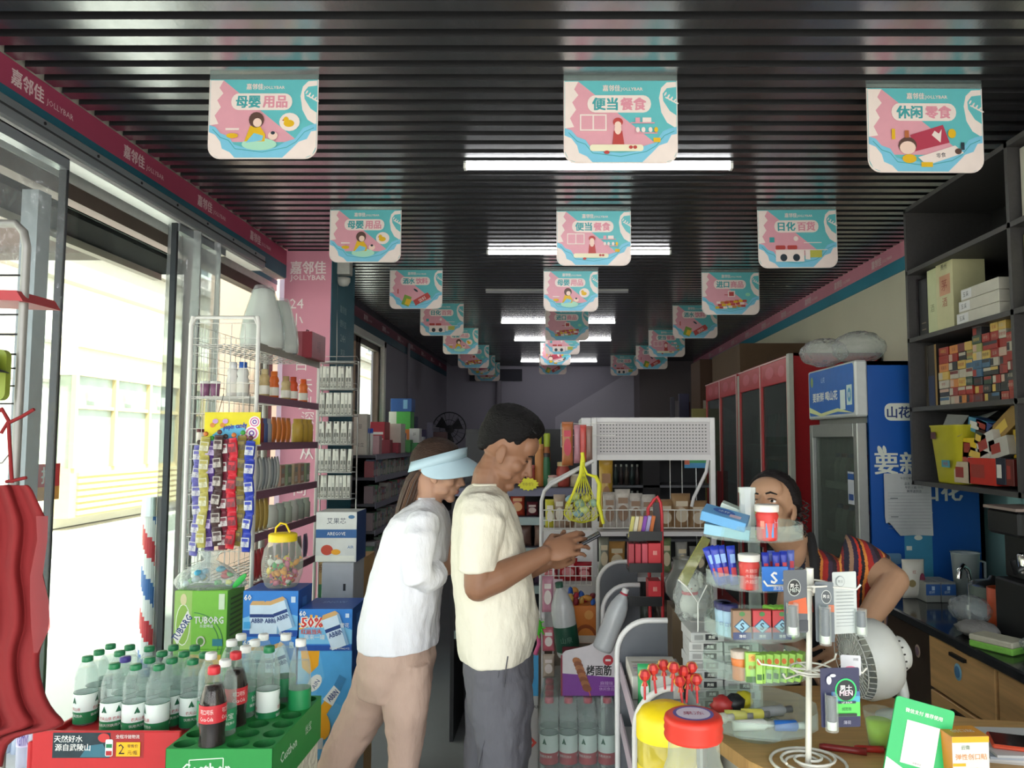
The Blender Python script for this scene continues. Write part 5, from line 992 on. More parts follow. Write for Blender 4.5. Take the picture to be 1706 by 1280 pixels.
# red stand of sticks and packs
rs = thing('red_stand', 'black and red tiered stand of pocket packs by the counter', 'rack', (at(1075, 900, 2.62).x, 2.62, 0)); R_ = lambda x, y, d=0: tuple(at(x, y, 2.62+d)-Vector(rs.location))
RD = m_('#c42a34'); zt_ = at(1075, 830, 2.62).z
MB().tube([(R_(1083, 0)[0], .06, .0), (R_(1083, 845)[0], .06, zt_-.04), (R_(1086, 0)[0], .06, zt_-.01), (R_(1091, 0)[0], .06, zt_), (R_(1096, 0)[0], .06, zt_-.02), (R_(1098, 0)[0], .06, zt_-.06), (R_(1098, 0)[0], .06, 0)], .006, RD, 8).build('arch', rs)
MB().box(R_(1084, 0)[0], R_(1097, 0)[0], .058, .062, R_(0, 900)[2], zt_-.02, mat('#2a2024', .5)).build('arch_panel', rs)
for k, y in enumerate((893, 945, 1000)): a, b = R_(1046, y), R_(1100, y-10); MB().box(a[0], b[0], -.05, .06, a[2]-.01, a[2], BLACK).box(a[0], b[0], -.05, -.045, a[2], a[2]+.02, BLACK).build('tray', rs)
for k in range(6):
    p = R_(1050+7*k, 880); MB().box(-.006, .006, -.004, .004, -.03, .045, m_(('#c8c070', '#d8d0b8', '#c8a880', '#8a50b0', '#a8a0c8', '#c87040')[k]), .001).build('stick_pack', rs, (p[0], -.03+.004*k, p[2]), (.25, .15, 0))
for k in range(3): p = R_(1046+11*k, 942); MB().box(0, .019, -.03, .03, 0, .075, m_(('#a82838', '#b83040', '#c84a5a')[k]), .001).build('red_pack', rs, p)
for y, h in ((942, .078), (998, .066)):
    p = R_(1078, y); q = MB().box(0, .042, -.04, .03, 0, h, RD, .001); D = Decal(q, (0, -.04, 0), (1, 0, 0), (0, 0, 1)); D.text('囍', .022, h*.6, .014, m_('#e8b8a8')); q.build('red_box', rs, p)
# curved grey end panels of the counter racks
GP = mat('#595c62', .5, var=.05); WT = mat('#d8d6d4', .35, var=.03)
def panel(x0, x1, ytop, Yd, lab, zb=0.0, r=.09, tray=True, back=None):
    a, b = at(x0, ytop, Yd), at(x1, ytop, Yd); o = thing('rack_end_panel', lab, 'rack', (a.x, Yd, zb)); w_, h = b.x-a.x, a.z-zb
    P = [(w_, 0), (w_, h), (r, h)]+[(r-r*sin(t), h-r+r*cos(t)) for t in [radians(10*k) for k in range(1, 10)]]+[(0, 0)]
    q = MB().prism(P, GP, (0, 0, 0), (1, 0, 0), (0, 0, 1), .012); q.build('grey_panel', o); MB().tube([(x, .0, z) for x, z in P[1:]], .008, WT, 8).build('tube_edge', o); return o
panel(996, 1062, 936, 3.02, 'dark grey rounded rack end panel, farthest of the counter racks'); panel(1004, 1066, 975, 2.72, 'grey rounded rack end panel between the leaning bottle and the red stand')
cr_ = panel(1028, 1112, 1034, 2.22, 'rounded grey rack end panel with white tube edge holding lollipop boxes'); panel(1058, 1122, 1146, 1.80, 'nearest rounded grey rack end panel under the striped lollipops')
ctb = thing('candy_counter_rack', 'low rack with pale trays running beside the wooden counter', 'rack', (.18, 1.82, 0))
for i, (z, x0, x1) in enumerate(((.94, .0, .145), (.80, -.0, .12), (.62, -.0, .12), (.40, -.0, .12))): MB().box(x0, x1, 0, .39, z-.012, z, WT).build('tray', ctb); MB().box(x0-.004, x0, 0, .39, z-.012, z+.035, m_('#b9a8b4')).build('price_strip', ctb)
MB().box(.148, .154, 0, .39, .0, .985, m_('#9c9ea2')).build('back_plate', ctb)
o = carton('lolly_box', 'open white box of wrapped lollipop sticks on the counter rack', (.19), .32, 2.00, 2.18, .942, 1.0, m_('#d4d0c8'), top=lambda D, w, d: [D.poly([(.01, .01+.018*k), (w-.02, .02+.016*k), (w-.02, .028+.016*k), (.01, .018+.018*k)], m_(('#c8a8b8', '#e0dcd8', '#b8b098', '#8878a8')[k % 4])) for k in range(7)])
pk_('green_pack', 'small green and white pack low in the counter rack', 1062, 1084, 1106, 1140, 1.95, '#38a060', .02, 'pack', None, .942, '#e8f0e8')
# striped lollipops
for k, (px, py) in enumerate(((1074, 1125), (1088, 1115), (1105, 1108), (1122, 1112), (1138, 1118), (1152, 1112), (1132, 1135), (1160, 1132), (1146, 1130))):
    t = at(px, py, 1.66+.012*(k % 3)); o = thing('lollipop', 'red, yellow and white wrapped lollipop standing in the yellow lidded jar group', 'lollipop', tuple(t), 0, 'wrapped lollipops above the yellow lid', rot=(.1*sin(k*3), .12*sin(k*5), 0)); o.scale = (1.15, 1.15, .78)
    q = MB(); 
    for j in range(10):
        a0, a1 = 2*pi*j/10, 2*pi*(j+1)/10; mm = m_(('#b8262c', '#d89a3c', '#a82028', '#c83a30')[j % 4])
        for (r0, z0), (r1, z1_) in (((0, .015), (.008, .012)), ((.008, .012), (.012, 0)), ((.012, 0), (.008, -.011)), ((.008, -.011), (.003, -.016)), ((.003, -.016), (.006, -.028))):
            q.add([(r0*cos(a0), r0*sin(a0), z0), (r0*cos(a1), r0*sin(a1), z0), (r1*cos(a1), r1*sin(a1), z1_), (r1*cos(a0), r1*sin(a0), z1_)], [(0, 3, 2, 1)], mm)
    q.build('wrapped_head', o); MB().cyl((0, 0, -.015), (0, 0, -.065), .0022, .0022, m_('#c03038'), 6).build('stick', o)
# big jars
j = thing('snack_jar', 'large yellow jar with domed bright yellow lid by the counter', 'jar', (at(1110, 1170, 1.62).x, 1.62, .74)); YL = m_('#f2d416'); zl = 1.045-.74
MB().lathe([(0, 0), (.056, 0), (.06, .02), (.06, zl-.055), (.056, zl-.045)], film('#f0e060', .55, .06, tint='#f4ea90'), 26).build('jar_body', j); MB().lathe([(0, .002), (.055, .002), (.056, zl-.08), (0, zl-.08)], m_('#d8c238'), 20).build('contents', j)
MB().lathe([(.062, zl-.05), (.062, zl-.012), (.052, zl+.004), (.03, zl+.014), (0, zl+.018)], YL, 28).build('lid', j)
q = MB(); q.lathe([(.0608, .09), (.0608, zl-.10)], m_('#e2c62a'), 26); q.ell((-.015, -.0585, .12), (.02, .003, .022), m_('#e8dcd0'), 12, 8); ctext(q, '乐事', .0616, .1, .02, m_('#b83028'), -pi/2-.2); q.build('label', j)
j = thing('snack_jar', 'clear ribbed jar with red screw lid and printed disc at the counter front', 'jar', (at(1155, 1200, 1.40).x, 1.40, .76)); zl = at(1155, 1195, 1.40).z-.76; RL = m_('#d03222')
MB().lathe([(0, 0), (.054, 0), (.06, .02), (.062, zl*.55), (.056, zl*.72), (.046, zl*.8), (.044, zl-.03)], JAR, 28).build('jar_body', j); MB().lathe([(0, .004), (.052, .004), (.058, zl*.4), (0, zl*.4)], m_('#c8bc50'), 20).build('contents', j)
MB().lathe([(.050, zl-.035), (.052, zl-.03), (.050, zl-.022), (.052, zl-.018), (.050, zl-.010), (.052, zl-.006), (.050, zl+.002), (.044, zl+.006), (0, zl+.006)], RL, 30).build('lid', j)
q = MB(); D = Decal(q, (0, 0, zl+.0062), (1, 0, 0), (0, 1, 0)); D.ell(0, 0, .036, .036, m_('#5a4a98'), 24); D.ell(0, 0, .030, .030, m_('#d8c8d8'), 24); D.text('果冻', 0, .0, .018, m_('#a83858')); q.build('lid_print', j)
js = thing('jar_shelf', 'grey shelf board below the two big snack jars', 'shelf', (.17, 1.3, 0)); MB().box(-.02, .20, 0, .42, .70, .738, GP).build('board', js); MB().box(-.02, .2, .40, .42, 0, .7, GP).build('support', js); MB().box(.04, .14, .05, .15, .7385, .7585, GP).build('riser', js)
# shrink wrapped packs of red capped water
for lay, z in enumerate((.50, .26, .02)):
    wp = thing('water_pack', ('shrink wrapped pack of red capped water bottles under the white and purple box', 'second shrink wrapped water pack beneath the topmost one', 'lowest shrink wrapped water pack on the floor')[lay], 'bottle pack', (at(900, 1200, 2.68).x+.03, 2.70, max(z, .001)))
    if 'red' not in BP: BP['red'] = bottle_parts('red')
    for i in range(4):
        for k in range(6 if lay == 0 else 2):
            b0 = link('bottle', BP['red'][0][1], wp, (.066*i, .066*k, 0))
            for n_, m in BP['red'][1:]: link(n_, m, b0)
    q = MB(); q.loft([[(-.035, -.035, 0), (.233, -.035, 0), (.233, .365, 0), (-.035, .365, 0)], [(-.036, -.036, .15), (.234, -.036, .15), (.234, .366, .15), (-.036, .366, .15)], [(-.02, -.016, .2245), (.215, -.016, .2245), (.215, .35, .2245), (-.02, .35, .2245)]], film('#eef2f4', .86, .06, bump=.35, bscale=22), False); q.build('shrink_film', wp)
# white and purple box
X0, X1 = at(937, 1100, 2.74).x, at(1025, 1100, 2.74).x
def f_pur(D, w, h):
    D.poly([(0, 0), (w, 0), (w, h*.36), (w*.5, h*.40), (0, h*.44)], m_('#7c2f98')); D.rect(-.006, 0, .0, h*.8, m_('#8a1f38'))
    D.text('烤面筋', w*.68, h*.50, .034, mat('#181418', .5, var=0), w=w*.46, bold=.02); D.ell(w*.85, h*.70, .018, .018, m_('#c02838')); D.rect(w*.80, h*.68, w*.90, h*.72, WHITE)
    for k in range(8): D.ell(w*(.27+.026*k), h*(.68-.075*k), .017, .012, mat(('#a8683c', '#8a4c28')[k % 2], .5, var=.2), 12, -.5)
    D.poly([(w*.48, h*.1), (w*.5, h*.1), (w*.53, -.0), (w*.51, -.0)], m_('#d8643c')); D.text('麻辣味', w*.82, h*.25, .014, m_('#c8a0d8')); D.text('休闲食品', w*.82, h*.14, .012, m_('#c8a0d8')); D.rect(w*.68, h*.19, w*.97, h*.20, m_('#c8a0d8'))
pb2 = thing('snack_box', 'white and purple display box with grilled skewer picture on the water pack', 'box', (X0, 2.70, .725)); w_ = X1-X0; q = MB(); h_ = .17
q.prism([(0, 0), (w_, 0), (w_, h_+.05), (w_*.8, h_+.03), (w_*.5, h_-.002), (.01, h_-.02), (0, h_-.03)], m_('#dcd6da'), (0, 0, 0), (1, 0, 0), (0, 0, 1), .004); q.box(0, w_, .004, .13, 0, h_-.04, m_('#8a1f38')); q.build('box_body', pb2)
pr = MB(); f_pur(Decal(pr, (0, 0, 0), (1, 0, 0), (0, 0, 1)), w_, h_); pr.build('print', pb2)
# leaning bottles
def big_bottle(lab, px, py, Yd, H, R, rot, capc, labc, ring=None, lab0=.1, lab1=.3):
    o = thing('large_bottle', lab, 'bottle', tuple(at(px, py, Yd)), 0, None, rot)
    MB().lathe([(0, 0), (R*.9, 0), (R, .01), (R, H*.62), (R*.9, H*.72), (R*.6, H*.84), (R*.3, H*.92), (R*.28, H*.97)], film('#dfe2e4', .35, .2, bump=.15, tint='#e8ecee'), 22).build('bottle_body', o)
    if capc: MB().lathe([(R*.33, H*.93), (R*.34, H), (0, H)], m_(capc), 14).build('cap', o)
    if ring: MB().lathe([(R*.36, H*.90), (R*.42, H*.91), (R*.40, H*.93), (R*.3, H*.93)], m_(ring), 16).build('cap_ring', o)
    if labc: q = MB().lathe([(R+.001, H*lab0), (R+.001, H*lab1)], m_(labc), 22); ctext(q, '山泉', R+.002, H*(lab0+lab1)/2, .022, m_('#6a8a78'), -pi/2); q.build('label', o)
    return o
big_bottle('large cloudy bottle with dark green label leaning behind the purple box', 948, 1092, 2.90, .27, .043, (.05, -.14, 0), '#2c5a48', '#164a38', None, .08, .42)
big_bottle('large cloudy bottle with white cap and red ring, tilted to the right', 1003, 1082, 2.60, .215, .034, (.05, .38, 0), '#e8e8e6', None, '#b8384a')
carton('carton', 'plain dark carton under the leaning bottles and orange candy box', -.08, .17, 3.08, 3.27, 0, .80, m_('#6a5c50'))
cb = carton('candy_box', 'open orange candy display box with a pale round mark', .05, .155, 3.09, 3.21, .801, .945, m_('#d87a28'), front=lambda D, w, h: (D.ell(w*.72, h*.75, .018, .018, m_('#e8a050')), D.ell(w*.6, h*.15, .045, .05, m_('#a8501c')), D.ell(w*.6, h*.12, .035, .04, m_('#e08838')), D.rect(0, 0, w, h*.2, m_('#d8ccc0'))))
for k in range(18):
    o = MB().ell((0, 0, 0), (.02, .011, .012), m_(('#b82838', '#2c5ab0', '#c88a3c', '#8a2430', '#d8b060')[k % 5]), 8, 6, noise=.15).build('wrapped_candy', None, (.01+.022*(k % 7), 3.10+.03*(k % 3), .957+.016*(k//7)+(.0 if k % 7 > 1 else -.01)), (k, .5*k, k*1.3)); tag(o, 'small shiny wrapped candy heaped on the orange display box', 'candy', 'wrapped candies on the orange box')
# narrow column of hanging packs left of the water pack
hs = thing('hanging_strip_rack', 'narrow white rack of small hanging toys beside the man', 'rack', (at(907, 1000, 2.95).x, 2.95, 0)); MB().box(-.012, .0, 0, .02, 0, 1.12, WM).build('upright', hs); MB().box(.03, .035, 0, .02, 0, 1.12, WM).build('upright', hs)
for x0, x1, y0, y1, c, l in ((903, 922, 960, 1020, '#c88aa0', 'pink printed pack high on the narrow rack'), (920, 938, 965, 1030, '#d8c0c8', 'pale pink pack beside the pink printed one'), (904, 924, 1045, 1085, '#c86a78', 'pink lattice patterned pack on the narrow rack'), (904, 924, 1090, 1130, '#b8a898', 'beige bead pack low on the narrow rack')): pk_('toy_pack', l, x0, x1, y0, y1, 2.92, c, .02, 'pack', None, None, '#e8dcd8')
tg = thing('toy_figure', 'bright green spiky rubber toy hanging beside the man', 'toy', tuple(at(896, 1045, 2.92))); q = MB(); q.ell((0, 0, 0), (.016, .014, .03), m_('#58d838'), 10, 8)
for k in range(9): a = 2*pi*k/9; q.cyl((0, 0, .015*sin(k)), (.03*cos(a), .01*sin(a), .035*sin(a)-.004), .006, .002, m_('#58d838'), 6)
q.build('rubber_body', tg); q = MB(); q.tube([(0, 0, -.03), (.005, 0, -.06), (-.01, 0, -.10)], .008, m_('#d85a90'), 6); q.build('pink_tail', tg)
bb = carton('poster_board', 'narrow blue and grey board with a red triangle beside the man', at(873, 1100, 2.97).x, at(897, 1100, 2.97).x, 2.97, 2.99, 0, at(880, 1092, 2.97).z, m_('#b8b4b4'), 'board', front=lambda D, w, h: (D.rect(0, h-.15, w, h, m_('#3a9ad0')), D.text('CLEAR', w*.6, h-.19, .012, BLACK), D.poly([(0, h-.27), (w*.9, h-.32), (0, h-.37)], m_('#d84838')), D.poly([(0, h-.282), (w*.65, h-.32), (0, h-.358)], m_('#b8b4b4'))))
# ================================================================ wooden front counter
TC = .93; ct = thing('front_counter', 'light wooden counter with rounded corner and white body, in the right foreground', 'counter', (0, 0, 0))
P = [(.36, 2.15), (.345, 1.95), (.36, 1.78), (.40, 1.66), (.47, 1.55), (.56, 1.47), (.70, 1.41), (.9, 1.36), (1.15, 1.30), (1.40, 1.20), (1.42, 1.0), (1.9, 1.0), (1.9, 1.72), (1.35, 1.84), (1.0, 1.90), (.90, 1.97), (.84, 2.15)]
MB().prism([(x, y) for x, y in P], mat('#c8a068', .4, var=.16, scale=3, stretch=(2, 30, 2)), (0, 0, TC), (1, 0, 0), (0, 1, 0), .03).build('worktop', ct)
cxm = sum(p[0] for p in P)/len(P); cym = sum(p[1] for p in P)/len(P)
MB().prism([(cxm+(x-cxm)*.93, cym+(y-cym)*.93) for x, y in P], m_('#d4d0c6'), (0, 0, TC-.03), (1, 0, 0), (0, 1, 0), TC-.03).build('counter_body', ct)
Z = TC+.0005
# cigarette cartons in a stack
for col_, (x, y) in enumerate(((.375, 2.03), (.462, 2.02))):
    for k in range(7 if col_ else 8):
        o = thing('cigarette_carton', 'white cartons with black brand plates stacked on the counter behind the tower, %s from the bottom of the %s stack' % (('lowest', 'second', 'third', 'fourth', 'fifth', 'sixth', 'seventh', 'eighth')[k], ('left', 'right')[col_]), 'box', (x, y, Z+.0232*k), .05*sin(k*2), 'white cartons stacked behind the tower')
        o['label'] = 'white carton with black plate, %s from bottom of the %s stack' % (('lowest', 'second', 'third', 'fourth', 'fifth', 'sixth', 'seventh', 'eighth')[k], ('left', 'right')[col_])
        MB().box(-.042, .042, -.06, .06, 0, .0227, m_('#c4c4c4'), .001).build('carton_body', o); q = MB(); D = Decal(q, (-.042, -.06, 0), (1, 0, 0), (0, 0, 1)); D.rect(.036, .004, .068, .019, mat('#2c2c30', .5, var=0)); D.text('贵烟', .052, .0115, .008, WHITE, bold=.02); D.rect(.008, .005, .03, .017, m_('#9a9a9a')); q.build('print', o)
# tower of clear trays
tw = thing('tray_tower', 'five tier revolving tower of clear acrylic trays on the wooden counter', 'display stand', (.455, 1.80, Z)); AC = film('#eef4f2', .90, .03); TZ = [at(1257, y, 1.69).z-Z for y in (905, 988, 1072, 1141)]+[.035]
RR = [.112, .112, .118, .122, .135]
for z, r in zip(TZ, RR):
    q = MB(); V = lambda rr, zz: (rr, zz); q.lathe([(0, z), (r, z), (r, z+.034), (r-.003, z+.034), (r-.003, z+.003), (0, z+.003)], AC, 12, smooth=False); q.build('clear_tray', tw)
MB().cyl((0, 0, .0), (0, 0, TZ[0]), .014, .014, AC, 12).build('column', tw); MB().lathe([(0, 0), (.055, 0), (.055, .03), (0, .034)], AC, 24).build('base', tw)
TW = Vector((.455, 1.80, Z))
def on(px, py, tier, dy=0): 
    z = TW.z+TZ[tier]+.0035; p = atz(px, py, z); 
    d = Vector((p.x-TW.x, p.y-TW.y)); r = RR[tier]-.022
    if d.length > r: d *= r/d.length
    return Vector((TW.x+d.x, TW.y+d.y+dy, z))
# tier 1
p = Vector((.44, 1.70, TW.z+TZ[0]+.0035))
def tbx(lab, px, py, pz, w, d, h, c, rot, pr_=None, nme='goods_box'):
    o = thing(nme, lab, 'box', (px, py, pz), 0, None, rot); MB().box(-w/2, w/2, -d/2, d/2, 0, h, m_(c), .001).build('box_body', o); q = MB()
    if pr_: pr_(Decal(q, (-w/2, -d/2, h), (1, 0, 0), (0, 1, 0)), Decal(q, (-w/2, -d/2, 0), (1, 0, 0), (0, 0, 1)), w, d, h); q.build('print', o)
    return o
z0 = TW.z+TZ[0]+.005
tbx('light blue toothpaste box lying across the top tray edge', .375, 1.745, z0+.034, .10, .055, .022, '#5f9ac8', (.25, .25, -.35), lambda D, F_, w, d, h: (D.ell(w*.45, d*.6, .025, .015, m_('#2c5aa8')), D.text('冰柠', w*.45, d*.6, .012, WHITE), D.rect(w*.6, d*.2, w*.85, d*.5, m_('#c8b0c0'))))
tbx('blue carton beneath the toothpaste box on the top tray', .385, 1.76, z0+.005, .10, .055, .024, '#8ab8cc', (.15, .12, -.3))
tbx('long white box lying on the top tray', .425, 1.80, z0+.040, .10, .035, .018, '#c8d4cc', (.1, .38, -.3), lambda D, F_, w, d, h: (D.rect(w*.5, d*.3, w*.8, d*.5, m_('#58a868')),))
def jar_(lab, px, py, tier, w, h, body, cap, name='gum_jar', pr_=None, neck=.85, lid=.2, dy=0, mm=None):
    p = on(px, py, tier, dy); r = w/2; o = thing(name, lab, 'jar', tuple(p)); MB().lathe([(0, 0), (r*.85, 0), (r*.9, h*.04), (r*.86, h*.2), (r*.9, h*.5), (r, h*.7), (r*neck, h*(1-lid))], mm or m_(body), 20).build('jar_body', o)
    MB().lathe([(r*1.02, h*(1-lid)), (r*1.06, h*(1-lid*.1)), (r*.95, h), (0, h)], m_(cap), 20).build('lid', o)
    if pr_: q = MB(); pr_(q, r, h); q.build('label', o)
    return o
def lp(q, r, h):
    q.lathe([(r*.88+.0008, h*.08), (r*.87+.001, h*.2), (r*.90+.0008, h*.5)], m_('#cf4a48'), 20)
    for a, c, z_, s in ((-pi/2, '#3f8ac0', .3, .011), (-pi/2+.8, '#d8a0b0', .55, .010), (-pi/2-.7, '#d88a78', .45, .006)):
        rr = r*.95; q.add([(rr*cos(a-s/r/1.2), rr*sin(a-s/r/1.2), h*z_-s*1.4), (rr*cos(a+s/r/1.2), rr*sin(a+s/r/1.2), h*z_-s*1.4), (rr*cos(a+s/r/1.2), rr*sin(a+s/r/1.2), h*z_+s*1.4), (rr*cos(a-s/r/1.2), rr*sin(a-s/r/1.2), h*z_+s*1.4)], [(0, 1, 2, 3)], m_(c))
jar_('red gum jar with white lid and blue label panel on the top tray', 1291, 905, 0, .050, .078, '#c8322c', '#dcd8d0', pr_=lp, dy=.0)
p = on(1267, 893, 0, .03); o = thing('small_jar', 'small yellow jar half hidden behind the red gum jar on the top tray', 'jar', tuple(p)); MB().lathe([(0, 0), (.02, 0), (.022, .02), (.018, .045), (.008, .055), (0, .056)], m_('#c8b028'), 16).build('jar_body', o); MB().lathe([(.0225, .012), (.0225, .024)], m_('#4a2c50'), 16).build('label', o)
p = on(1246, 895, 0); o = thing('glass_vial', 'tall ribbed clear tube standing on the top tray', 'tube', tuple(p)); q = MB(); q.lathe([(.018, 0), (.018, .1), (.020, .10), (.020, .112), (.018, .112)], film('#e8eef0', .6, .04), 9, smooth=False); q.build('tube_body', o)
# tier 2
for k, (px, r) in enumerate(((1178, -.35), (1190, -.28), (1202, -.22), (1214, -.18), (1224, -.1), (1206, -.2))):
    p = on(px, 975, 1, .01*(k % 2)); o = thing('blue_tube', 'blue stick pack leaning in the left of the second tray', 'tube', tuple(p), 0, 'blue stick packs in the second tray', (0, r, 0)); q = MB(); pouch(q, .02, .088, .012, mat('#2a3aa8', .3, var=.3, scale=90)); q.build('pouch', o); q = MB(); D = Decal(q, (-.008, -.0068, 0), (1, 0, 0), (0, 0, 1)); D.rect(.003, .02, .014, .04, m_('#c83a48')); D.rect(.003, .05, .014, .07, m_('#8ab0e0')); q.build('print', o)
jar_('red gum jar with white lid and printed text in the second tray', 1246, 985, 1, .046, .076, '#c83a34', '#dcd8d0', pr_=lambda q, r, h: [ctext(q, '木糖醇', r*.97, h*(.25+.15*k), .009, m_('#e0a8a0'), -pi/2) for k in range(3)])
tbx('blue gum card standing at the front rim of the second tray', .468, 1.676, TW.z+TZ[1]+.006, .056, .006, .052, '#2a72c8', (-.05, 0, 0), lambda D, F_, w, d, h: (F_.text('S', w*.45, h*.55, .024, WHITE, bold=.018), F_.text('清凉薄荷', w*.7, h*.12, .008, WHITE)))
for k in range(6): 
    p = on(1278+10*k, 982-4*(k % 2), 1, .012); o = thing('blue_tube', 'blue stick pack standing in the right of the second tray', 'tube', tuple(p), 0, 'upright blue stick packs in the second tray'); q = MB(); pouch(q, .017, .078, .011, mat(('#2a3aa8', '#5a6ab8')[k % 2], .3, var=.25, scale=90)); q.build('pouch', o); q = MB(); D = Decal(q, (-.007, -.0063, 0), (1, 0, 0), (0, 0, 1)); D.rect(.003, .01, .012, .03, m_('#b8d8e8')); D.rect(.003, .04, .012, .055, m_('#c83a48')); q.build('print', o)
# tier 3
for k, px in enumerate((1192, 1206, 1216)): jar_('pale blue mint jar with navy lid in the third tray, %s' % ('leftmost', 'middle one', 'beside the red gum boxes')[k], px, 1060-4*(k == 1), 2, .036, .070, '#98b8cc', '#28285a', 'mint_jar', lambda q, r, h: ctext(q, '口香糖', r*1.0, h*.4, .009, m_('#2c3c8a'), -pi/2), dy=.012*(k == 1))
for k in range(3): 
    x = TW.x-.055+.043*k; tbx('red gum box with blue S plaque, %s of three in the third tray' % ('left', 'middle', 'right')[k], x, 1.705, TW.z+TZ[2]+.006, .040, .02, .062, ('#8a6a50' if k == 0 else '#b83238'), (0, 0, 0), lambda D, F_, w, d, h: (F_.rect(0, 0, w, h*.25, m_('#2c3c68')), F_.poly([(w*.5, h*.2), (w*.95, h*.45), (w*.5, h*.72), (w*.05, h*.45)], m_('#1c4a68')), F_.poly([(w*.5, h*.25), (w*.87, h*.45), (w*.5, h*.67), (w*.13, h*.45)], m_('#8ab8cc')), F_.text('S', w*.5, h*.46, .015, m_('#1c3c50'), bold=.02), F_.text('薄荷', w*.5, h*.12, .007, WHITE), F_.ell(w*.5, h*.88, .006, .005, m_('#3a7a3c'))), 'gum_box')
for k in range(4): 
    p = on(1286+9*k, 1062, 2); o = thing('green_box', 'flat bright green gum pack standing in the third tray', 'pack', (p.x, p.y, p.z), .5, 'green packs in the third tray', (0, -.08, .4)); MB().box(-.006, .006, -.02, .02, 0, .068, m_('#8acb4a'), .003).build('pack_body', o)
# tier 4
jar_('clear jar of orange sweets in the fourth tray', 1227, 1135, 3, .036, .062, '#d87a3c', '#c8b8a8', 'sweet_jar', lid=.25)
for k in range(7):
    x = TW.x-.02+.0155*k; o = thing('green_box', 'green leaf printed box standing in the fourth tray', 'box', (x, 1.705+.002*k, TW.z+TZ[3]+.005), 0, 'green boxes in the fourth tray', (0, .02*k, -.5 if k else -.15)); MB().box(-.007, .007, -.028, .0, 0, .060, m_('#9ac85a'), .001).build('box_body', o); q = MB()
    D = Decal(q, (-.007, -.028, 0), (1, 0, 0), (0, 0, 1)); D.rect(.002, .008, .012, .02, m_('#3a6a2c')); D.ell(.007, .045, .005, .006, m_('#c8682c')); q.build('print', o)
tbx('wider green herbal sweet box with red seal at the left of the fourth tray', TW.x-.035, 1.695, TW.z+TZ[3]+.005, .030, .012, .062, '#9ac85a', (0, 0, 0), lambda D, F_, w, d, h: (F_.rect(w*.2, h*.7, w*.8, h*.95, m_('#d8b050')), F_.text('金', w*.5, h*.82, .009, m_('#c03028')), F_.text('枇杷', w*.5, h*.5, .009, m_('#b84a2c')), F_.rect(0, 0, w, h*.2, m_('#3a6a2c'))))
# tier 5: odds and ends
z5 = TW.z+TZ[4]+.0045
for k, (x, y, c1_, c2_, a, l, ln) in enumerate(((-.10, -.05, '#c8c4b8', '#d8d8d0', .3, 'white glue tube lying at the left of the bottom tray', .07), (-.03, -.085, '#c8c8c4', '#b8b8b0', .1, 'white squeeze tube lying at the front of the bottom tray', .09), (.045, -.09, '#2868c0', '#d8d8d4', .0, 'blue tube lying at the front of the bottom tray', .06), (-.05, -.03, '#c8c46a', '#8a8a88', -.2, 'glue stick with yellow cap in the bottom tray', .06), (-.01, -.02, '#d0c858', '#6a6a6c', -.1, 'second glue stick with yellow cap in the bottom tray', .06), (.04, .0, '#8a8c90', '#5a5c60', .3, 'grey metal tube in the bottom tray', .08))):
    o = thing('glue_tube', l, 'tube', (TW.x+x, TW.y+y, z5+.013), 0, None, (0, pi/2, a)); MB().lathe([(0, -ln/2), (.011, -ln/2), (.012, ln*.25), (.006, ln*.35)], m_(c1_), 12).build('tube_body', o); MB().lathe([(.007, ln*.3), (.008, ln*.55), (0, ln*.55)], m_(c2_), 12).build('cap', o)
for x, y, c, l in ((-.075, .02, '#a82828', 'red plastic toy lighter heap at the back of the bottom tray'), (-.02, .05, '#c8b828', 'yellow flower shaped toy at the back of the bottom tray'), (-.045, .03, '#1c1c20', 'black plastic clip at the back of the bottom tray')):
    o = MB().ell((0, 0, .02), (.026, .02, .02), m_(c), 12, 8, noise=.15).build('plastic_toy', None, (TW.x+x, TW.y+y, z5)); tag(o, l, 'toy')
# white spinner rack with scroll base
sp = thing('spinner_rack', 'white wire spinner rack with scroll base and two hook wheels', 'rack', (.517, 1.635, Z)); WW = mat('#e2e0d6', .35, var=.02)
zp = 1.325-Z; MB().cyl((0, 0, 0), (.012, 0, zp), .0065, .0055, WW, 10).build('pole', sp); MB().cyl((.011, 0, zp-.05), (.012, 0, zp+.006), .009, .008, WW, 10).build('top_knob', sp)
q = MB(); q.tube([(.075*cos(a), .075*sin(a), .006) for a in [2*pi*k/28 for k in range(28)]], .0035, WW, 6, True)
for s in (-1, 1):
    q.tube([(s*(.02+.045*t)*cos(5.2*t), s*(.02+.045*t)*sin(5.2*t)*.9, .007) for t in [k/16 for k in range(17)]], .003, WW, 6)
    q.tube([(s*(.015+.045*t)*cos(5.2*t+1.6), s*(.015+.045*t)*sin(5.2*t+1.6)*.9, .014) for t in [k/16 for k in range(17)]], .003, WW, 6)
q.build('scroll_base', sp)
for wz, n_, ph in ((zp-.025, 6, .3), (.195, 6, .75)):
    q = MB(); q.tube([(.01+.042*cos(a), .042*sin(a), wz) for a in [2*pi*k/20 for k in range(20)]], .0022, WW, 6, True); q.tube([(.01+.030*cos(a), .030*sin(a), wz-.008) for a in [2*pi*k/20 for k in range(20)]], .0022, WW, 6, True); q.build('hook_ring', sp)
    for k in range(n_): a = ph+2*pi*k/n_; MB().tube([(.01, 0, wz-.004), (.01+.05*cos(a), .05*sin(a), wz-.002), (.01+.10*cos(a), .10*sin(a), wz), (.01+.108*cos(a), .108*sin(a), wz+.010)], .0022, WW, 6).build('hook', sp)
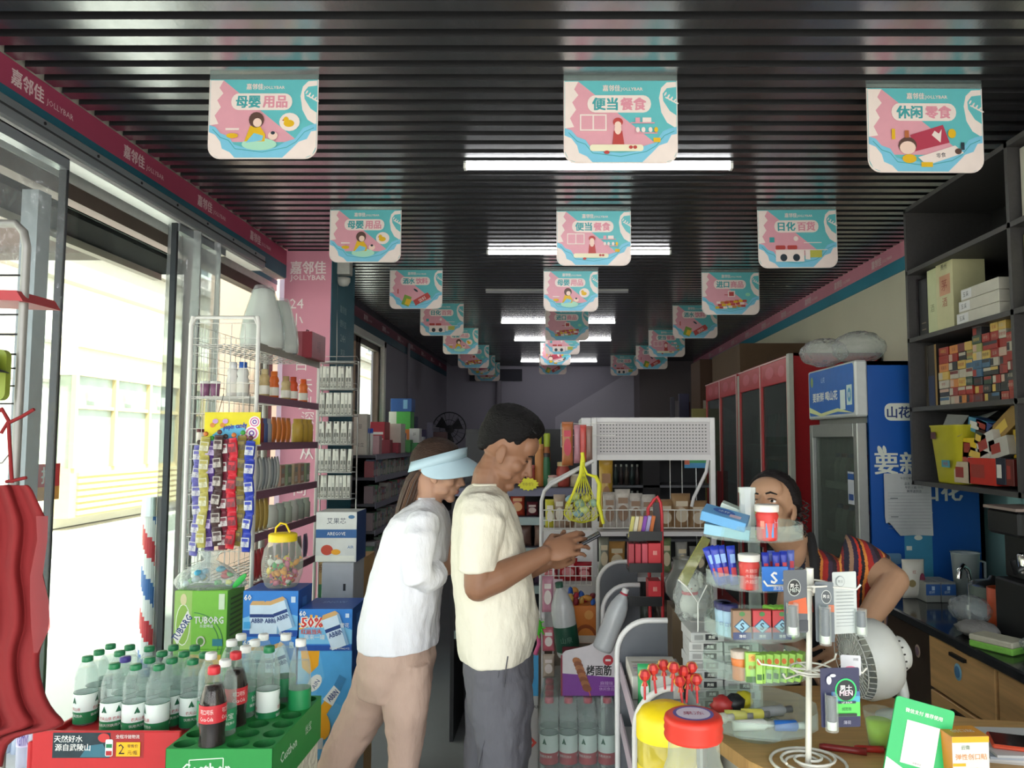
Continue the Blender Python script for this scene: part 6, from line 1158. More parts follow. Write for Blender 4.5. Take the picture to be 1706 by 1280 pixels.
def hang(lab, x0, x1, y0, y1, Yd, c, pr_, rz=0, nme='blister_card', tube=None):
    a, b = at(x0, y1, Yd), at(x1, y0, Yd); w_, h_ = b.x-a.x, b.z-a.z; o = thing(nme, lab, 'card', ((a.x+b.x)/2, Yd, a.z), rz); MB().prism(rrect(-w_/2, 0, w_/2, h_, .003), m_(c), (0, 0, 0), (1, 0, 0), (0, 0, 1), .0012).build('card', o)
    q = MB(); pr_(Decal(q, (-w_/2, 0, 0), (1, 0, 0), (0, 0, 1)), w_, h_); q.build('print', o)
    if tube:
        tx, th, tc = tube; MB().lathe([(0, .012), (.008, .012), (.009, .016), (.009, th)], m_(tc), 14, (tx, -.010, .0)).build('lip_balm', o); MB().lathe([(0, 0), (.0088, 0), (.0088, .016)], WHITE, 14, (tx, -.010, .0)).build('balm_cap', o); MB().lathe([(.012, -.003), (.012, th+.006)], CLEAR, 14, (tx, -.010, 0)).build('clear_blister', o)
    return o
hang('grey and orange lip balm card hung before the green packs', 1306, 1345, 950, 1055, 1.57, '#54585e', lambda D, w, h: (D.poly([(w*.1, h*.32), (w, h*.30), (w*.95, h*.56), (w*.2, h*.5)], m_('#c85a30')), D.ell(w*.45, h*.72, .014, .017, m_('#b8bcb8')), D.ell(w*.45, h*.72, .0125, .0155, m_('#1c2020')), D.text('男士', w*.45, h*.75, .009, WHITE), D.text('MEN', w*.45, h*.68, .007, m_('#c8d0c8')), D.rect(w*.4, h*.03, w, h*.2, m_('#3c4046'))), .15, tube=(-.012, .055, '#30363e'))
hang('clear lip balm blister with dark grey card right of the pole', 1360, 1388, 970, 1070, 1.60, '#5c646a', lambda D, w, h: (D.ell(w*.6, h*.75, .010, .014, m_('#b8bcb8')), D.ell(w*.6, h*.75, .009, .0125, m_('#3c4448')), D.text('男士', w*.6, h*.76, .007, WHITE), D.rect(w*.7, h*.5, w, h*.62, m_('#b8603c'))), -.1, tube=(-.002, .068, '#28384c'))
hang('white printed back of a lip balm card at the right of the rack', 1387, 1428, 953, 1056, 1.64, '#c4cac8', lambda D, w, h: ([D.rect(w*.12, h*(.12+.055*k), w*.85, h*(.12+.055*k)+.0010, m_('#8a9294')) for k in range(11)], D.ell(w*.3, h*.85, .010, .011, m_('#8a9294')), D.ell(w*.3, h*.85, .009, .010, m_('#c4cac8')), D.text('男士', w*.3, h*.85, .006, m_('#6a7274'))), .2, tube=(.03, .045, '#28384c'))
hang('pale card with pink lips print hanging low on the spinner', 1402, 1433, 1092, 1125, 1.58, '#c8c8cc', lambda D, w, h: (D.ell(w*.5, h*.3, .012, .006, m_('#d06a88')), D.text('润唇', w*.75, h*.8, .005, m_('#5a5a60'))), -.2)
hang('large navy and green lip balm card with round emblem', 1368, 1432, 1113, 1212, 1.52, '#24264a', lambda D, w, h: (D.rect(w*.27, h*.18, w, h*.42, m_('#58c858')), D.rect(w*.27, h*.42, w, h*.52, m_('#48a0b8')), D.rect(w*.27, h*.52, w, h*.6, m_('#3c6a9a')), D.ell(w*.64, h*.62, .0215, .0225, m_('#2cc06a'), 22), D.ell(w*.64, h*.62, .0185, .0195, m_('#141c22'), 22), D.text('男士', w*.64, h*.66, .011, WHITE, bold=.018), D.text('MEN', w*.64, h*.575, .009, m_('#e0c8d0'), bold=.018), D.rect(w*.42, h*.40, w*.88, h*.44, m_('#1c2c4a'), .001), D.text('LIP BALM', w*.65, h*.42, .0035, WHITE), D.rect(w*.36, h*.19, w*.9, h*.235, m_('#1c2c2a')), D.text('润唇膏', w*.64, h*.31, .006, m_('#1c5a38')), D.ell(w*.2, h*.80, .005, .008, m_('#d0d4d8')), D.ell(w*.3, h*.88, .006, .003, m_('#d0d4d8')), D.text('薄荷', w*.64, h*.09, .007, m_('#a8a8b8'))), .06, tube=(-.022, .060, '#28323c'))
# cat figure in a clear bag, dark glass jar, tilted frame
o = thing('cat_figurine', 'white beckoning cat figurine with red collar in a clear bag', 'figurine', (.36, 2.12, 1.12)); WC = mat('#d8d4cc', .25, var=.02)
q = MB(); q.ell((0, 0, .035), (.028, .024, .036), WC, 16, 12); q.ell((0, -.004, .085), (.026, .022, .022), WC, 16, 12)
for s in (-1, 1): q.cyl((s*.016, 0, .1), (s*.02, 0, .118), .008, .001, WC, 8); q.ell((s*.014, -.014, .008), (.010, .014, .009), WC, 10, 8)
q.ell((.028, -.006, .1), (.008, .008, .022), WC, 10, 8); q.build('cat_body', o); MB().lathe([(.0215, .062), (.023, .066), (.0215, .070)], RED, 18).build('collar', o); q = MB()
for s in (-1, 1): q.ell((s*.010, -.0245, .088), (.0025, .002, .003), BLACK, 8, 6)
q.ell((0, -.026, .080), (.002, .002, .0015), RED, 6, 5); q.build('face', o); MB().ell((.01, 0, .05), (.055, .045, .075), film('#d8dcdc', .72, .1, bump=.9, bscale=45), 22, 14, noise=.06).build('clear_bag', o)
o = thing('goods_stack', 'white boxes and red cloth under the cat figurine', 'box', (.345, 2.11, .931)); MB().box(.01, .07, -.03, .09, 0, .187, m_('#b8b4b0')).build('white_box', o)
dj = thing('glass_jar', 'big dark glass jar behind the cat figurine', 'jar', (.40, 2.43, 1.09)); dj.scale = (.85, .85, .72); MB().lathe([(0, 0), (.045, 0), (.075, .05), (.078, .1), (.05, .15), (.045, .19), (.05, .195)], film('#8a8a86', .6, .04, tint='#a8a8a0'), 24).build('jar_body', dj)
MB().box(-.06, .08, -.07, .07, -1.51, -.002, m_('#6a5844')).build('stand', dj)
fr3 = thing('acrylic_holder', 'tilted clear leaflet holder with yellow green edge behind the tower', 'holder', tuple(at(1155, 975, 1.98))); q = MB(); p0 = Vector(fr3.location)
a_, b_, c_, d_ = [at(x, y, 1.98)-p0 for x, y in ((1172, 893), (1184, 900), (1144, 978), (1130, 966))]; q.add([tuple(v) for v in (a_, b_, c_, d_)]+[tuple(v+Vector((0, .01, 0))) for v in (a_, b_, c_, d_)], [(0, 1, 2, 3), (7, 6, 5, 4), (0, 4, 5, 1), (1, 5, 6, 2), (2, 6, 7, 3), (3, 7, 4, 0)], film('#a8a468', .5, .05)); q.tube([d_, c_, at(1163, 1005, 1.98)-p0, at(1178, 975, 1.98)-p0], .002, WHITE, 6); q.tube([at(1163, 1005, 1.98)-p0, at(1163, 1168, 1.98)-p0], .002, WHITE, 6); q.build('holder_sheet', fr3)
# payment board, plaster box, cup, pens, papers, phone
GP_ = m_('#10b060', .35); o = thing('payment_board', 'bright green payment board leaning on its stand at the counter front', 'sign', (.680, 1.53, Z), 0, None, (-.12, .25, -.1))
w_, h_ = .112, .160; q = MB(); q.prism(rrect(-w_/2, 0, w_/2, h_, .006), GP_, (0, 0, 0), (1, 0, 0), (0, 0, 1), .004); q.build('board', o)
q = MB(); D = Decal(q, (-w_/2, 0, 0), (1, 0, 0), (0, 0, 1)); D.poly([(.001, .001), (w_-.001, .001), (w_-.001, .012), (w_*.6, .020), (w_*.35, .030), (.001, .045)], m_('#e0e4e0')); D.ell(w_*.28, .015, .006, .006, GP_)
D.text('微信支付 推荐使用', w_*.5, h_*.87, .008, WHITE, bold=.01); D.rect(w_*.24, h_*.26, w_*.80, h_*.76, WHITE); D.text('收款商家', w_*.52, h_*.29, .004, m_('#6a6a6a')); D.text('WeChat', w_*.7, .012, .006, m_('#8a9a90')); q.build('print', o)
MB().box(-.03, .03, .0, .05, 0, .003, CLEAR).build('stand_foot', o)
o = thing('plaster_box', 'orange and white box of adhesive plasters at the counter front', 'box', (.782, 1.50, Z), .05); w_, h_ = .072, .108; MB().box(-w_/2, w_/2, 0, .055, 0, h_, m_('#d8d6d0'), .001).build('box_body', o)
q = MB(); D = Decal(q, (-w_/2, 0, 0), (1, 0, 0), (0, 0, 1)); D.rect(0, h_*.9, w_, h_, OR); D.ell(w_*.65, h_*.25, w_*.3, h_*.22, m_('#e8b030')); D.rect(0, h_*.5, w_*.35, h_*.55, OR); D.text('弹性创口贴', w_*.5, h_*.66, .011, m_('#d88a38'), w=w_*.85); D.text('云南', w_*.35, h_*.82, .008, m_('#5a7a5a'))
D = Decal(q, (-w_/2, 0, h_), (1, 0, 0), (0, 1, 0)); D.rect(0, 0, w_, .055, m_('#e09a38')); D.text('创口贴', w_*.5, .028, .014, WHITE); D = Decal(q, (-w_/2, .055, 0), (0, -1, 0), (0, 0, 1)); D.rect(0, 0, .055, h_, m_('#d08a30')); q.build('print', o)
p = atz(1457, 1215, Z); o = thing('juice_cup', 'clear cup of bright green drink behind the payment board', 'cup', (.705, 1.735, Z)); MB().lathe([(0, 0), (.022, 0), (.032, .075), (.033, .078)], film('#dfe8e0', .88, .05), 22).build('cup', o); MB().lathe([(0, .003), (.021, .003), (.0270, .055), (0, .055)], m_('#b4e03c'), 20).build('drink', o)
for k, (x, y, a, c, l, ln) in enumerate(((.612, 1.70, -.35, '#7a1c1c', 'dark red marker pen lying on the wooden counter', .095), (.668, 1.70, -.15, '#a8261c', 'brighter red pen lying against the payment board', .06))):
    o = thing('marker_pen', l, 'pen', (x, y, Z+.0075), 0, None, (0, pi/2, a)); MB().lathe([(0, -ln/2), (.005, -ln/2), (.0072, -ln*.4), (.0072, ln*.2)], m_(c), 10).build('pen_body', o); MB().lathe([(.0075, ln*.2), (.0075, ln/2), (0, ln/2)], m_(c), 10).build('cap', o)
o = thing('paper_stack', 'loose stack of papers on the counter at the right edge', 'paper', (1.02, 1.70, Z), -.25)
for k in range(4): MB().box(-.13+.006*k, .13-.008*k, -.08, .08, .006*k, .006*k+.005, m_(('#b8b6b4', '#c8c8c8', '#a8b0bc', '#c4c6c8')[k])).build('paper_sheet', o, (0, 0, 0), (0, 0, .06*k))
o = thing('smartphone', 'phone in red orange case lying on the paper stack', 'phone', (1.0, 1.67, Z+.0235), -.35); MB().box(-.08, .08, -.04, .04, 0, .009, m_('#c84a2c'), .003).build('case', o); MB().box(-.075, .075, -.035, .035, .009, .0098, mat('#0c0c10', .08, var=0)).build('screen', o)
# white desk fan
df = thing('desk_fan', 'white desk fan seen from behind, tilted on the counter', 'fan', (.80, 1.90, Z)); WF_ = mat('#c4c6c2', .4, var=.03); hub = at(1462, 1095, 1.92)-Vector(df.location); ax = Vector((.92, .12, .12)).normalized(); qt = ax.to_track_quat('Z', 'Y').to_matrix()
def lat(prof, m, n=30, sm=True):
    q = MB(); q.lathe(prof, m, n, smooth=sm); q.v = [tuple(qt @ Vector(v)+hub) for v in q.v]; return q
lat([(.09, -.055), (.095, -.045), (.095, -.01), (.090, .010), (.080, .025), (.06, .035), (.045, .038)], WF_).build('rear_shroud', df); lat([(.045, .03), (.046, .05), (.038, .068), (.022, .078), (0, .08)], WF_).build('motor_cap', df)
q = MB()
for k in range(36):
    a = 2*pi*k/36; q.tube([(.088*cos(a), .088*sin(a), -.052), (.078*cos(a), .085*sin(a), -.066), (.02*cos(a), .02*sin(a), -.072)], .0013, WF_, 4)
for r in (.03, .055, .08): q.tube([(r*cos(2*pi*k/24), r*sin(2*pi*k/24), -.07) for k in range(24)], .0013, WF_, 4, True)
q.v = [tuple(qt @ Vector(v)+hub) for v in q.v]; q.build('front_grille', df)
q = MB(); 
for k in range(24): a = 2*pi*k/24; q.box(-.0015, .0015, -.0015, .0015, 0, .03, BLACK); 
for i in range(24):
    a = 2*pi*i/24
    for j in range(8): v = Vector(q.v[i*8+j]); q.v[i*8+j] = tuple(qt @ Vector((v.x+.062*cos(a), v.y+.062*sin(a), v.z*.2+.0335))+hub)
q.build('vent_slots', df)
q = MB()
for k in range(4):
    a = 2*pi*k/4; P_ = [(0, 0, -.03), (.08*cos(a), .08*sin(a), -.045), (.085*cos(a+.8), .085*sin(a+.8), -.02)]; q.add([tuple(qt @ Vector(v)+hub) for v in P_], [(0, 1, 2)], WF_)
q.build('fan_blades', df); MB().tube([hub+ax*.045+Vector((0, 0, -.02)), hub+Vector((.06, 0, -.09)), Vector((.02, -.02, .02))], [.018, .014, .012], WF_, 12).build('neck', df); MB().lathe([(0, 0), (.06, 0), (.06, .012), (.02, .022), (0, .022)], WF_, 26, (.02, -.02, 0)).build('base', df)
# ================================================================ coolers along the right wall
RC = m_('#b5262c', .35); FG = mat('#b9bcb4', .35, .3, var=.03); DG_ = film('#7a8280', .85, .04, tint='#aab4b0'); INT = mat('#5a5c60', .6, var=.05)
def cooler(y0, lab, ztop=2.18, X=1.55):
    o = thing('drinks_cooler', lab, 'fridge', (X, y0, 0)); W_ = 1.39
    MB().box(.04, .63, 0, .02, .0, ztop, RC).box(.04, .63, W_-.02, W_, 0, ztop, RC).box(.60, .63, 0, W_, 0, ztop, RC).box(.04, .63, 0, W_, ztop-.02, ztop, RC).box(.04, .63, 0, W_, 0, .12, RC).build('cabinet', o)
    for k in range(2):
        y = .01+.69*k; d = thing; fr2 = MB(); H = ztop-.02
        fr2.box(0, .04, y, y+.035, .14, H, RC, .004).box(0, .04, y+.655, y+.685, .14, H, RC, .004).box(0, .04, y+.035, y+.655, H-.17, H, RC, .004).box(0, .04, y+.035, y+.655, .14, .20, RC)
        fr2.box(-.006, 0, y, y+.008, .14, H, m_('#d8b8b4')).box(-.006, 0, y, y+.685, H-.008, H, m_('#d8b8b4')); dr_ = fr2.build('door', o)
        MB().box(.012, .016, y+.035, y+.655, .2, H-.17, DG_).build('pane', dr_)
        MB().box(-.03, -.005, y+(.02 if k else .64), y+(.035 if k else .655), .8, 1.3, m_('#8a1c22')).build('handle', dr_)
        q = MB(); D = Decal(q, (-.001, y+.64, H-.16), (0, -1, 0), (0, 0, 1)); D.ell(.2, .08, .11, .045, m_('#c8606a')); D.ell(.5, .07, .08, .04, m_('#c8606a')); q.build('swirl_print', dr_)
    for z in (.5, .85, 1.2, 1.55): MB().box(.06, .58, .03, W_-.03, z, z+.01, FG).build('shelf', o)
    MB().box(.1, .6, .02, W_-.02, .14, ztop-.04, INT).build('dark_inside', o); return o
c1 = cooler(5.15, 'red glass door drinks cooler nearest the blue milk fridge'); c2 = cooler(6.62, 'second red glass door drinks cooler, farther along the wall')
for ch in list(c1.children)+list(c2.children):
    if ch.name.startswith('dark_inside'): ch.location.x = .35; ch.scale.x = .5
cb_ = {}
for ci, (y0, L2) in enumerate(((5.2, 'small drink bottle behind the glass of the nearest red cooler'), (6.68, 'small drink bottle behind the glass of the second red cooler'))):
    for z in (.51, .86, 1.21, 1.56):
        for k in range(14):
            c = ('#7a8a8c', '#9a5a50', '#5a7a5c', '#8a8a5a', '#50607a')[int(random.random()*5)]
            if c not in cb_: cb_[c] = (MB().lathe([(0, 0), (.03, 0), (.03, .14), (.012, .19), (.012, .22), (0, .22)], m_(c), 10).mesh())
            o = link('drink_bottle', cb_[c], None, (1.64, y0+.093*k, z+.0105)); tag(o, L2, 'bottle', 'bottles in red cooler %s' % ('one', 'two')[ci])
MB().box(0, .6, 0, .06, 0, 2.14, m_('#b4b6ac')).build('side_post', c1, (0.0, 1.395, 0)); 
MB().box(-.01, .02, -.06, -.005, 0, 2.17, m_('#b9bab0')).build('side_post', c1, (0, 0, 0))
# cartons on and behind the coolers
BRN = m_('#5c4632', .8); a, b = at(1163, 640, 8.3), at(1270, 640, 8.3)
carton('storage_carton', 'wide brown cardboard carton on top of the farther red cooler', 1.60, 2.18, 6.7, 7.9, 2.182, 2.44, BRN, front=lambda D, w, h: (D.text('易碎', w*.5, h*.4, .06, m_('#4a3828')),))
carton('storage_carton', 'dark brown carton behind the last red cooler, near the ceiling', 1.52, 2.1, 8.15, 8.7, 1.76, 2.45, m_('#50382a', .8), front=lambda D, w, h: (D.rect(w*.05, .1, w*.12, .25, m_('#a8a090')),))
carton('storage_carton', 'yellowish tall carton beside the far end of the red coolers', 1.42, 1.60, 8.05, 8.14, 0, 1.92, m_('#96905a', .8), front=lambda D, w, h: (D.text('整装', w*.5, h-.25, .05, m_('#5a5638')),))
carton('storage_carton', 'plain carton stack at the far end of the cooler row', 1.52, 2.1, 8.15, 8.7, 0, 1.758, m_('#6a5a4a', .8))
for k, (x0, x1, yt, c, l) in enumerate(((1118, 1124, 662, '#2c2838', 'near black box top of the far box pile'), (1124, 1131, 668, '#8a8488', 'grey printed box in the far box pile'), (1132, 1148, 656, '#3c3858', 'navy lettered box in the far box pile'), (1140, 1150, 670, '#6a3030', 'dark red box in the far box pile'))):
    a, b = at(x0, yt, 9.0+.12*k), at(x1, yt, 9.0+.12*k); carton('goods_box', l, a.x, b.x, 9.0+.12*k, 9.1+.12*k, 1.5, a.z, m_(c))
tb3 = thing('stock_table', 'dark stock rack behind the far box pile', 'rack', (1.2, 9.0, 0)); MB().box(0, .6, 0, .6, 1.46, 1.498, DK).build('board', tb3)
for x in (0.02, .57):
    for y in (.02, .57): MB().box(x-.02, x+.02, y-.02, y+.02, 0, 1.46, DK).build('leg', tb3)
# ---------------------------------------------------------------- milk fridge with blue side
mf = thing('milk_fridge', 'upright glass door fridge with blue lettered header and blue side', 'fridge', (1.45, 3.73, 0)); SB = mat('#1450a0', .35, var=.04, scale=8); SIL = mat('#a4a6a4', .35, .5, var=.04)
MB().box(.06, .60, 0, .02, 0, 1.98, SB).box(.06, .60, .68, .70, 0, 1.98, SIL).box(.58, .60, 0, .7, 0, 1.98, SIL).box(.06, .6, 0, .7, 1.96, 1.98, SIL).box(.06, .6, 0, .7, 0, .15, SIL).box(.06, .6, .02, .68, 1.68, 1.96, SIL).build('cabinet', mf)
MB().box(0, .06, 0, .7, 1.71, 1.985, m_('#c2c6c4'), .008).build('header_box', mf)
q = MB(); D = Decal(q, (-.001, .69, 1.72), (0, -1, 0), (0, 0, 1)); D.rect(.01, .008, .67, .255, m_('#2a66b8'), .02); D.poly([(.01, .06), (.2, .02), (.45, .04), (.67, .008), (.45, .022), (.2, .004), (.01, .03)], m_('#d8dca0'))
D.text('要新鲜 喝山花', .26, .11, .05, WHITE, w=.38, bold=.018); D.ell(.06, .2, .02, .03, m_('#8aa05a')); D.text('山花', .24, .2, .03, m_('#b8d0e8')); D.rect(.49, .03, .56, .13, m_('#d8e4e0')); D.rect(.58, .05, .65, .15, m_('#c8dcd8')); D.ell(.615, .1, .025, .035, m_('#5a9ac0')); D.text('鲜', .615, .1, .03, WHITE)
q.build('header_print', mf)
H = 1.68; q = MB().box(0, .05, .0, .05, .16, H, SIL, .004).box(0, .05, .65, .70, .16, H, SIL, .004).box(0, .05, .05, .65, H-.07, H, SIL, .004).box(0, .05, .05, .65, .16, .24, SIL, .004); dm = q.build('door', mf)
MB().box(.02, .024, .05, .65, .24, H-.07, film('#98a09a', .86, .04, tint='#ccd4ce')).build('pane', dm)
for z in (.5, .78, 1.06, 1.34): MB().box(.08, .56, .03, .67, z, z+.012, m_('#b8bab4')).build('shelf', mf); MB().box(.075, .08, .03, .67, z-.01, z+.03, m_('#c4c6be')).build('price_strip', mf)
MB().box(.56, .57, .02, .68, .15, 1.67, m_('#8a9088')).build('back_lining', mf)
for z in (1.352, 1.072, .792):
    for k in range(7): o = thing('milk_bottle', 'pale milk bottle behind the fridge glass', 'bottle', (1.573, 3.80+.085*k, z+.0005), 0, 'milk bottles in the blue headed fridge'); MB().lathe([(0, 0), (.03, 0), (.03, .1), (.015, .15), (0, .15)], m_(('#a8aaa4', '#8a7a70', '#b8b8b0')[k % 3]), 10).build('bottle_body', o); MB().lathe([(.016, .145), (.016, .17), (0, .17)], m_(('#4a5a8a', '#8a4a48')[k % 2]), 8).build('cap', o)
q = MB(); D = Decal(q, (-.0005, .13, 1.28), (0, -1, 0), (0, 0, 1)); D.rect(0, 0, .08, .16, m_('#c8ccd4')); D.rect(0, .12, .08, .15, m_('#2c5aa0')); D.rect(.01, .02, .07, .05, m_('#3a5a9a')); q.build('price_label', dm)
q = MB(); D = Decal(q, (.06, -.0, 0), (1, 0, 0), (0, 0, 1)); SX = lambda px: at(px, 700, 3.73).x-1.51; SZ_ = lambda py: at(1500, py, 3.73).z; LW_ = mat('#cfd3c8', .5, var=.03)
D.rect(SX(1474), SZ_(701), SX(1530), SZ_(672), LW_, .03); D.text('山花', (SX(1481)+SX(1514))/2, SZ_(687), .055, m_('#14306a'), bold=.018)
D.ell(SX(1465), SZ_(752), .012, .028, LW_, 12, .35); D.ell(SX(1472), SZ_(750), .009, .022, LW_, 12, .2)
D.text('要新鲜', SX(1464)+.155, SZ_(772), .105, LW_, w=.36, bold=.018); D.text('喝山花', SX(1564)-.06, SZ_(817), .10, LW_, w=.32, bold=.018); D.rect(SX(1470), SZ_(791), SX(1500), SZ_(789), LW_)
D.rect(SX(1500), SZ_(1010), SX(1546), SZ_(885), m_('#3d86a8')); D.ell(SX(1523), SZ_(896), .02, .012, LW_); D.rect(SX(1503), SZ_(917), SX(1512), SZ_(910), LW_); D.rect(SX(1463), SZ_(940), SX(1494), SZ_(922), m_('#5f86a8'), .012); D.text('L', SX(1545), SZ_(850), .03, LW_)
q.build('side_print', mf)
# handwritten sheet
sh = thing('paper_sheet', 'creased white notice sheet taped to the blue fridge side', 'paper', (at(1490, 790, 3.70).x, 3.715, at(1490, 790, 3.70).z)); n = 10; V = []
x0, x1 = at(1450, 0, 3.7).x-sh.location.x, at(1525, 0, 3.7).x-sh.location.x; zb_ = at(1490, 893, 3.7).z-sh.location.z
for j in range(n+1):
    for i in range(n+1):
        u, v = i/n, j/n; cx_ = max(0, .25-u)*max(0, v-.75)*5*1.0; V.append((x0+(x1-x0)*u+cx_*.05, -.004-.02*cx_-.01*sin(u*7)*v*v, zb_*v*(1-(.22 if (u < .3 and v > .8) else 0)*(.3-u)/.3*(v-.8)/.2)))
MB().add(V, [(j*(n+1)+i, (j+1)*(n+1)+i, (j+1)*(n+1)+i+1, j*(n+1)+i+1) for j in range(n) for i in range(n)], mat('#b4b6b6', .7, var=.03), True).build('sheet', sh)
q = MB(); D = Decal(q, (x0, -.012, zb_), (1, 0, 0), (0, 0, 1)); wq = x1-x0
D.text('今日订单登记', wq*.5, -zb_*.93, .012, m_('#5a5c60'))
for k in range(3): D.text(('品名 数量 备注', '牛奶三箱 已付', '明早送到店')[k], wq*.62, -zb_*(.84-.06*k), .013, m_('#4a4c58'))
for k in range(12): D.rect(wq*.05, -zb_*(.12+.052*k), wq*.95, -zb_*(.12+.052*k)+.0012, m_('#8a8c90'))
for k in (.60, .30): D.rect(wq*.1, -zb_*k, wq*.26, -zb_*k+.003, m_('#5a5c60'))
q.build('handwriting', sh)
# plastic bags of bottles on the fridge
for (px, py, rx, rz_, lab) in ((1372, 590, .12, .075, 'crinkled clear plastic bag at the left on top of the milk fridge'), (1415, 585, .13, .085, 'larger crinkled clear plastic bag on top of the milk fridge')):
    c = at(px, py, 4.1); o = thing('plastic_bag', lab, 'bag', (c.x, 4.1+(px-1372)*-.003, 1.987)); q = MB(); q.ell((0, 0, rz_), (rx, .15, rz_), film('#d6d2d4', .74, .12, bump=1.0, bscale=26), 28, 16, noise=.05); q.build('clear_bag', o)
# ================================================================ black wall shelf with cigarettes
bx0, by0, by1 = 1.65, 2.2, 3.60; BK = mat('#3a3838', .55, var=.12, scale=80); BKI = mat('#151414', .7, var=.1)
ws = thing('wall_shelf_unit', 'black wall hung shelf unit packed with cigarette boxes', 'shelf', (bx0, by0, 0)); zT, zB = 2.71, 1.41; L3 = by1-by0
WZ = (2.69, 2.39, 2.07, 1.747, zB)
for i, z in enumerate(WZ): MB().box(0, .54, 0, L3, z-.02, z, BK).build('shelf_board', ws)
MB().box(.41, .43, 0, L3, zB-.02, zT-.02, BKI).build('back_board', ws)
for y in (L3-.02, .555): MB().box(0, .41, y, y+.02, zB-.02, zT-.02, BK).build('side_board', ws)
MB().box(0, .41, 0, .02, zB-.02, zT-.02, BK).build('side_board', ws)
def shelfbox(lab, px0, px1, pyt, zb, c, d=.05, X=1.68, name='cigarette_box', front=None, cat='box', group=None, rx=0):
    """box with its face towards the room (-x) standing on a board"""
    ya, yb = atx(px0, 600, X).y, atx(px1, 600, X).y; ym = (ya+yb)/2; zt2 = atx((px0+px1)/2, pyt, X).z; w_, h_ = abs(ya-yb), zt2-zb
    o = thing(name, lab, cat, (X, ym, zb), 0, group); MB().box(0, d, -w_/2, w_/2, 0, h_, m_(c), .001).build('box_body', o); q = MB(); D = Decal(q, (0, w_/2, 0), (0, -1, 0), (0, 0, 1))
    if front: front(D, w_, h_)
    else: D.rect(w_*.2, h_*.3, w_*.8, h_*.7, m_('#b8a888'))
    q.build('print', o); return o
# liquor boxes on the second board
zb2 = WZ[2]+.001
CRM = '#b8b48c'
shelfbox('tall cream liquor box with red seal, standing behind the white cartons', 1564, 1592, 430, zb2, CRM, .14, 1.69, 'liquor_box', lambda D, w, h: (D.rect(w*.2, h*.5, w*.85, h*.78, m_('#b8886a')), D.text('茅', w*.5, h*.64, .05, m_('#8a3c2c')), D.text('酒', w*.5, h*.4, .04, m_('#9a4c3c')), D.text('贵州', w*.5, h*.9, .025, m_('#2a2a20'))))
shelfbox('slightly lower cream liquor box at the left end of the board', 1549, 1564, 447, zb2, '#b4b890', .12, 1.69, 'liquor_box', lambda D, w, h: (D.text('酒', w*.5, h*.4, .035, m_('#7a7a58')),))
for k in range(3):
    ya = 2.72+.02*k; MB_ = carton('cigarette_carton', ('lowest white cigarette carton lying before the liquor boxes', 'middle white cigarette carton lying before the liquor boxes', 'topmost white cigarette carton lying before the liquor boxes')[k], 1.66, 1.78, 2.86, 3.17-.02*k, zb2+.047*k, zb2+.046+.047*k, m_('#b0aca0'), side=lambda D, w, h: (D.rect(w*.02, h*.1, w*.3, h*.9, m_('#c4c4c4')), D.text('玉溪', w*.14, h*.5, .02, BLACK)), sd=-1)
for px0, px1, yt, c in ((1519, 1532, 466, '#1c1418'), (1534, 1548, 464, '#18181c')): shelfbox('tall black liquor box in the far corner of the board' if px0 < 1530 else 'second tall black liquor box next to the corner one', px0, px1, yt, zb2, c, .1, 1.69, 'liquor_box', lambda D, w, h: (D.rect(w*.3, .03, w*.8, .035, m_('#7a6a5a')), D.rect(w*.3, .06, w*.8, .065, m_('#7a6a5a'))))
# stacked cigarette packs on the third board
zb3 = WZ[3]+.001; random.seed(11)
pal = {'r': '#8a2a24', 'o': '#b8743a', 'y': '#b89a50', 'w': '#a8a090', 'k': '#26262a', 'g': '#2c4034', 'b': '#3c5a74', 'l': '#8a8a54', 'p': '#4a3a8a', 's': '#6a3030', 'c': '#b09080'}
nm = {'r': 'red', 'o': 'orange', 'y': 'golden', 'w': 'off white', 'k': 'black', 'g': 'dark green', 'b': 'grey blue', 'l': 'olive yellow', 'p': 'violet', 's': 'dark maroon', 'c': 'pale tan'}
colsk = [(1562, 1578, 'wkwyorr', 612), (1579, 1593, 'crowkro', 612), (1594, 1606, 'orywyks', 610), (1607, 1618, 'rrgwbly', 600), (1611, 1622, '', 0), (1619, 1634, 'srkbbwlgkw', 556), (1635, 1648, 'kkgkbyrr', 574), (1649, 1662, 'kkrkwrrry', 545), (1663, 1676, 'rkkrrcrwy', 540), (1677, 1688, 'rrksrwr', 560)]
pos = ['lowest', 'second lowest', 'third lowest', 'fourth lowest', 'fifth', 'sixth', 'seventh', 'eighth', 'ninth', 'tenth']
cold = ['first', 'second', 'third', 'fourth', '', 'fifth', 'sixth', 'seventh', 'eighth', 'last']
for ci, (a, b, s, yt) in enumerate(colsk):
    if not s: continue
    ya, yb = atx(a, 600, 1.68).y, atx(b, 600, 1.68).y; w_ = abs(ya-yb)*.96; h_ = .0335 if len(s) > 7 else .036
    for k, c in enumerate(s):
        o = thing('cigarette_pack', '%s pack, %s of the %s column of stacked cigarette packs' % (nm[c], pos[k], cold[ci]), 'pack', (1.68+random.uniform(0, .008), (ya+yb)/2, zb3+k*h_), 0, 'stacked cigarette packs on the black shelf')
        MB().box(0, .088, -w_/2, w_/2, 0, h_-.0006, mat(pal[c], .3, var=.08), .001).build('pack_body', o); q = MB(); D = Decal(q, (0, w_/2, 0), (0, -1, 0), (0, 0, 1)); ty = random.random(); c9 = m_(pal[random.choice('wykrcsb')]); (D.rect(0.001, h_*.1, w_*.45, h_*.9, c9) if ty < .35 else D.rect(.001, h_*.55, w_*.99, h_*.9, c9) if ty < .6 else D.text(random.choice(('芙蓉王', '中华', '玉溪', '黄鹤楼')), w_*.5, h_*.5, h_*.42, c9)); q.build('print', o)
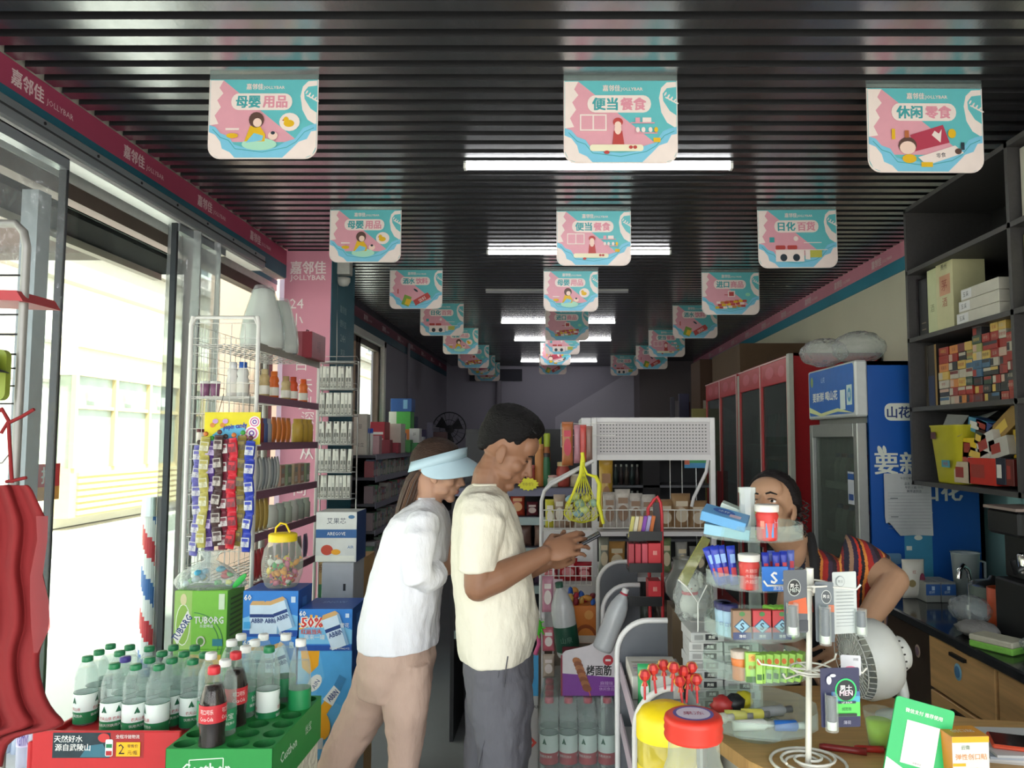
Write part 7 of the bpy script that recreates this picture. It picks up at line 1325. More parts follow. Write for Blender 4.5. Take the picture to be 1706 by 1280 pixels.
shelfbox('tall dark box with a gold edge in the corner of the packed board', 1546, 1560, 575, zb3, '#2a2420', .1, 1.70, front=lambda D, w, h: (D.rect(w*.8, 0, w, h, m_('#8a6a34')), D.rect(0, 0, w*.7, h*.5, m_('#28304a')))); shelfbox('dim brown tall box at the far end of the packed board', 1524, 1545, 578, zb3, '#3c342a', .1, 1.72)
for k, (yy, lab) in enumerate(((2.92, 'red top carton bridging two columns of cigarette packs'),)):
    pass
# the far bay of the lowest level: bin and loose packs
zb4 = zB+.001
yb_ = thing('yellow_bin', 'yellow plastic bin leaning full of papers at the shelf end', 'bin', (1.76, 3.33, zb4)); YB = m_('#a8a020')
q = MB(); rings = []
for z, s in ((0, .78), (.005, .80), (.24, 1.0), (.245, 1.03), (.25, 1.03), (.25, .97), (.01, .74)): rings.append([(.10*s*x, .125*s*y, z) for x, y in rrect(-1, -1, 1, 1, .3, 3)])
q.loft(rings, YB, True, True); q.build('bin_body', yb_)
q = MB(); D = Decal(q, (-.1035, .06, .19), (0, -1, 0), (0, 0, 1)); D.rect(-.03, 0, .015, .03, m_('#4a1c1c')); D.rect(.06, -.12, .13, -.09, m_('#3c8a98')); D.text('10元', .095, -.105, .018, m_('#9a2c2c'), bold=.018); q.build('sticker', yb_)
MB().add([(-.09, .10, .2), (-.09, -.12, .2), (.08, -.13, .31), (.08, .12, .28)], [(0, 1, 2, 3)], m_('#a8a8a4')).add([(-.06, .11, .2), (-.07, -.05, .2), (-.02, -.08, .29), (-.02, .10, .30)], [(0, 1, 2, 3)], m_('#8a8a88')).build('papers', yb_)
loose = [(1590, 1617, 770, 805, '#b8a890', 0), (1590, 1612, 735, 768, '#a84a48', .1), (1604, 1626, 730, 762, '#c8a818', 0), (1614, 1660, 764, 808, '#b02a20', 0), (1610, 1648, 748, 770, '#b4aca4', .15), (1630, 1660, 722, 756, '#b8b4ac', -.3), (1650, 1682, 730, 762, '#a8a49c', -.2), (1600, 1630, 698, 722, '#4a8aa8', .2), (1612, 1640, 702, 720, '#283a70', .25), (1640, 1690, 690, 722, '#8a6a34', -.5), (1660, 1676, 764, 808, '#1c2030', 0), (1677, 1690, 766, 810, '#5a1c18', 0), (1622, 1640, 720, 742, '#2c3c34', .3), (1676, 1690, 716, 764, '#b8981c', 0)]
nl = ['cream pack in the loose pile', 'dusty red pack above the cream one', 'bright yellow pack on the loose pile', 'large red box at the foot of the loose pile', 'white and red pack wedged flat in the pile', 'white pack tilted in the middle of the pile', 'grey white pack leaning at the right of the pile', 'light blue card pack on the crest of the pile', 'navy pack on the crest of the pile', 'gold brown carton slanting over the pile', 'navy black box standing beside the large red one', 'deep red box at the divider', 'dark green pack under the navy one', 'yellow edged pack standing against the divider']
for (a, b, t, bt, c, r), l in zip(loose, nl):
    X = 1.69 if t < 764 else 1.675; pa, pb = atx(a, bt, X), atx(b, bt, X); w_ = abs(pa.y-pb.y); h_ = (bt-t)/F*((pa.y+pb.y)/2); z = max(zb4, atx((a+b)/2, bt, X).z); o = thing('cigarette_pack', l, 'pack', (X+(.03 if t < 720 else 0), (pa.y+pb.y)/2, z), 0, None, (r, 0, 0))
    MB().box(0, .05, -w_/2, w_/2, 0, h_, mat(c, .3, var=.08), .001).build('pack_body', o); q = MB(); D = Decal(q, (0, w_/2, 0), (0, -1, 0), (0, 0, 1)); D.rect(w_*.1, h_*.25, w_*.6, h_*.75, m_(random.choice(('#c8a84a', '#8a2c24', '#c8c4bc')))); q.build('print', o)
# near bay of the shelf unit, only a sliver in view
for k, (z, c, l) in enumerate(((WZ[1], '#b8b4a8', 'white tall box in the near bay of the black shelf unit'), (WZ[2], '#8a8a58', 'olive tall box in the near bay of the black shelf unit'))):
    carton('liquor_box', l, 1.69, 1.80, 2.55, 2.745, z+.001, z+.27, m_(c))
# ================================================================ rear counter with black stone top
rcn = thing('rear_counter', 'wooden cabinet counter with black speckled stone top along the right wall', 'counter', (1.42, 1.9, 0)); GRN_ = mat('#26282a', .12, var=.5, scale=260); 
def wood(c, s=(1, 14, 14)): return mat(c, .45, var=.22, scale=2.5, stretch=s, bump=.05, bscale=8)
WD = wood('#d8aa70', (12, 1, 14)); LC = 1.70
MB().box(-.02, .755, 0, LC, .862, .90, GRN_, .006).build('stone_top', rcn)
MB().box(.02, .75, .02, LC-.02, .0, .861, mat('#3c2c20', .6, var=.1)).build('carcass', rcn)
MB().box(.02, .75, LC-.02, LC, .0, .861, wood('#8a6840', (14, 14, 1))).build('end_panel', rcn)
for (ya, yb, za, zb_2, nme) in ((.02, .64, .665, .855, 'drawer'), (.66, 1.10, .665, .855, 'drawer'), (.02, .33, .06, .655, 'door'), (.35, .64, .06, .655, 'door'), (.66, 1.10, .06, .655, 'door')):
    d_ = MB().box(0, .02, ya, yb, za, zb_2, WD, .003).build(nme, rcn); MB().box(-.012, 0, (ya+yb)/2-.05, (ya+yb)/2+.05, zb_2-.03, zb_2-.018, BLACK).build('handle', d_)
q = MB(); 
for px, py, c1_, c2_, rr_ in ((1529, 1085, '#b8a090', '#8a7080', .022), (1596, 1120, '#8ac0d8', '#4a80b0', .026)):
    p = atx(px, py, 1.419); q.ell((-.0015, p.y-1.9, p.z), (.003, rr_, rr_*1.15), m_(c1_), 14, 8); q.ell((-.004, p.y-1.9, p.z), (.002, rr_*.7, rr_*.8), m_(c2_), 12, 8)
q.build('sticker', rcn)
# things on it (px box at the wall side)
zC = .901
def on_c(px, py): p = atz(px, py, zC); return p
# wall goods: kettle bag, blue cartons, tap, jug, pots
p = on_c(1515, 997); o = thing('tissue_pack', 'white patterned pack with red motif beside the owner elbow', 'pack', (p.x+.02, p.y, zC)); q = MB(); pouch(q, .10, .17, .06, m_('#c8c4b8')); q.build('pouch', o)
q = MB(); D = Decal(q, (-.05, -.034, 0), (1, 0, 0), (0, 0, 1)); D.ell(.075, .08, .012, .035, m_('#7a3048')); D.ell(.03, .07, .016, .016, m_('#8a7a50')); D.text('红', .04, .12, .014, m_('#a83c3c')); q.build('print', o)
for k in range(2): carton('blue_carton', ('blue and white carton at the left under the jug', 'blue and white carton next to the tap')[k], 1.585+.066*k, 1.648+.066*k, 3.36, 3.5, zC, zC+.085, m_('#8a8c88'), front=lambda D, w, h: (D.rect(0, h*.35, w, h*.9, m_('#2c5896')), D.rect(w*.4, h*.6, w*.6, h*.8, m_('#a8c0d8')), D.text('纸杯', w*.4, h*.5, .012, m_('#b8c8d8'))))
o = thing('water_tap', 'chrome gooseneck tap above the rear counter', 'tap', (1.70, 3.22, zC)); MB().tube([(0, 0, 0), (0, 0, .12), (-.005, 0, .16), (-.03, -.01, .18), (-.05, -.02, .165), (-.055, -.02, .13)], .010, CHROME, 10).build('spout', o); MB().cyl((0, 0, 0), (0, 0, .02), .02, .018, CHROME, 14).build('base', o)
o = thing('measuring_jug', 'tall frosted plastic jug behind the tap', 'jug', (1.79, 3.42, zC)); MB().lathe([(0, 0), (.045, 0), (.058, .2), (.062, .205), (.056, .2), (.044, .004)], film('#b4bcbc', .45, .3), 22).build('jug_body', o); MB().tube([(.055, 0, .17), (.085, 0, .16), (.085, 0, .08), (.05, 0, .06)], .006, m_('#a8b0b0'), 8).build('handle', o)
p = on_c(1650, 1030); o = thing('metal_pot', 'pale steel pot with lid on the rear counter', 'pot', (1.74, 3.12, zC)); MB().lathe([(0, 0), (.075, 0), (.085, .012), (.085, .115), (.088, .118)], mat('#9aa8a0', .3, .4), 26).build('pot_body', o); MB().lathe([(.09, .118), (.07, .132), (.02, .14), (.012, .155), (0, .158)], STEEL, 26).build('lid', o); MB().tube([(-.02, -.06, .15), (.06, -.12, .13), (.16, -.2, .11)], .007, BLACK, 8).build('ladle', o)
o = thing('orange_canister', 'orange plastic canister between the steel pot and coffee machine', 'canister', (1.68, 2.95, zC)); MB().lathe([(0, 0), (.05, 0), (.054, .01), (.054, .14), (.050, .14), (.048, .01)], m_('#c8542c'), 24).build('canister_body', o)
q = MB(); o = thing('coffee_machine', 'black coffee machine with pale top plate at the counter end', 'machine', (1.60, 2.66, zC)); MB().box(0, .5, 0, .20, 0, .20, BLACK, .006).box(.04, .5, .02, .20, .2, .36, BLACK, .008).box(-.02, .5, 0, .20, .36, .45, BLACK, .01).build('housing', o)
MB().box(-.03, .5, 0, .20, .45, .46, m_('#8a7a72')).build('top_plate', o); MB().lathe([(.03, .24), (.035, .30), (.03, .305)], CHROME, 18, (.02, .02, 0)).build('group_head', o); MB().tube([(.0, .02, .26), (-.05, -.02, .25), (-.06, -.02, .29)], .01, BLACK, 8).build('portafilter_handle', o)
q = MB(); 
for k in range(3): q.ell((.08, -.001, .40-.05*k), (.014, .003, .008), WHITE, 10, 6)
q.build('indicator', o)
CR2 = film('#c4c8cc', .72, .15, bump=.9, bscale=30)
o = thing('crumpled_bag', 'crumpled clear plastic bag in front of the steel pot', 'bag', (1.57, 2.98, zC)); MB().ell((0, 0, .055), (.07, .09, .05), CR2, 24, 14, noise=.08).build('clear_bag', o)
o = thing('grey_cloth', 'crumpled grey cloth on the stone counter edge', 'cloth', (1.50, 2.80, zC)); MB().ell((0, 0, .025), (.065, .09, .026), mat('#8a8886', .9, var=.08, bump=.8, bscale=40), 26, 12, noise=.10).build('cloth', o)
o = thing('sponge_pack', 'green and white sponge pack lying on the counter edge', 'sponge', (1.47, 2.62, zC), .5); MB().box(-.045, .045, -.075, .075, 0, .022, mat('#7cba4c', .9, bump=.5), .004).build('green_layer', o); MB().box(-.045, .045, -.075, .075, .022, .042, mat('#b8b4a0', .9, bump=.3), .004).build('white_layer', o)
o = thing('crumpled_bag', 'small crinkled plastic bag near the coffee machine', 'bag', (1.55, 2.50, zC)); MB().ell((0, 0, .035), (.06, .08, .035), CR2, 20, 12, noise=.12).build('clear_bag', o)
o = thing('blue_bottle', 'small bottle with blue cap lying near the counter edge', 'bottle', (1.47, 2.40, zC+.021), 0, None, (0, pi/2, .5)); MB().lathe([(0, -.02), (.02, -.02), (.02, .06), (.012, .07)], CLEAR, 14).build('bottle_body', o); MB().lathe([(.018, .065), (.018, .10), (0, .10)], m_('#2048b0'), 14).build('cap', o)
MBl = MB().lathe([(0, 0), (.03, 0), (.036, .09), (.03, .09)], film('#9cb8b0', .5, .2), 16).build('plastic_tumbler', None, (2.02, 3.2, zC)); tag(MBl, 'dim green plastic tumbler by the turquoise wall', 'cup')
# ================================================================ people
def fuse(mb, voxel, name, m, parent=None, smooth=4, disp=None):
    """turns overlapping closed shapes into one continuous surface"""
    o = mb.build(name, None); r = o.modifiers.new('r', 'REMESH'); r.mode = 'VOXEL'; r.voxel_size = voxel; r.use_smooth_shade = True
    sm = o.modifiers.new('s', 'SMOOTH'); sm.iterations = smooth; sm.factor = .5
    if disp:
        for dz, st in disp:
            tx = bpy.data.textures.new('folds', 'CLOUDS'); tx.noise_scale = dz; dm = o.modifiers.new('d', 'DISPLACE'); dm.texture = tx; dm.strength = st; dm.mid_level = .5; dm.texture_coords = 'LOCAL'
        sm = o.modifiers.new('s2', 'SMOOTH'); sm.iterations = 2
    dg = bpy.context.evaluated_depsgraph_get(); me = bpy.data.meshes.new_from_object(o.evaluated_get(dg)); bpy.data.objects.remove(o)
    me.materials.clear(); me.materials.append(m)
    for p in me.polygons: p.material_index = 0
    me.polygons.foreach_set('use_smooth', [True]*len(me.polygons))
    return link(name, me, parent)
def cap(mb, P, R, m, n=14):
    """smooth chain of rounded segments"""
    P = [Vector(p) for p in P]; mb.tube(P, R, m, n)
    for p, r in zip(P, R): mb.ell(p, (r, r, r), m, 12, 8)
def Rcols(a, b, c): return Matrix((a, b, c)).transposed()
def hand(mb, W, d, n, side, m, curl=.4, s=1.0, spread=.06, tcurl=.3):
    d = Vector(d).normalized(); n = Vector(n); n = (n-d*n.dot(d)).normalized(); b = n.cross(d)*side; W = Vector(W)
    mb.ell(W+d*.045*s, (.050*s, .039*s, .0155*s), m, 16, 10, Rcols(d, b, n)); mb.ell(W+d*.015*s, (.03*s, .027*s, .017*s), m, 12, 8, Rcols(d, b, n)); mb.ell(W+d*.03*s+b*.026*s+n*.004*s, (.028*s, .014*s, .014*s), m, 12, 8, Rcols(d, b, n))
    for i, (L, r) in enumerate(((1, .0082), (1.1, .0083), (1.02, .008), (.8, .0070))):
        base = W+d*(.080-.003*i*i*.6)*s+b*(.0285-.0195*i)*s; a = 0; P = [base-d*.03*s, base]; f = (d+b*spread*(1.3-i)).normalized()
        for k, l in enumerate((.040, .025, .020)):
            a += curl*(.7, 1.1, .8)[k]; P.append(P[-1]+(f*cos(a)+n*sin(a))*l*L*s)
        cap(mb, P, [r*s*1.05, r*s*1.08, r*s, r*s*.92, r*s*.82], m, 10)
    t0 = W+d*.022*s+b*.028*s; d1 = (d*.65+b*.6+n*.35).normalized(); d2 = (d1+(n*.6-b*.6)*tcurl+d*.3).normalized(); P = [t0, t0+d1*.036*s, t0+d1*.036*s+d2*.030*s, t0+d1*.036*s+d2*.052*s]
    cap(mb, P, [.012*s, .0105*s, .0095*s, .008*s], m, 10)
def head_shapes(mb, M, m, s=1.0, jaw=1.0):
    """head facing +x, turned and placed by the matrix M"""
    def E(c, r, rot=None):
        R3 = M.to_3x3(); sc_ = s; mb.ell(M @ Vector([x*s for x in c]), [x*s for x in r], m, 24, 16, R3.normalized() @ (rot if rot is not None else Matrix.Identity(3)))
    E((-.012, 0, .036), (.094, .076, .088)); E((.028, 0, -.028), (.058, .059*jaw, .082)); E((.028, 0, -.076), (.048, .047*jaw, .032)); E((.066, 0, -.100), (.020, .022, .017)); E((.060, 0, .045), (.034, .056, .045))
    E((.078, 0, .020), (.013, .042, .009))
    for y in (-1, 1):
        E((.054, y*.041, -.028), (.026, .020, .024)); E((.062, y*.030, -.005), (.022, .016, .013)); E((.097, y*.0105, -.040), (.0095, .0075, .0065)); E((-.004, y*.076, -.016), (.017, .006, .029), Matrix.Rotation(-.2, 3, 'Y')); E((.006, y*.073, -.036), (.010, .006, .011)); E((.03, y*.044*jaw, -.07), (.034, .012, .018))
    for k in range(6): t = k/5; E((.086+.022*t, 0, .008-.043*t), (.0085+.003*t, .0075+.004*t, .009))
    E((.090, 0, -.030), (.019, .0115, .016)); E((.086, 0, -.012), (.014, .0085, .018)); E((.068, 0, -.062), (.023, .032, .026)); E((.084, 0, -.047), (.016, .013, .010))
    E((.088, 0, -.064), (.009, .021, .0048)); E((.086, 0, -.0735), (.0095, .018, .0055)); E((.083, 0, -.055), (.012, .013, .010))
def face_parts(par, M, s, skin, lipc='#a8605a', eyes='open', browc='#1c1614'):
    I = Matrix.Identity(3); R3 = M.to_3x3().normalized(); P = lambda x, y, z: M @ Vector((x*s, y*s, z*s))
    for y in (-1, 1):
        q = MB(); q.ell(P(.0755, y*.031, -.004), (.0075*s, .0125*s, (.0062 if eyes == 'open' else .0050)*s), m_('#e6e0da') if eyes == 'open' else skin, 14, 10, R3); q.ell(P(.0818, y*.031+.001, -.0045), (.0018*s, .0052*s, (.0052 if eyes == 'open' else .0008)*s), mat('#20140f', .15, var=0), 12, 8, R3); q.build('eye', par)
        q = MB(); q.tube([P(.0815, y*.017, .0030), P(.0832, y*.030, .0045 if eyes == 'open' else .0), P(.077, y*.045, .001)], [.0014*s, .0022*s, .0012*s], mat('#2a1c18', .6), 6); q.build('eyelid', par)
        q = MB(); q.tube([P(.0885, y*.012, .0190), P(.0885, y*.028, .0235), P(.078, y*.047, .019)], [.0030*s, .0036*s, .0018*s], mat(browc, .9, bump=.5, bscale=400), 8); q.build('eyebrow', par)
    q = MB(); q.ell(P(.0915, 0, -.0655), (.0075*s, .0195*s, .0038*s), m_(lipc), 14, 8, R3); q.ell(P(.0890, 0, -.0728), (.008*s, .0165*s, .0046*s), m_(lipc), 14, 8, R3); q.build('lips', par)
def hair_cap(par, M, s, fn, c, name='hair', nu=72, nv=48, rough=.45):
    """one shell over the skull; fn(direction) -> thickness outside the skull (negative = tucked inside)"""
    V = []; Fc = []; rnd = random.Random(3)
    for j in range(nv+1):
        a = -pi/2+pi*j/nv
        for k in range(nu):
            b = 2*pi*k/nu; d = Vector((cos(a)*cos(b), cos(a)*sin(b), sin(a))); t = fn(d); t += (rnd.uniform(-.0016, .0022) if t > .003 else 0)
            V.append(M @ (Vector((-.012+d.x*(.094+t), d.y*(.076+t), .036+d.z*(.088+t)))*s))
    for j in range(nv):
        for k in range(nu): Fc.append((j*nu+k, j*nu+(k+1) % nu, (j+1)*nu+(k+1) % nu, (j+1)*nu+k))
    MB().add(V, Fc, mat(c, .6, var=.3, scale=90, spec=.2, bump=.6, bscale=260, stretch=(.25, 1, 1)), True).build(name, par)
def rings_px(rows, Y, dy=0, n=40, pw=2.3):
    out = []
    for r in rows:
        py, xl, xr, hw = r[:4]; c = r[4] if len(r) > 4 else 0; a, b = at(xl, py, Y), at(xr, py, Y); cx, rx, z = (a.x+b.x)/2, (b.x-a.x)/2, a.z; R = []
        for k in range(n):
            t = 2*pi*k/n; x = (abs(cos(t))**(2/pw))*(1 if cos(t) >= 0 else -1); y = (abs(sin(t))**(2/pw))*(1 if sin(t) >= 0 else -1); R.append((cx+rx*x, Y+dy+c+hw*y, z))
        out.append(R)
    return out
def sstep(a, b, x): t = max(0, min(1, (x-a)/(b-a))); return t*t*(3-2*t)
def place(par, *obs): pass
def shoe(mb, x, y, m, a=0, s=1):
    q = MB(); rings = []
    for u, w_, h in ((-.13, .02, .05), (-.12, .036, .07), (-.05, .038, .085), (.02, .042, .065), (.09, .046, .045), (.13, .036, .035), (.15, .012, .02)): rings.append([(u*s, w_*sin(t)*s, (h/2+h/2*cos(t))*s) for t in [2*pi*k/14 for k in range(14)]])
    q.mt = Matrix.Translation((x, y, 0)) @ Matrix.Rotation(a, 4, 'Z'); q.loft(rings, m); return q
# ---------------------------------------------------------------- the man with the phone
SK1 = mat('#8a634c', .5, var=.06, scale=20, sss=.04, spec=.35); YM = 2.40
A = lambda px, py, Y=YM: at(px, py, Y)
man = thing('person', 'man with short black hair in cream T-shirt and grey trousers looking at his phone', 'person', (0, YM, 0)); OFF = Vector((0, YM, 0))
def shift(mb): mb.v = [(x-OFF.x, y-OFF.y, z-OFF.z) for x, y, z in mb.v]; return mb
hc_ = A(843, 750); Mh = Matrix.Translation(hc_) @ Matrix.Rotation(.50, 4, 'Y'); hs = .93
b = MB(); head_shapes(b, Mh, SK1, hs)
cap(b, [Mh @ Vector((-.012, 0, -.055)), A(817, 792), A(813, 826), A(808, 850)], [.044, .054, .058, .07], SK1, 18)
b.loft(rings_px([(835, 784, 834, .08), (860, 776, 840, .12), (930, 774, 852, .13), (1000, 778, 862, .12), (1060, 786, 866, .12), (1120, 792, 864, .12)], YM), SK1)
for yy, x0, x1, x2 in ((2.31, 838, 838, 834), (2.50, 832, 818, 812)): b.tube([A(x0, 1100, yy), A(x1, 1290, yy), A(x2, 1540, yy)], [.060, .045, .038], SK1, 16)
sh1 = A(800, 856, 2.235); el1 = A(797, 978, 2.20); wr1 = A(908, 924, 2.275)
cap(b, [sh1, (sh1+el1)/2, el1], [.040, .044, .041], SK1, 18); cap(b, [el1, el1.lerp(wr1, .3), el1.lerp(wr1, .7), wr1], [.040, .043, .033, .026], SK1, 18)
sh2 = A(800, 856, 2.565); el2 = A(810, 976, 2.60); wr2 = A(915, 935, 2.44)
cap(b, [sh2, el2], [.040, .042], SK1, 16); cap(b, [el2, el2.lerp(wr2, .35), wr2], [.041, .041, .026], SK1, 16)
hand(b, wr1, A(955, 905, 2.30)-wr1, (0, .8, -.55), -1, SK1, curl=.42, s=1.0, tcurl=.9); hand(b, wr2, A(958, 922, 2.40)-wr2, (.1, -.75, .55), 1, SK1, curl=.5, s=1.0, tcurl=.9)
body = fuse(shift(b), .0034, 'body', SK1, man, 3)
MhL = Matrix.Translation(-OFF) @ Mh; face_parts(man, MhL, hs, SK1, '#94584a', 'down')
def man_hair(d):
    line = -.98+.90*sstep(-.80, -.02, d.x)+.56*sstep(.12, .78, d.x)-.22*sstep(.25, .40, d.x)*sstep(.62, .48, d.x)+.035*sin(14*atan2(d.y, d.x))
    t = sstep(line-.22, line+.22, d.z); top = .006+.010*sstep(.3, 1, -d.z)*sstep(.1, .6, -d.x)+.024*sstep(.05, .75, d.z)+.006*sstep(0, .6, d.x)*sstep(.4, .8, d.z)
    return -.010+(top+.010)*t if t > .02 else -.014
hair_cap(man, MhL, hs, man_hair, '#0d0b0c')
q = MB()
for k in range(70):
    u = random.uniform(-.2, .75); v = random.uniform(-.75, .75); d = Vector((u*.9, v, sqrt(max(.05, 1-u*u*.8-v*v)))).normalized(); r0 = Vector((-.012+d.x*.103, d.y*.085, .036+d.z*.100)); q.tube([MhL @ (r0*hs), MhL @ ((r0+Vector((.014, v*.012, .008)))*hs), MhL @ ((r0+Vector((.028, v*.02, .003)))*hs)], [.0026, .0022, .0006], mat('#151214', .45), 4)
q = q.build('hair_tuft', man); q['kind'] = 'stuff'
CR1 = mat('#e2dccb', .85, var=.02, scale=15, bump=1.8, bscale=13, stretch=(1, 1, .45))
t = MB(); t.loft(rings_px([(805, 790, 832, .062), (813, 779, 838, .095), (822, 771, 843, .145), (834, 764, 849, .180), (850, 759, 856, .192), (885, 754, 867, .192), (935, 755, 880, .188), (980, 757, 890, .183), (1027, 761, 896, .182), (1060, 765, 893, .180), (1089, 769, 884, .176)], YM), CR1)
for shp, yy, ex in ((sh1, 2.222, 0), (sh2, 2.578, 0)):
    t.tube([A(808, 838, yy+(.045 if yy < 2.4 else -.045)), A(803, 868, yy+(.006 if yy < 2.4 else -.006)), A(798, 915, yy-.004*(1 if yy < 2.4 else -1)), A(797, 951, yy-.008*(1 if yy < 2.4 else -1))], [.058, .066, .060, .057], CR1, 22)
    t.ell(A(806, 850, yy+(.035 if yy < 2.4 else -.035)), (.070, .066, .060), CR1)
fuse(shift(t), .0045, 't_shirt', CR1, man, 4, [(.12, .024), (.05, .004)])
q = MB(); q.tube([(x-OFF.x, y-OFF.y, z-OFF.z) for x, y, z in rings_px([(807, 789, 833, .063)], YM)[0]], .0045, CR1, 8, True); q.build('collar', man)
GT = mat('#5e5d64', .85, var=.04, scale=15, bump=1.5, bscale=13, stretch=(1, 1, .4)); t = MB()
t.loft(rings_px([(1070, 772, 884, .165), (1110, 774, 888, .17), (1150, 777, 884, .165), (1185, 780, 880, .15)], YM), GT)
t.tube([A(832, 1130, 2.325), A(838, 1180, 2.32), A(838, 1280, 2.32), A(834, 1400, 2.32), A(830, 1560, 2.32)], [.092, .088, .075, .064, .058], GT, 22); t.tube([A(826, 1130, 2.48), A(822, 1180, 2.485), A(812, 1280, 2.49), A(808, 1400, 2.49), A(806, 1540, 2.49)], [.09, .086, .074, .064, .056], GT, 22)
fuse(shift(t), .005, 'trousers', GT, man, 3, [(.12, .024), (.05, .010)])
q = MB(); q.tube([tuple(A(x, y, Yv)-OFF) for x, y, Yv in ((836, 1092, 2.232), (828, 1140, 2.235), (818, 1190, 2.240), (806, 1240, 2.252), (795, 1290, 2.27))], .0022, m_('#4a4950'), 6); q.build('side_seam', man)
q = MB(); q.tube([tuple(A(x, y, 2.228)-OFF) for x, y in ((846, 1094), (842, 1120), (840, 1145))], .0018, m_('#48474e'), 6); q.build('pocket', man)
for x, yy in ((A(840, 1560).x, 2.32), (A(812, 1560).x, 2.49)): q = shoe(None, x, yy, m_('#2c2c30')); shift(q).build('shoe', man)
# his phone
pa, pb_2 = A(951, 915, 2.34), A(1000, 889, 2.34); ln = (pb_2-pa).length; ph = thing('smartphone', 'black smartphone held up by the man in the cream T-shirt', 'phone', tuple((pa+pb_2)/2), 0, None, (0, -atan2(pb_2.z-pa.z, pb_2.x-pa.x), 0)); MB().box(-ln/2-.03, ln/2, -.034, .034, -.0045, .0045, mat('#24262c', .3, .3), .003).build('case', ph); MB().box(-ln/2-.026, ln/2-.004, -.031, .031, .0045, .0052, mat('#101a24', .08, var=0)).build('screen', ph)
# ---------------------------------------------------------------- the woman with the visor
SK2 = mat('#b48a72', .5, var=.05, scale=20, sss=.04, spec=.35); YW = 2.62; OFF = Vector((0, YW, 0)); A = lambda px, py, Y=YW: at(px, py, Y)
wo = thing('person', 'woman with ponytail and pale blue visor, white long shirt and beige trousers', 'person', (0, YW, 0))
hc_ = A(730, 786); Mh = Matrix.Translation(hc_) @ Matrix.Rotation(.16, 4, 'Y'); hs = .83
b = MB(); head_shapes(b, Mh, SK2, hs, .92); cap(b, [Mh @ Vector((-.03, 0, -.03)), A(716, 820), A(712, 848), A(708, 868)], [.047, .045, .047, .06], SK2, 18)
b.loft(rings_px([(855, 684, 732, .07), (880, 668, 732, .10), (950, 652, 722, .10), (1020, 640, 706, .10), (1060, 640, 690, .07)], YW), SK2)
for P_ in (((676, 1135, 2.56), (676, 1290, 2.54), (668, 1520, 2.54)), ((640, 1090, 2.70), (580, 1250, 2.70), (500, 1490, 2.70))): b.tube([A(*p) for p in P_], [.048, .036, .030], SK2, 16)
s1, e1, w1 = A(704, 880, 2.48), A(694, 955, 2.47), A(750, 946, 2.60); cap(b, [s1, e1], [.030, .034], SK2, 16); cap(b, [e1, e1.lerp(w1, .4), w1], [.037, .034, .023], SK2, 16); hand(b, w1, (.25, .45, .8), (-.6, .6, 0), -1, SK2, curl=.5, s=.85)
s2, e2, w2 = A(704, 880, 2.77), A(700, 955, 2.80), A(752, 940, 2.76); cap(b, [s2, e2], [.030, .034], SK2, 14); cap(b, [e2, w2], [.036, .023], SK2, 14); hand(b, w2, (.3, -.1, .9), (-.6, -.6, 0), 1, SK2, curl=.5, s=.85)
fuse(shift(b), .0036, 'body', SK2, wo, 3)
MhL = Matrix.Translation(-OFF) @ Mh; face_parts(wo, MhL, hs, SK2, '#b06a62', 'down')
def wo_hair(d):
    line = -.35+.95*sstep(.0, .75, d.x); t = sstep(line-.1, line+.12, d.z); return -.012+(.026)*t if t > .02 else -.014
hair_cap(wo, MhL, hs, wo_hair, '#3a2a22')
q = MB(); G_ = [(706, 782, .016), (697, 788, .022), (688, 802, .026), (680, 825, .028), (672, 848, .024), (664, 866, .012), (659, 876, .003)]; pts = [A(x, y, 2.60)-OFF for x, y, r in G_]; q.tube(pts, [r for *_, r in G_], mat('#4a3426', .45, var=.4, scale=40, bump=.8, bscale=200, stretch=(4, 4, .3)), 16)
for k in range(40):
    a = random.uniform(0, 2*pi); rr = random.uniform(.7, 1.1); q.tube([p+Vector((cos(a), sin(a), 0))*r*rr for p, (_, _, r) in zip(pts, G_)], [.003]*6+[.0006], mat(random.choice(('#5a4030', '#3c2a20', '#6a4c34')), .45), 4)
q.build('ponytail', wo); MB().tube([pts[0]+Vector((.004*cos(a), .018*sin(a), .018*cos(a))) for a in [2*pi*k/14 for k in range(14)]], .005, BLACK, 8, True).build('hair_tie', wo)
VZ = mat('#b2ccd8', .6, var=.02); q = MB(); n = 40; V = []
for j, (zz, ex) in enumerate(((-.016, .019), (.026, .014))):
    for k in range(n+1): a = -2.6+5.2*k/n; V.append(MhL @ (Vector((-.012+(.094+ex)*cos(a), (.078+ex)*sin(a), .040+zz+.050*cos(a)))*hs))
Fc = [(k, k+1, n+1+k+1, n+1+k) for k in range(n)]; q.add(V, Fc, VZ, True); o = q.build('visor_band', wo); md = o.modifiers.new('s', 'SOLIDIFY'); md.thickness = .004; md.offset = 1
q = MB(); V = []; nj = 8
for j in range(nj+1):
    u = j/nj
    for k in range(n+1):
        a = -1.95+3.9*k/n; fr_k = max(0, cos(a*.80)); ext = .070*fr_k*cos(a)**2+.026*fr_k; drop = fr_k**.6*(.040+.048*sin(a)**2); V.append(MhL @ (Vector((-.012+(.112+u*ext*1.0)*cos(a)+u*.014*fr_k, (.096+u*.030*fr_k)*sin(a), .026+.050*cos(a)-u*drop-.006*u*u))*hs))
q.add(V, [(j*(n+1)+k, j*(n+1)+k+1, (j+1)*(n+1)+k+1, (j+1)*(n+1)+k) for j in range(nj) for k in range(n)], VZ, True); o = q.build('visor_brim', wo); md = o.modifiers.new('s', 'SOLIDIFY'); md.thickness = .003
WS = mat('#e6e6ec', .8, var=.015, scale=15, bump=1.8, bscale=13, stretch=(1, 1, .4)); t = MB()
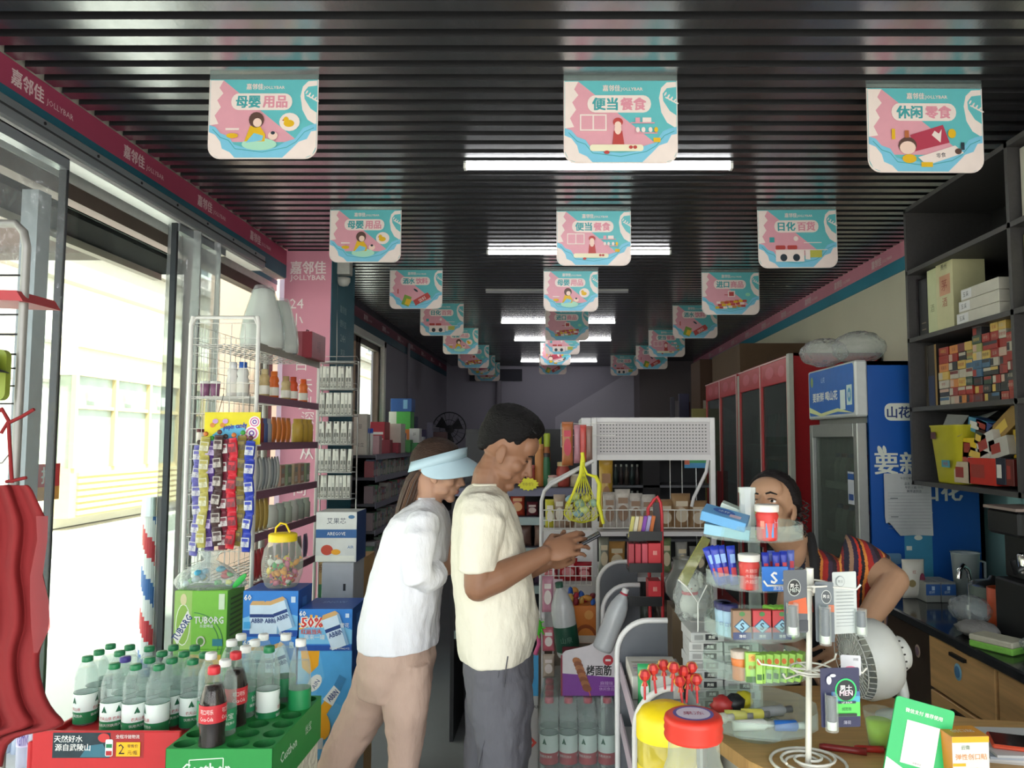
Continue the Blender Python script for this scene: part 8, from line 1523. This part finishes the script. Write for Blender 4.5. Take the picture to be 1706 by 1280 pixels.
t.loft(rings_px([(828, 700, 728, .048), (835, 690, 734, .085), (845, 674, 740, .125), (860, 656, 746, .158), (880, 644, 750, .166), (915, 632, 750, .162), (960, 618, 743, .158), (1000, 609, 735, .158), (1040, 601, 730, .168), (1073, 600, 727, .172)], YW), WS)
for sy in (-1, 1):
    yo = YW+sy*.155; t.ell(A(704, 876, yo-sy*.02), (.056, .06, .055), WS); t.tube([A(708, 862, yo-sy*.035), A(700, 898, yo+sy*.010), A(695, 935, yo+sy*.022), A(697, 957, yo+sy*.024), A(712, 962, yo+sy*.015-(.03 if sy > 0 else -.03)), A(731, 954, yo+sy*.01-(.05 if sy > 0 else -.07))], [.050, .056, .051, .050, .046, .041], WS, 20)
fuse(shift(t), .0045, 'long_shirt', WS, wo, 4, [(.12, .022), (.05, .004)])
q = MB(); q.tube([(x-OFF.x, y-OFF.y, z-OFF.z) for x, y, z in rings_px([(830, 698, 730, .05)], YW)[0]], .004, WS, 8, True); q.build('collar', wo)
BT = mat('#bfa394', .85, var=.03, scale=15, bump=1.5, bscale=13, stretch=(1, 1, .4)); t = MB()
t.loft(rings_px([(1050, 603, 724, .155), (1085, 600, 723, .16), (1120, 598, 720, .155), (1150, 600, 714, .13)], YW), BT)
t.tube([A(676, 1105, 2.55), A(678, 1180, 2.54), A(674, 1280, 2.54), A(668, 1400, 2.54), A(664, 1510, 2.54)], [.082, .072, .050, .046, .044], BT, 22)
t.tube([A(640, 1110, 2.68), A(612, 1180, 2.69), A(580, 1235, 2.70), A(552, 1290, 2.70), A(500, 1400, 2.70), A(470, 1470, 2.70)], [.085, .075, .066, .060, .052, .048], BT, 22)
fuse(shift(t), .005, 'trousers', BT, wo, 3, [(.12, .022), (.05, .009)])
for px, yy, a in ((672, 2.54, 0), (480, 2.70, 0)): q = shoe(None, at(px, 1520, yy).x, yy, m_('#d8d4cc'), a, .9); shift(q).build('shoe', wo)
# ---------------------------------------------------------------- the shopkeeper behind the counter
SK3 = mat('#a88268', .5, var=.05, scale=20, sss=.04, spec=.35); YO = 2.42; OFF = Vector((0, YO, 0)); A = lambda px, py, Y=YO: at(px, py, Y)
ow = thing('person', 'shopkeeper with curly black hair in striped knit vest and black apron behind the counter', 'person', (0, YO, 0))
hc_ = A(1286, 848, 2.34); Mh = Matrix.Translation(hc_) @ Matrix.Rotation(-.10, 4, 'Y') @ Matrix.Rotation(radians(-126), 4, 'Z') @ Matrix.Rotation(-.48, 4, 'Y'); hs = .90
b = MB(); head_shapes(b, Mh, SK3, hs, 1.02); cap(b, [Mh @ Vector((-.03, 0, -.04)), A(1312, 900, 2.40), A(1335, 930, 2.44)], [.052, .052, .062], SK3, 18)
tor = lambda rows, m, mb: mb.loft([[(c[0]+rx*cos(t_), c[1]+ry*sin(t_), c[2]+rx*cos(t_)*k_) for t_ in [2*pi*k/36 for k in range(36)]] for c, rx, ry, k_ in rows], m)
C = [(A(1345, 912, 2.44), .05, .05, -.2), (A(1372, 930, 2.44), .13, .09, -.25), (A(1390, 965, 2.45), .165, .105, -.25), (A(1392, 1020, 2.46), .155, .11, -.15), (A(1392, 1100, 2.47), .145, .115, -.05), (A(1398, 1180, 2.48), .15, .12, 0), (A(1400, 1240, 2.48), .16, .125, 0)]
tor([(c, rx-.02, ry-.02, k_) for c, rx, ry, k_ in C], SK3, b)
for dx in (-.08, .08): b.tube([A(1400, 1230, 2.48)+Vector((dx, 0, 0)), Vector((.90+dx, 2.48, .45)), Vector((.90+dx, 2.48, .06))], [.08, .055, .04], SK3, 14)
s1, e1, w1 = A(1446, 946, 2.40), A(1490, 968, 2.30), A(1424, 1062, 2.17); cap(b, [s1, s1.lerp(e1, .5), e1], [.056, .052, .042], SK3, 18); cap(b, [e1, e1.lerp(w1, .35), w1], [.041, .040, .026], SK3, 18); hand(b, w1, (-.7, .1, -.55), (-.3, .5, -.4), -1, SK3, curl=.35, s=.95)
s2, e2, w2 = A(1330, 940, 2.50), A(1310, 1050, 2.40), A(1335, 1090, 2.24); cap(b, [s2, e2], [.05, .04], SK3, 16); cap(b, [e2, w2], [.038, .026], SK3, 16); hand(b, w2, (.5, -.5, -.6), (0, 0, -1), 1, SK3, curl=.3, s=.92)
fuse(shift(b), .0036, 'body', SK3, ow, 3)
MhL = Matrix.Translation(-OFF) @ Mh; face_parts(ow, MhL, hs, SK3, '#a0605c', 'open')
def ow_hair(d):
    line = -.30+.78*sstep(.05, .75, d.x); t = sstep(line-.1, line+.1, d.z); return -.012+(.024)*t if t > .02 else -.014
hair_cap(ow, MhL, hs, ow_hair, '#181314')
q = MB()
for k in range(70):
    a = random.uniform(1.6, 4.7); z = random.uniform(-.045, .06); side = random.uniform(-1, 1); c = Vector((-.05+.05*cos(a), .085*side, z))*hs; r = random.uniform(.007, .013); P_ = [MhL @ (c+Vector((r*cos(t_*1.9), r*sin(t_*1.9), -.006*t_))) for t_ in range(6)]; q.tube(P_, .0022, mat('#1c1616', .4), 4)
q = q.build('hair_curls', ow); q['kind'] = 'stuff'
def stripes(scale=9.0, ang=-.5):
    m = bpy.data.materials.new('m_knit'); m.use_nodes = True; n = m.node_tree.nodes; L = m.node_tree.links; bb = n['Principled BSDF']; bb.inputs['Roughness'].default_value = .9
    t_ = n.new('ShaderNodeTexCoord'); mp = n.new('ShaderNodeMapping'); mp.inputs['Rotation'].default_value = (0, ang, 0); mp.inputs['Scale'].default_value = (scale, 1, 1); L.new(t_.outputs['Object'], mp.inputs[0]); sp_ = n.new('ShaderNodeSeparateXYZ'); L.new(mp.outputs[0], sp_.inputs[0])
    nz = n.new('ShaderNodeTexNoise'); nz.inputs['Scale'].default_value = 160; L.new(t_.outputs['Object'], nz.inputs['Vector']); ad = n.new('ShaderNodeMath'); ad.operation = 'MULTIPLY_ADD'; ad.inputs[1].default_value = .06; L.new(nz.outputs['Fac'], ad.inputs[0]); L.new(sp_.outputs['X'], ad.inputs[2]); fr = n.new('ShaderNodeMath'); fr.operation = 'FRACT'; L.new(ad.outputs[0], fr.inputs[0])
    cr = n.new('ShaderNodeValToRGB'); cr.color_ramp.interpolation = 'CONSTANT'; e = cr.color_ramp.elements
    st = ((0, '#2a1c24'), (.10, '#8a2a22'), (.17, '#c8843c'), (.22, '#6a1f22'), (.28, '#1c1c2c'), (.40, '#8a6a54'), (.50, '#2c2038'), (.60, '#b8321f'), (.66, '#20161c'), (.72, '#c87a34'), (.78, '#9a2420'), (.90, '#3a2a3c'))
    e[0].position = 0; e[0].color = (*lin(st[0][1]), 1); e[1].position = st[1][0]; e[1].color = (*lin(st[1][1]), 1)
    for p_, c in st[2:]: x = e.new(p_); x.color = (*lin(c), 1)
    L.new(fr.outputs[0], cr.inputs[0]); L.new(cr.outputs[0], bb.inputs['Base Color']); bp = n.new('ShaderNodeBump'); bp.inputs['Strength'].default_value = .5; bp.inputs['Distance'].default_value = .004; L.new(nz.outputs['Fac'], bp.inputs['Height']); L.new(bp.outputs[0], bb.inputs['Normal']); return m
KN = stripes(); t = MB(); tor(C[:5], KN, t)
t.tube([A(1400, 930, 2.43), A(1436, 940, 2.405), A(1468, 955, 2.36)], [.078, .070, .058], KN, 22); t.tube([A(1352, 925, 2.47), A(1335, 950, 2.49)], [.068, .058], KN, 20)
fuse(shift(t), .0045, 'knit_vest', KN, ow, 4, [(.08, .008)])
BA = mat('#141316', .85, var=.05, bump=.1, bscale=20); t = MB(); tor([(A(1388, 1010, 2.455), .14, .118, 0)]+[(c, rx+.012, ry+.014, 0) for c, rx, ry, k_ in C[4:]]+[(Vector((.90, 2.48, .50)), .17, .12, 0), (Vector((.90, 2.48, .12)), .14, .11, 0)], BA, t); fuse(shift(t), .006, 'apron', BA, ow, 4, [(.1, .012)])
q = MB(); q.tube([tuple(A(x, y, Yv)-OFF) for x, y, Yv in ((1350, 893, 2.42), (1354, 912, 2.355), (1357, 945, 2.335), (1360, 985, 2.34), (1364, 1030, 2.34))], .014, BA, 8); q.build('apron_strap', ow)
for dx in (-.08, .08): q = shoe(None, .90+dx, 2.44, BLACK, -pi/2); shift(q).build('shoe', ow)
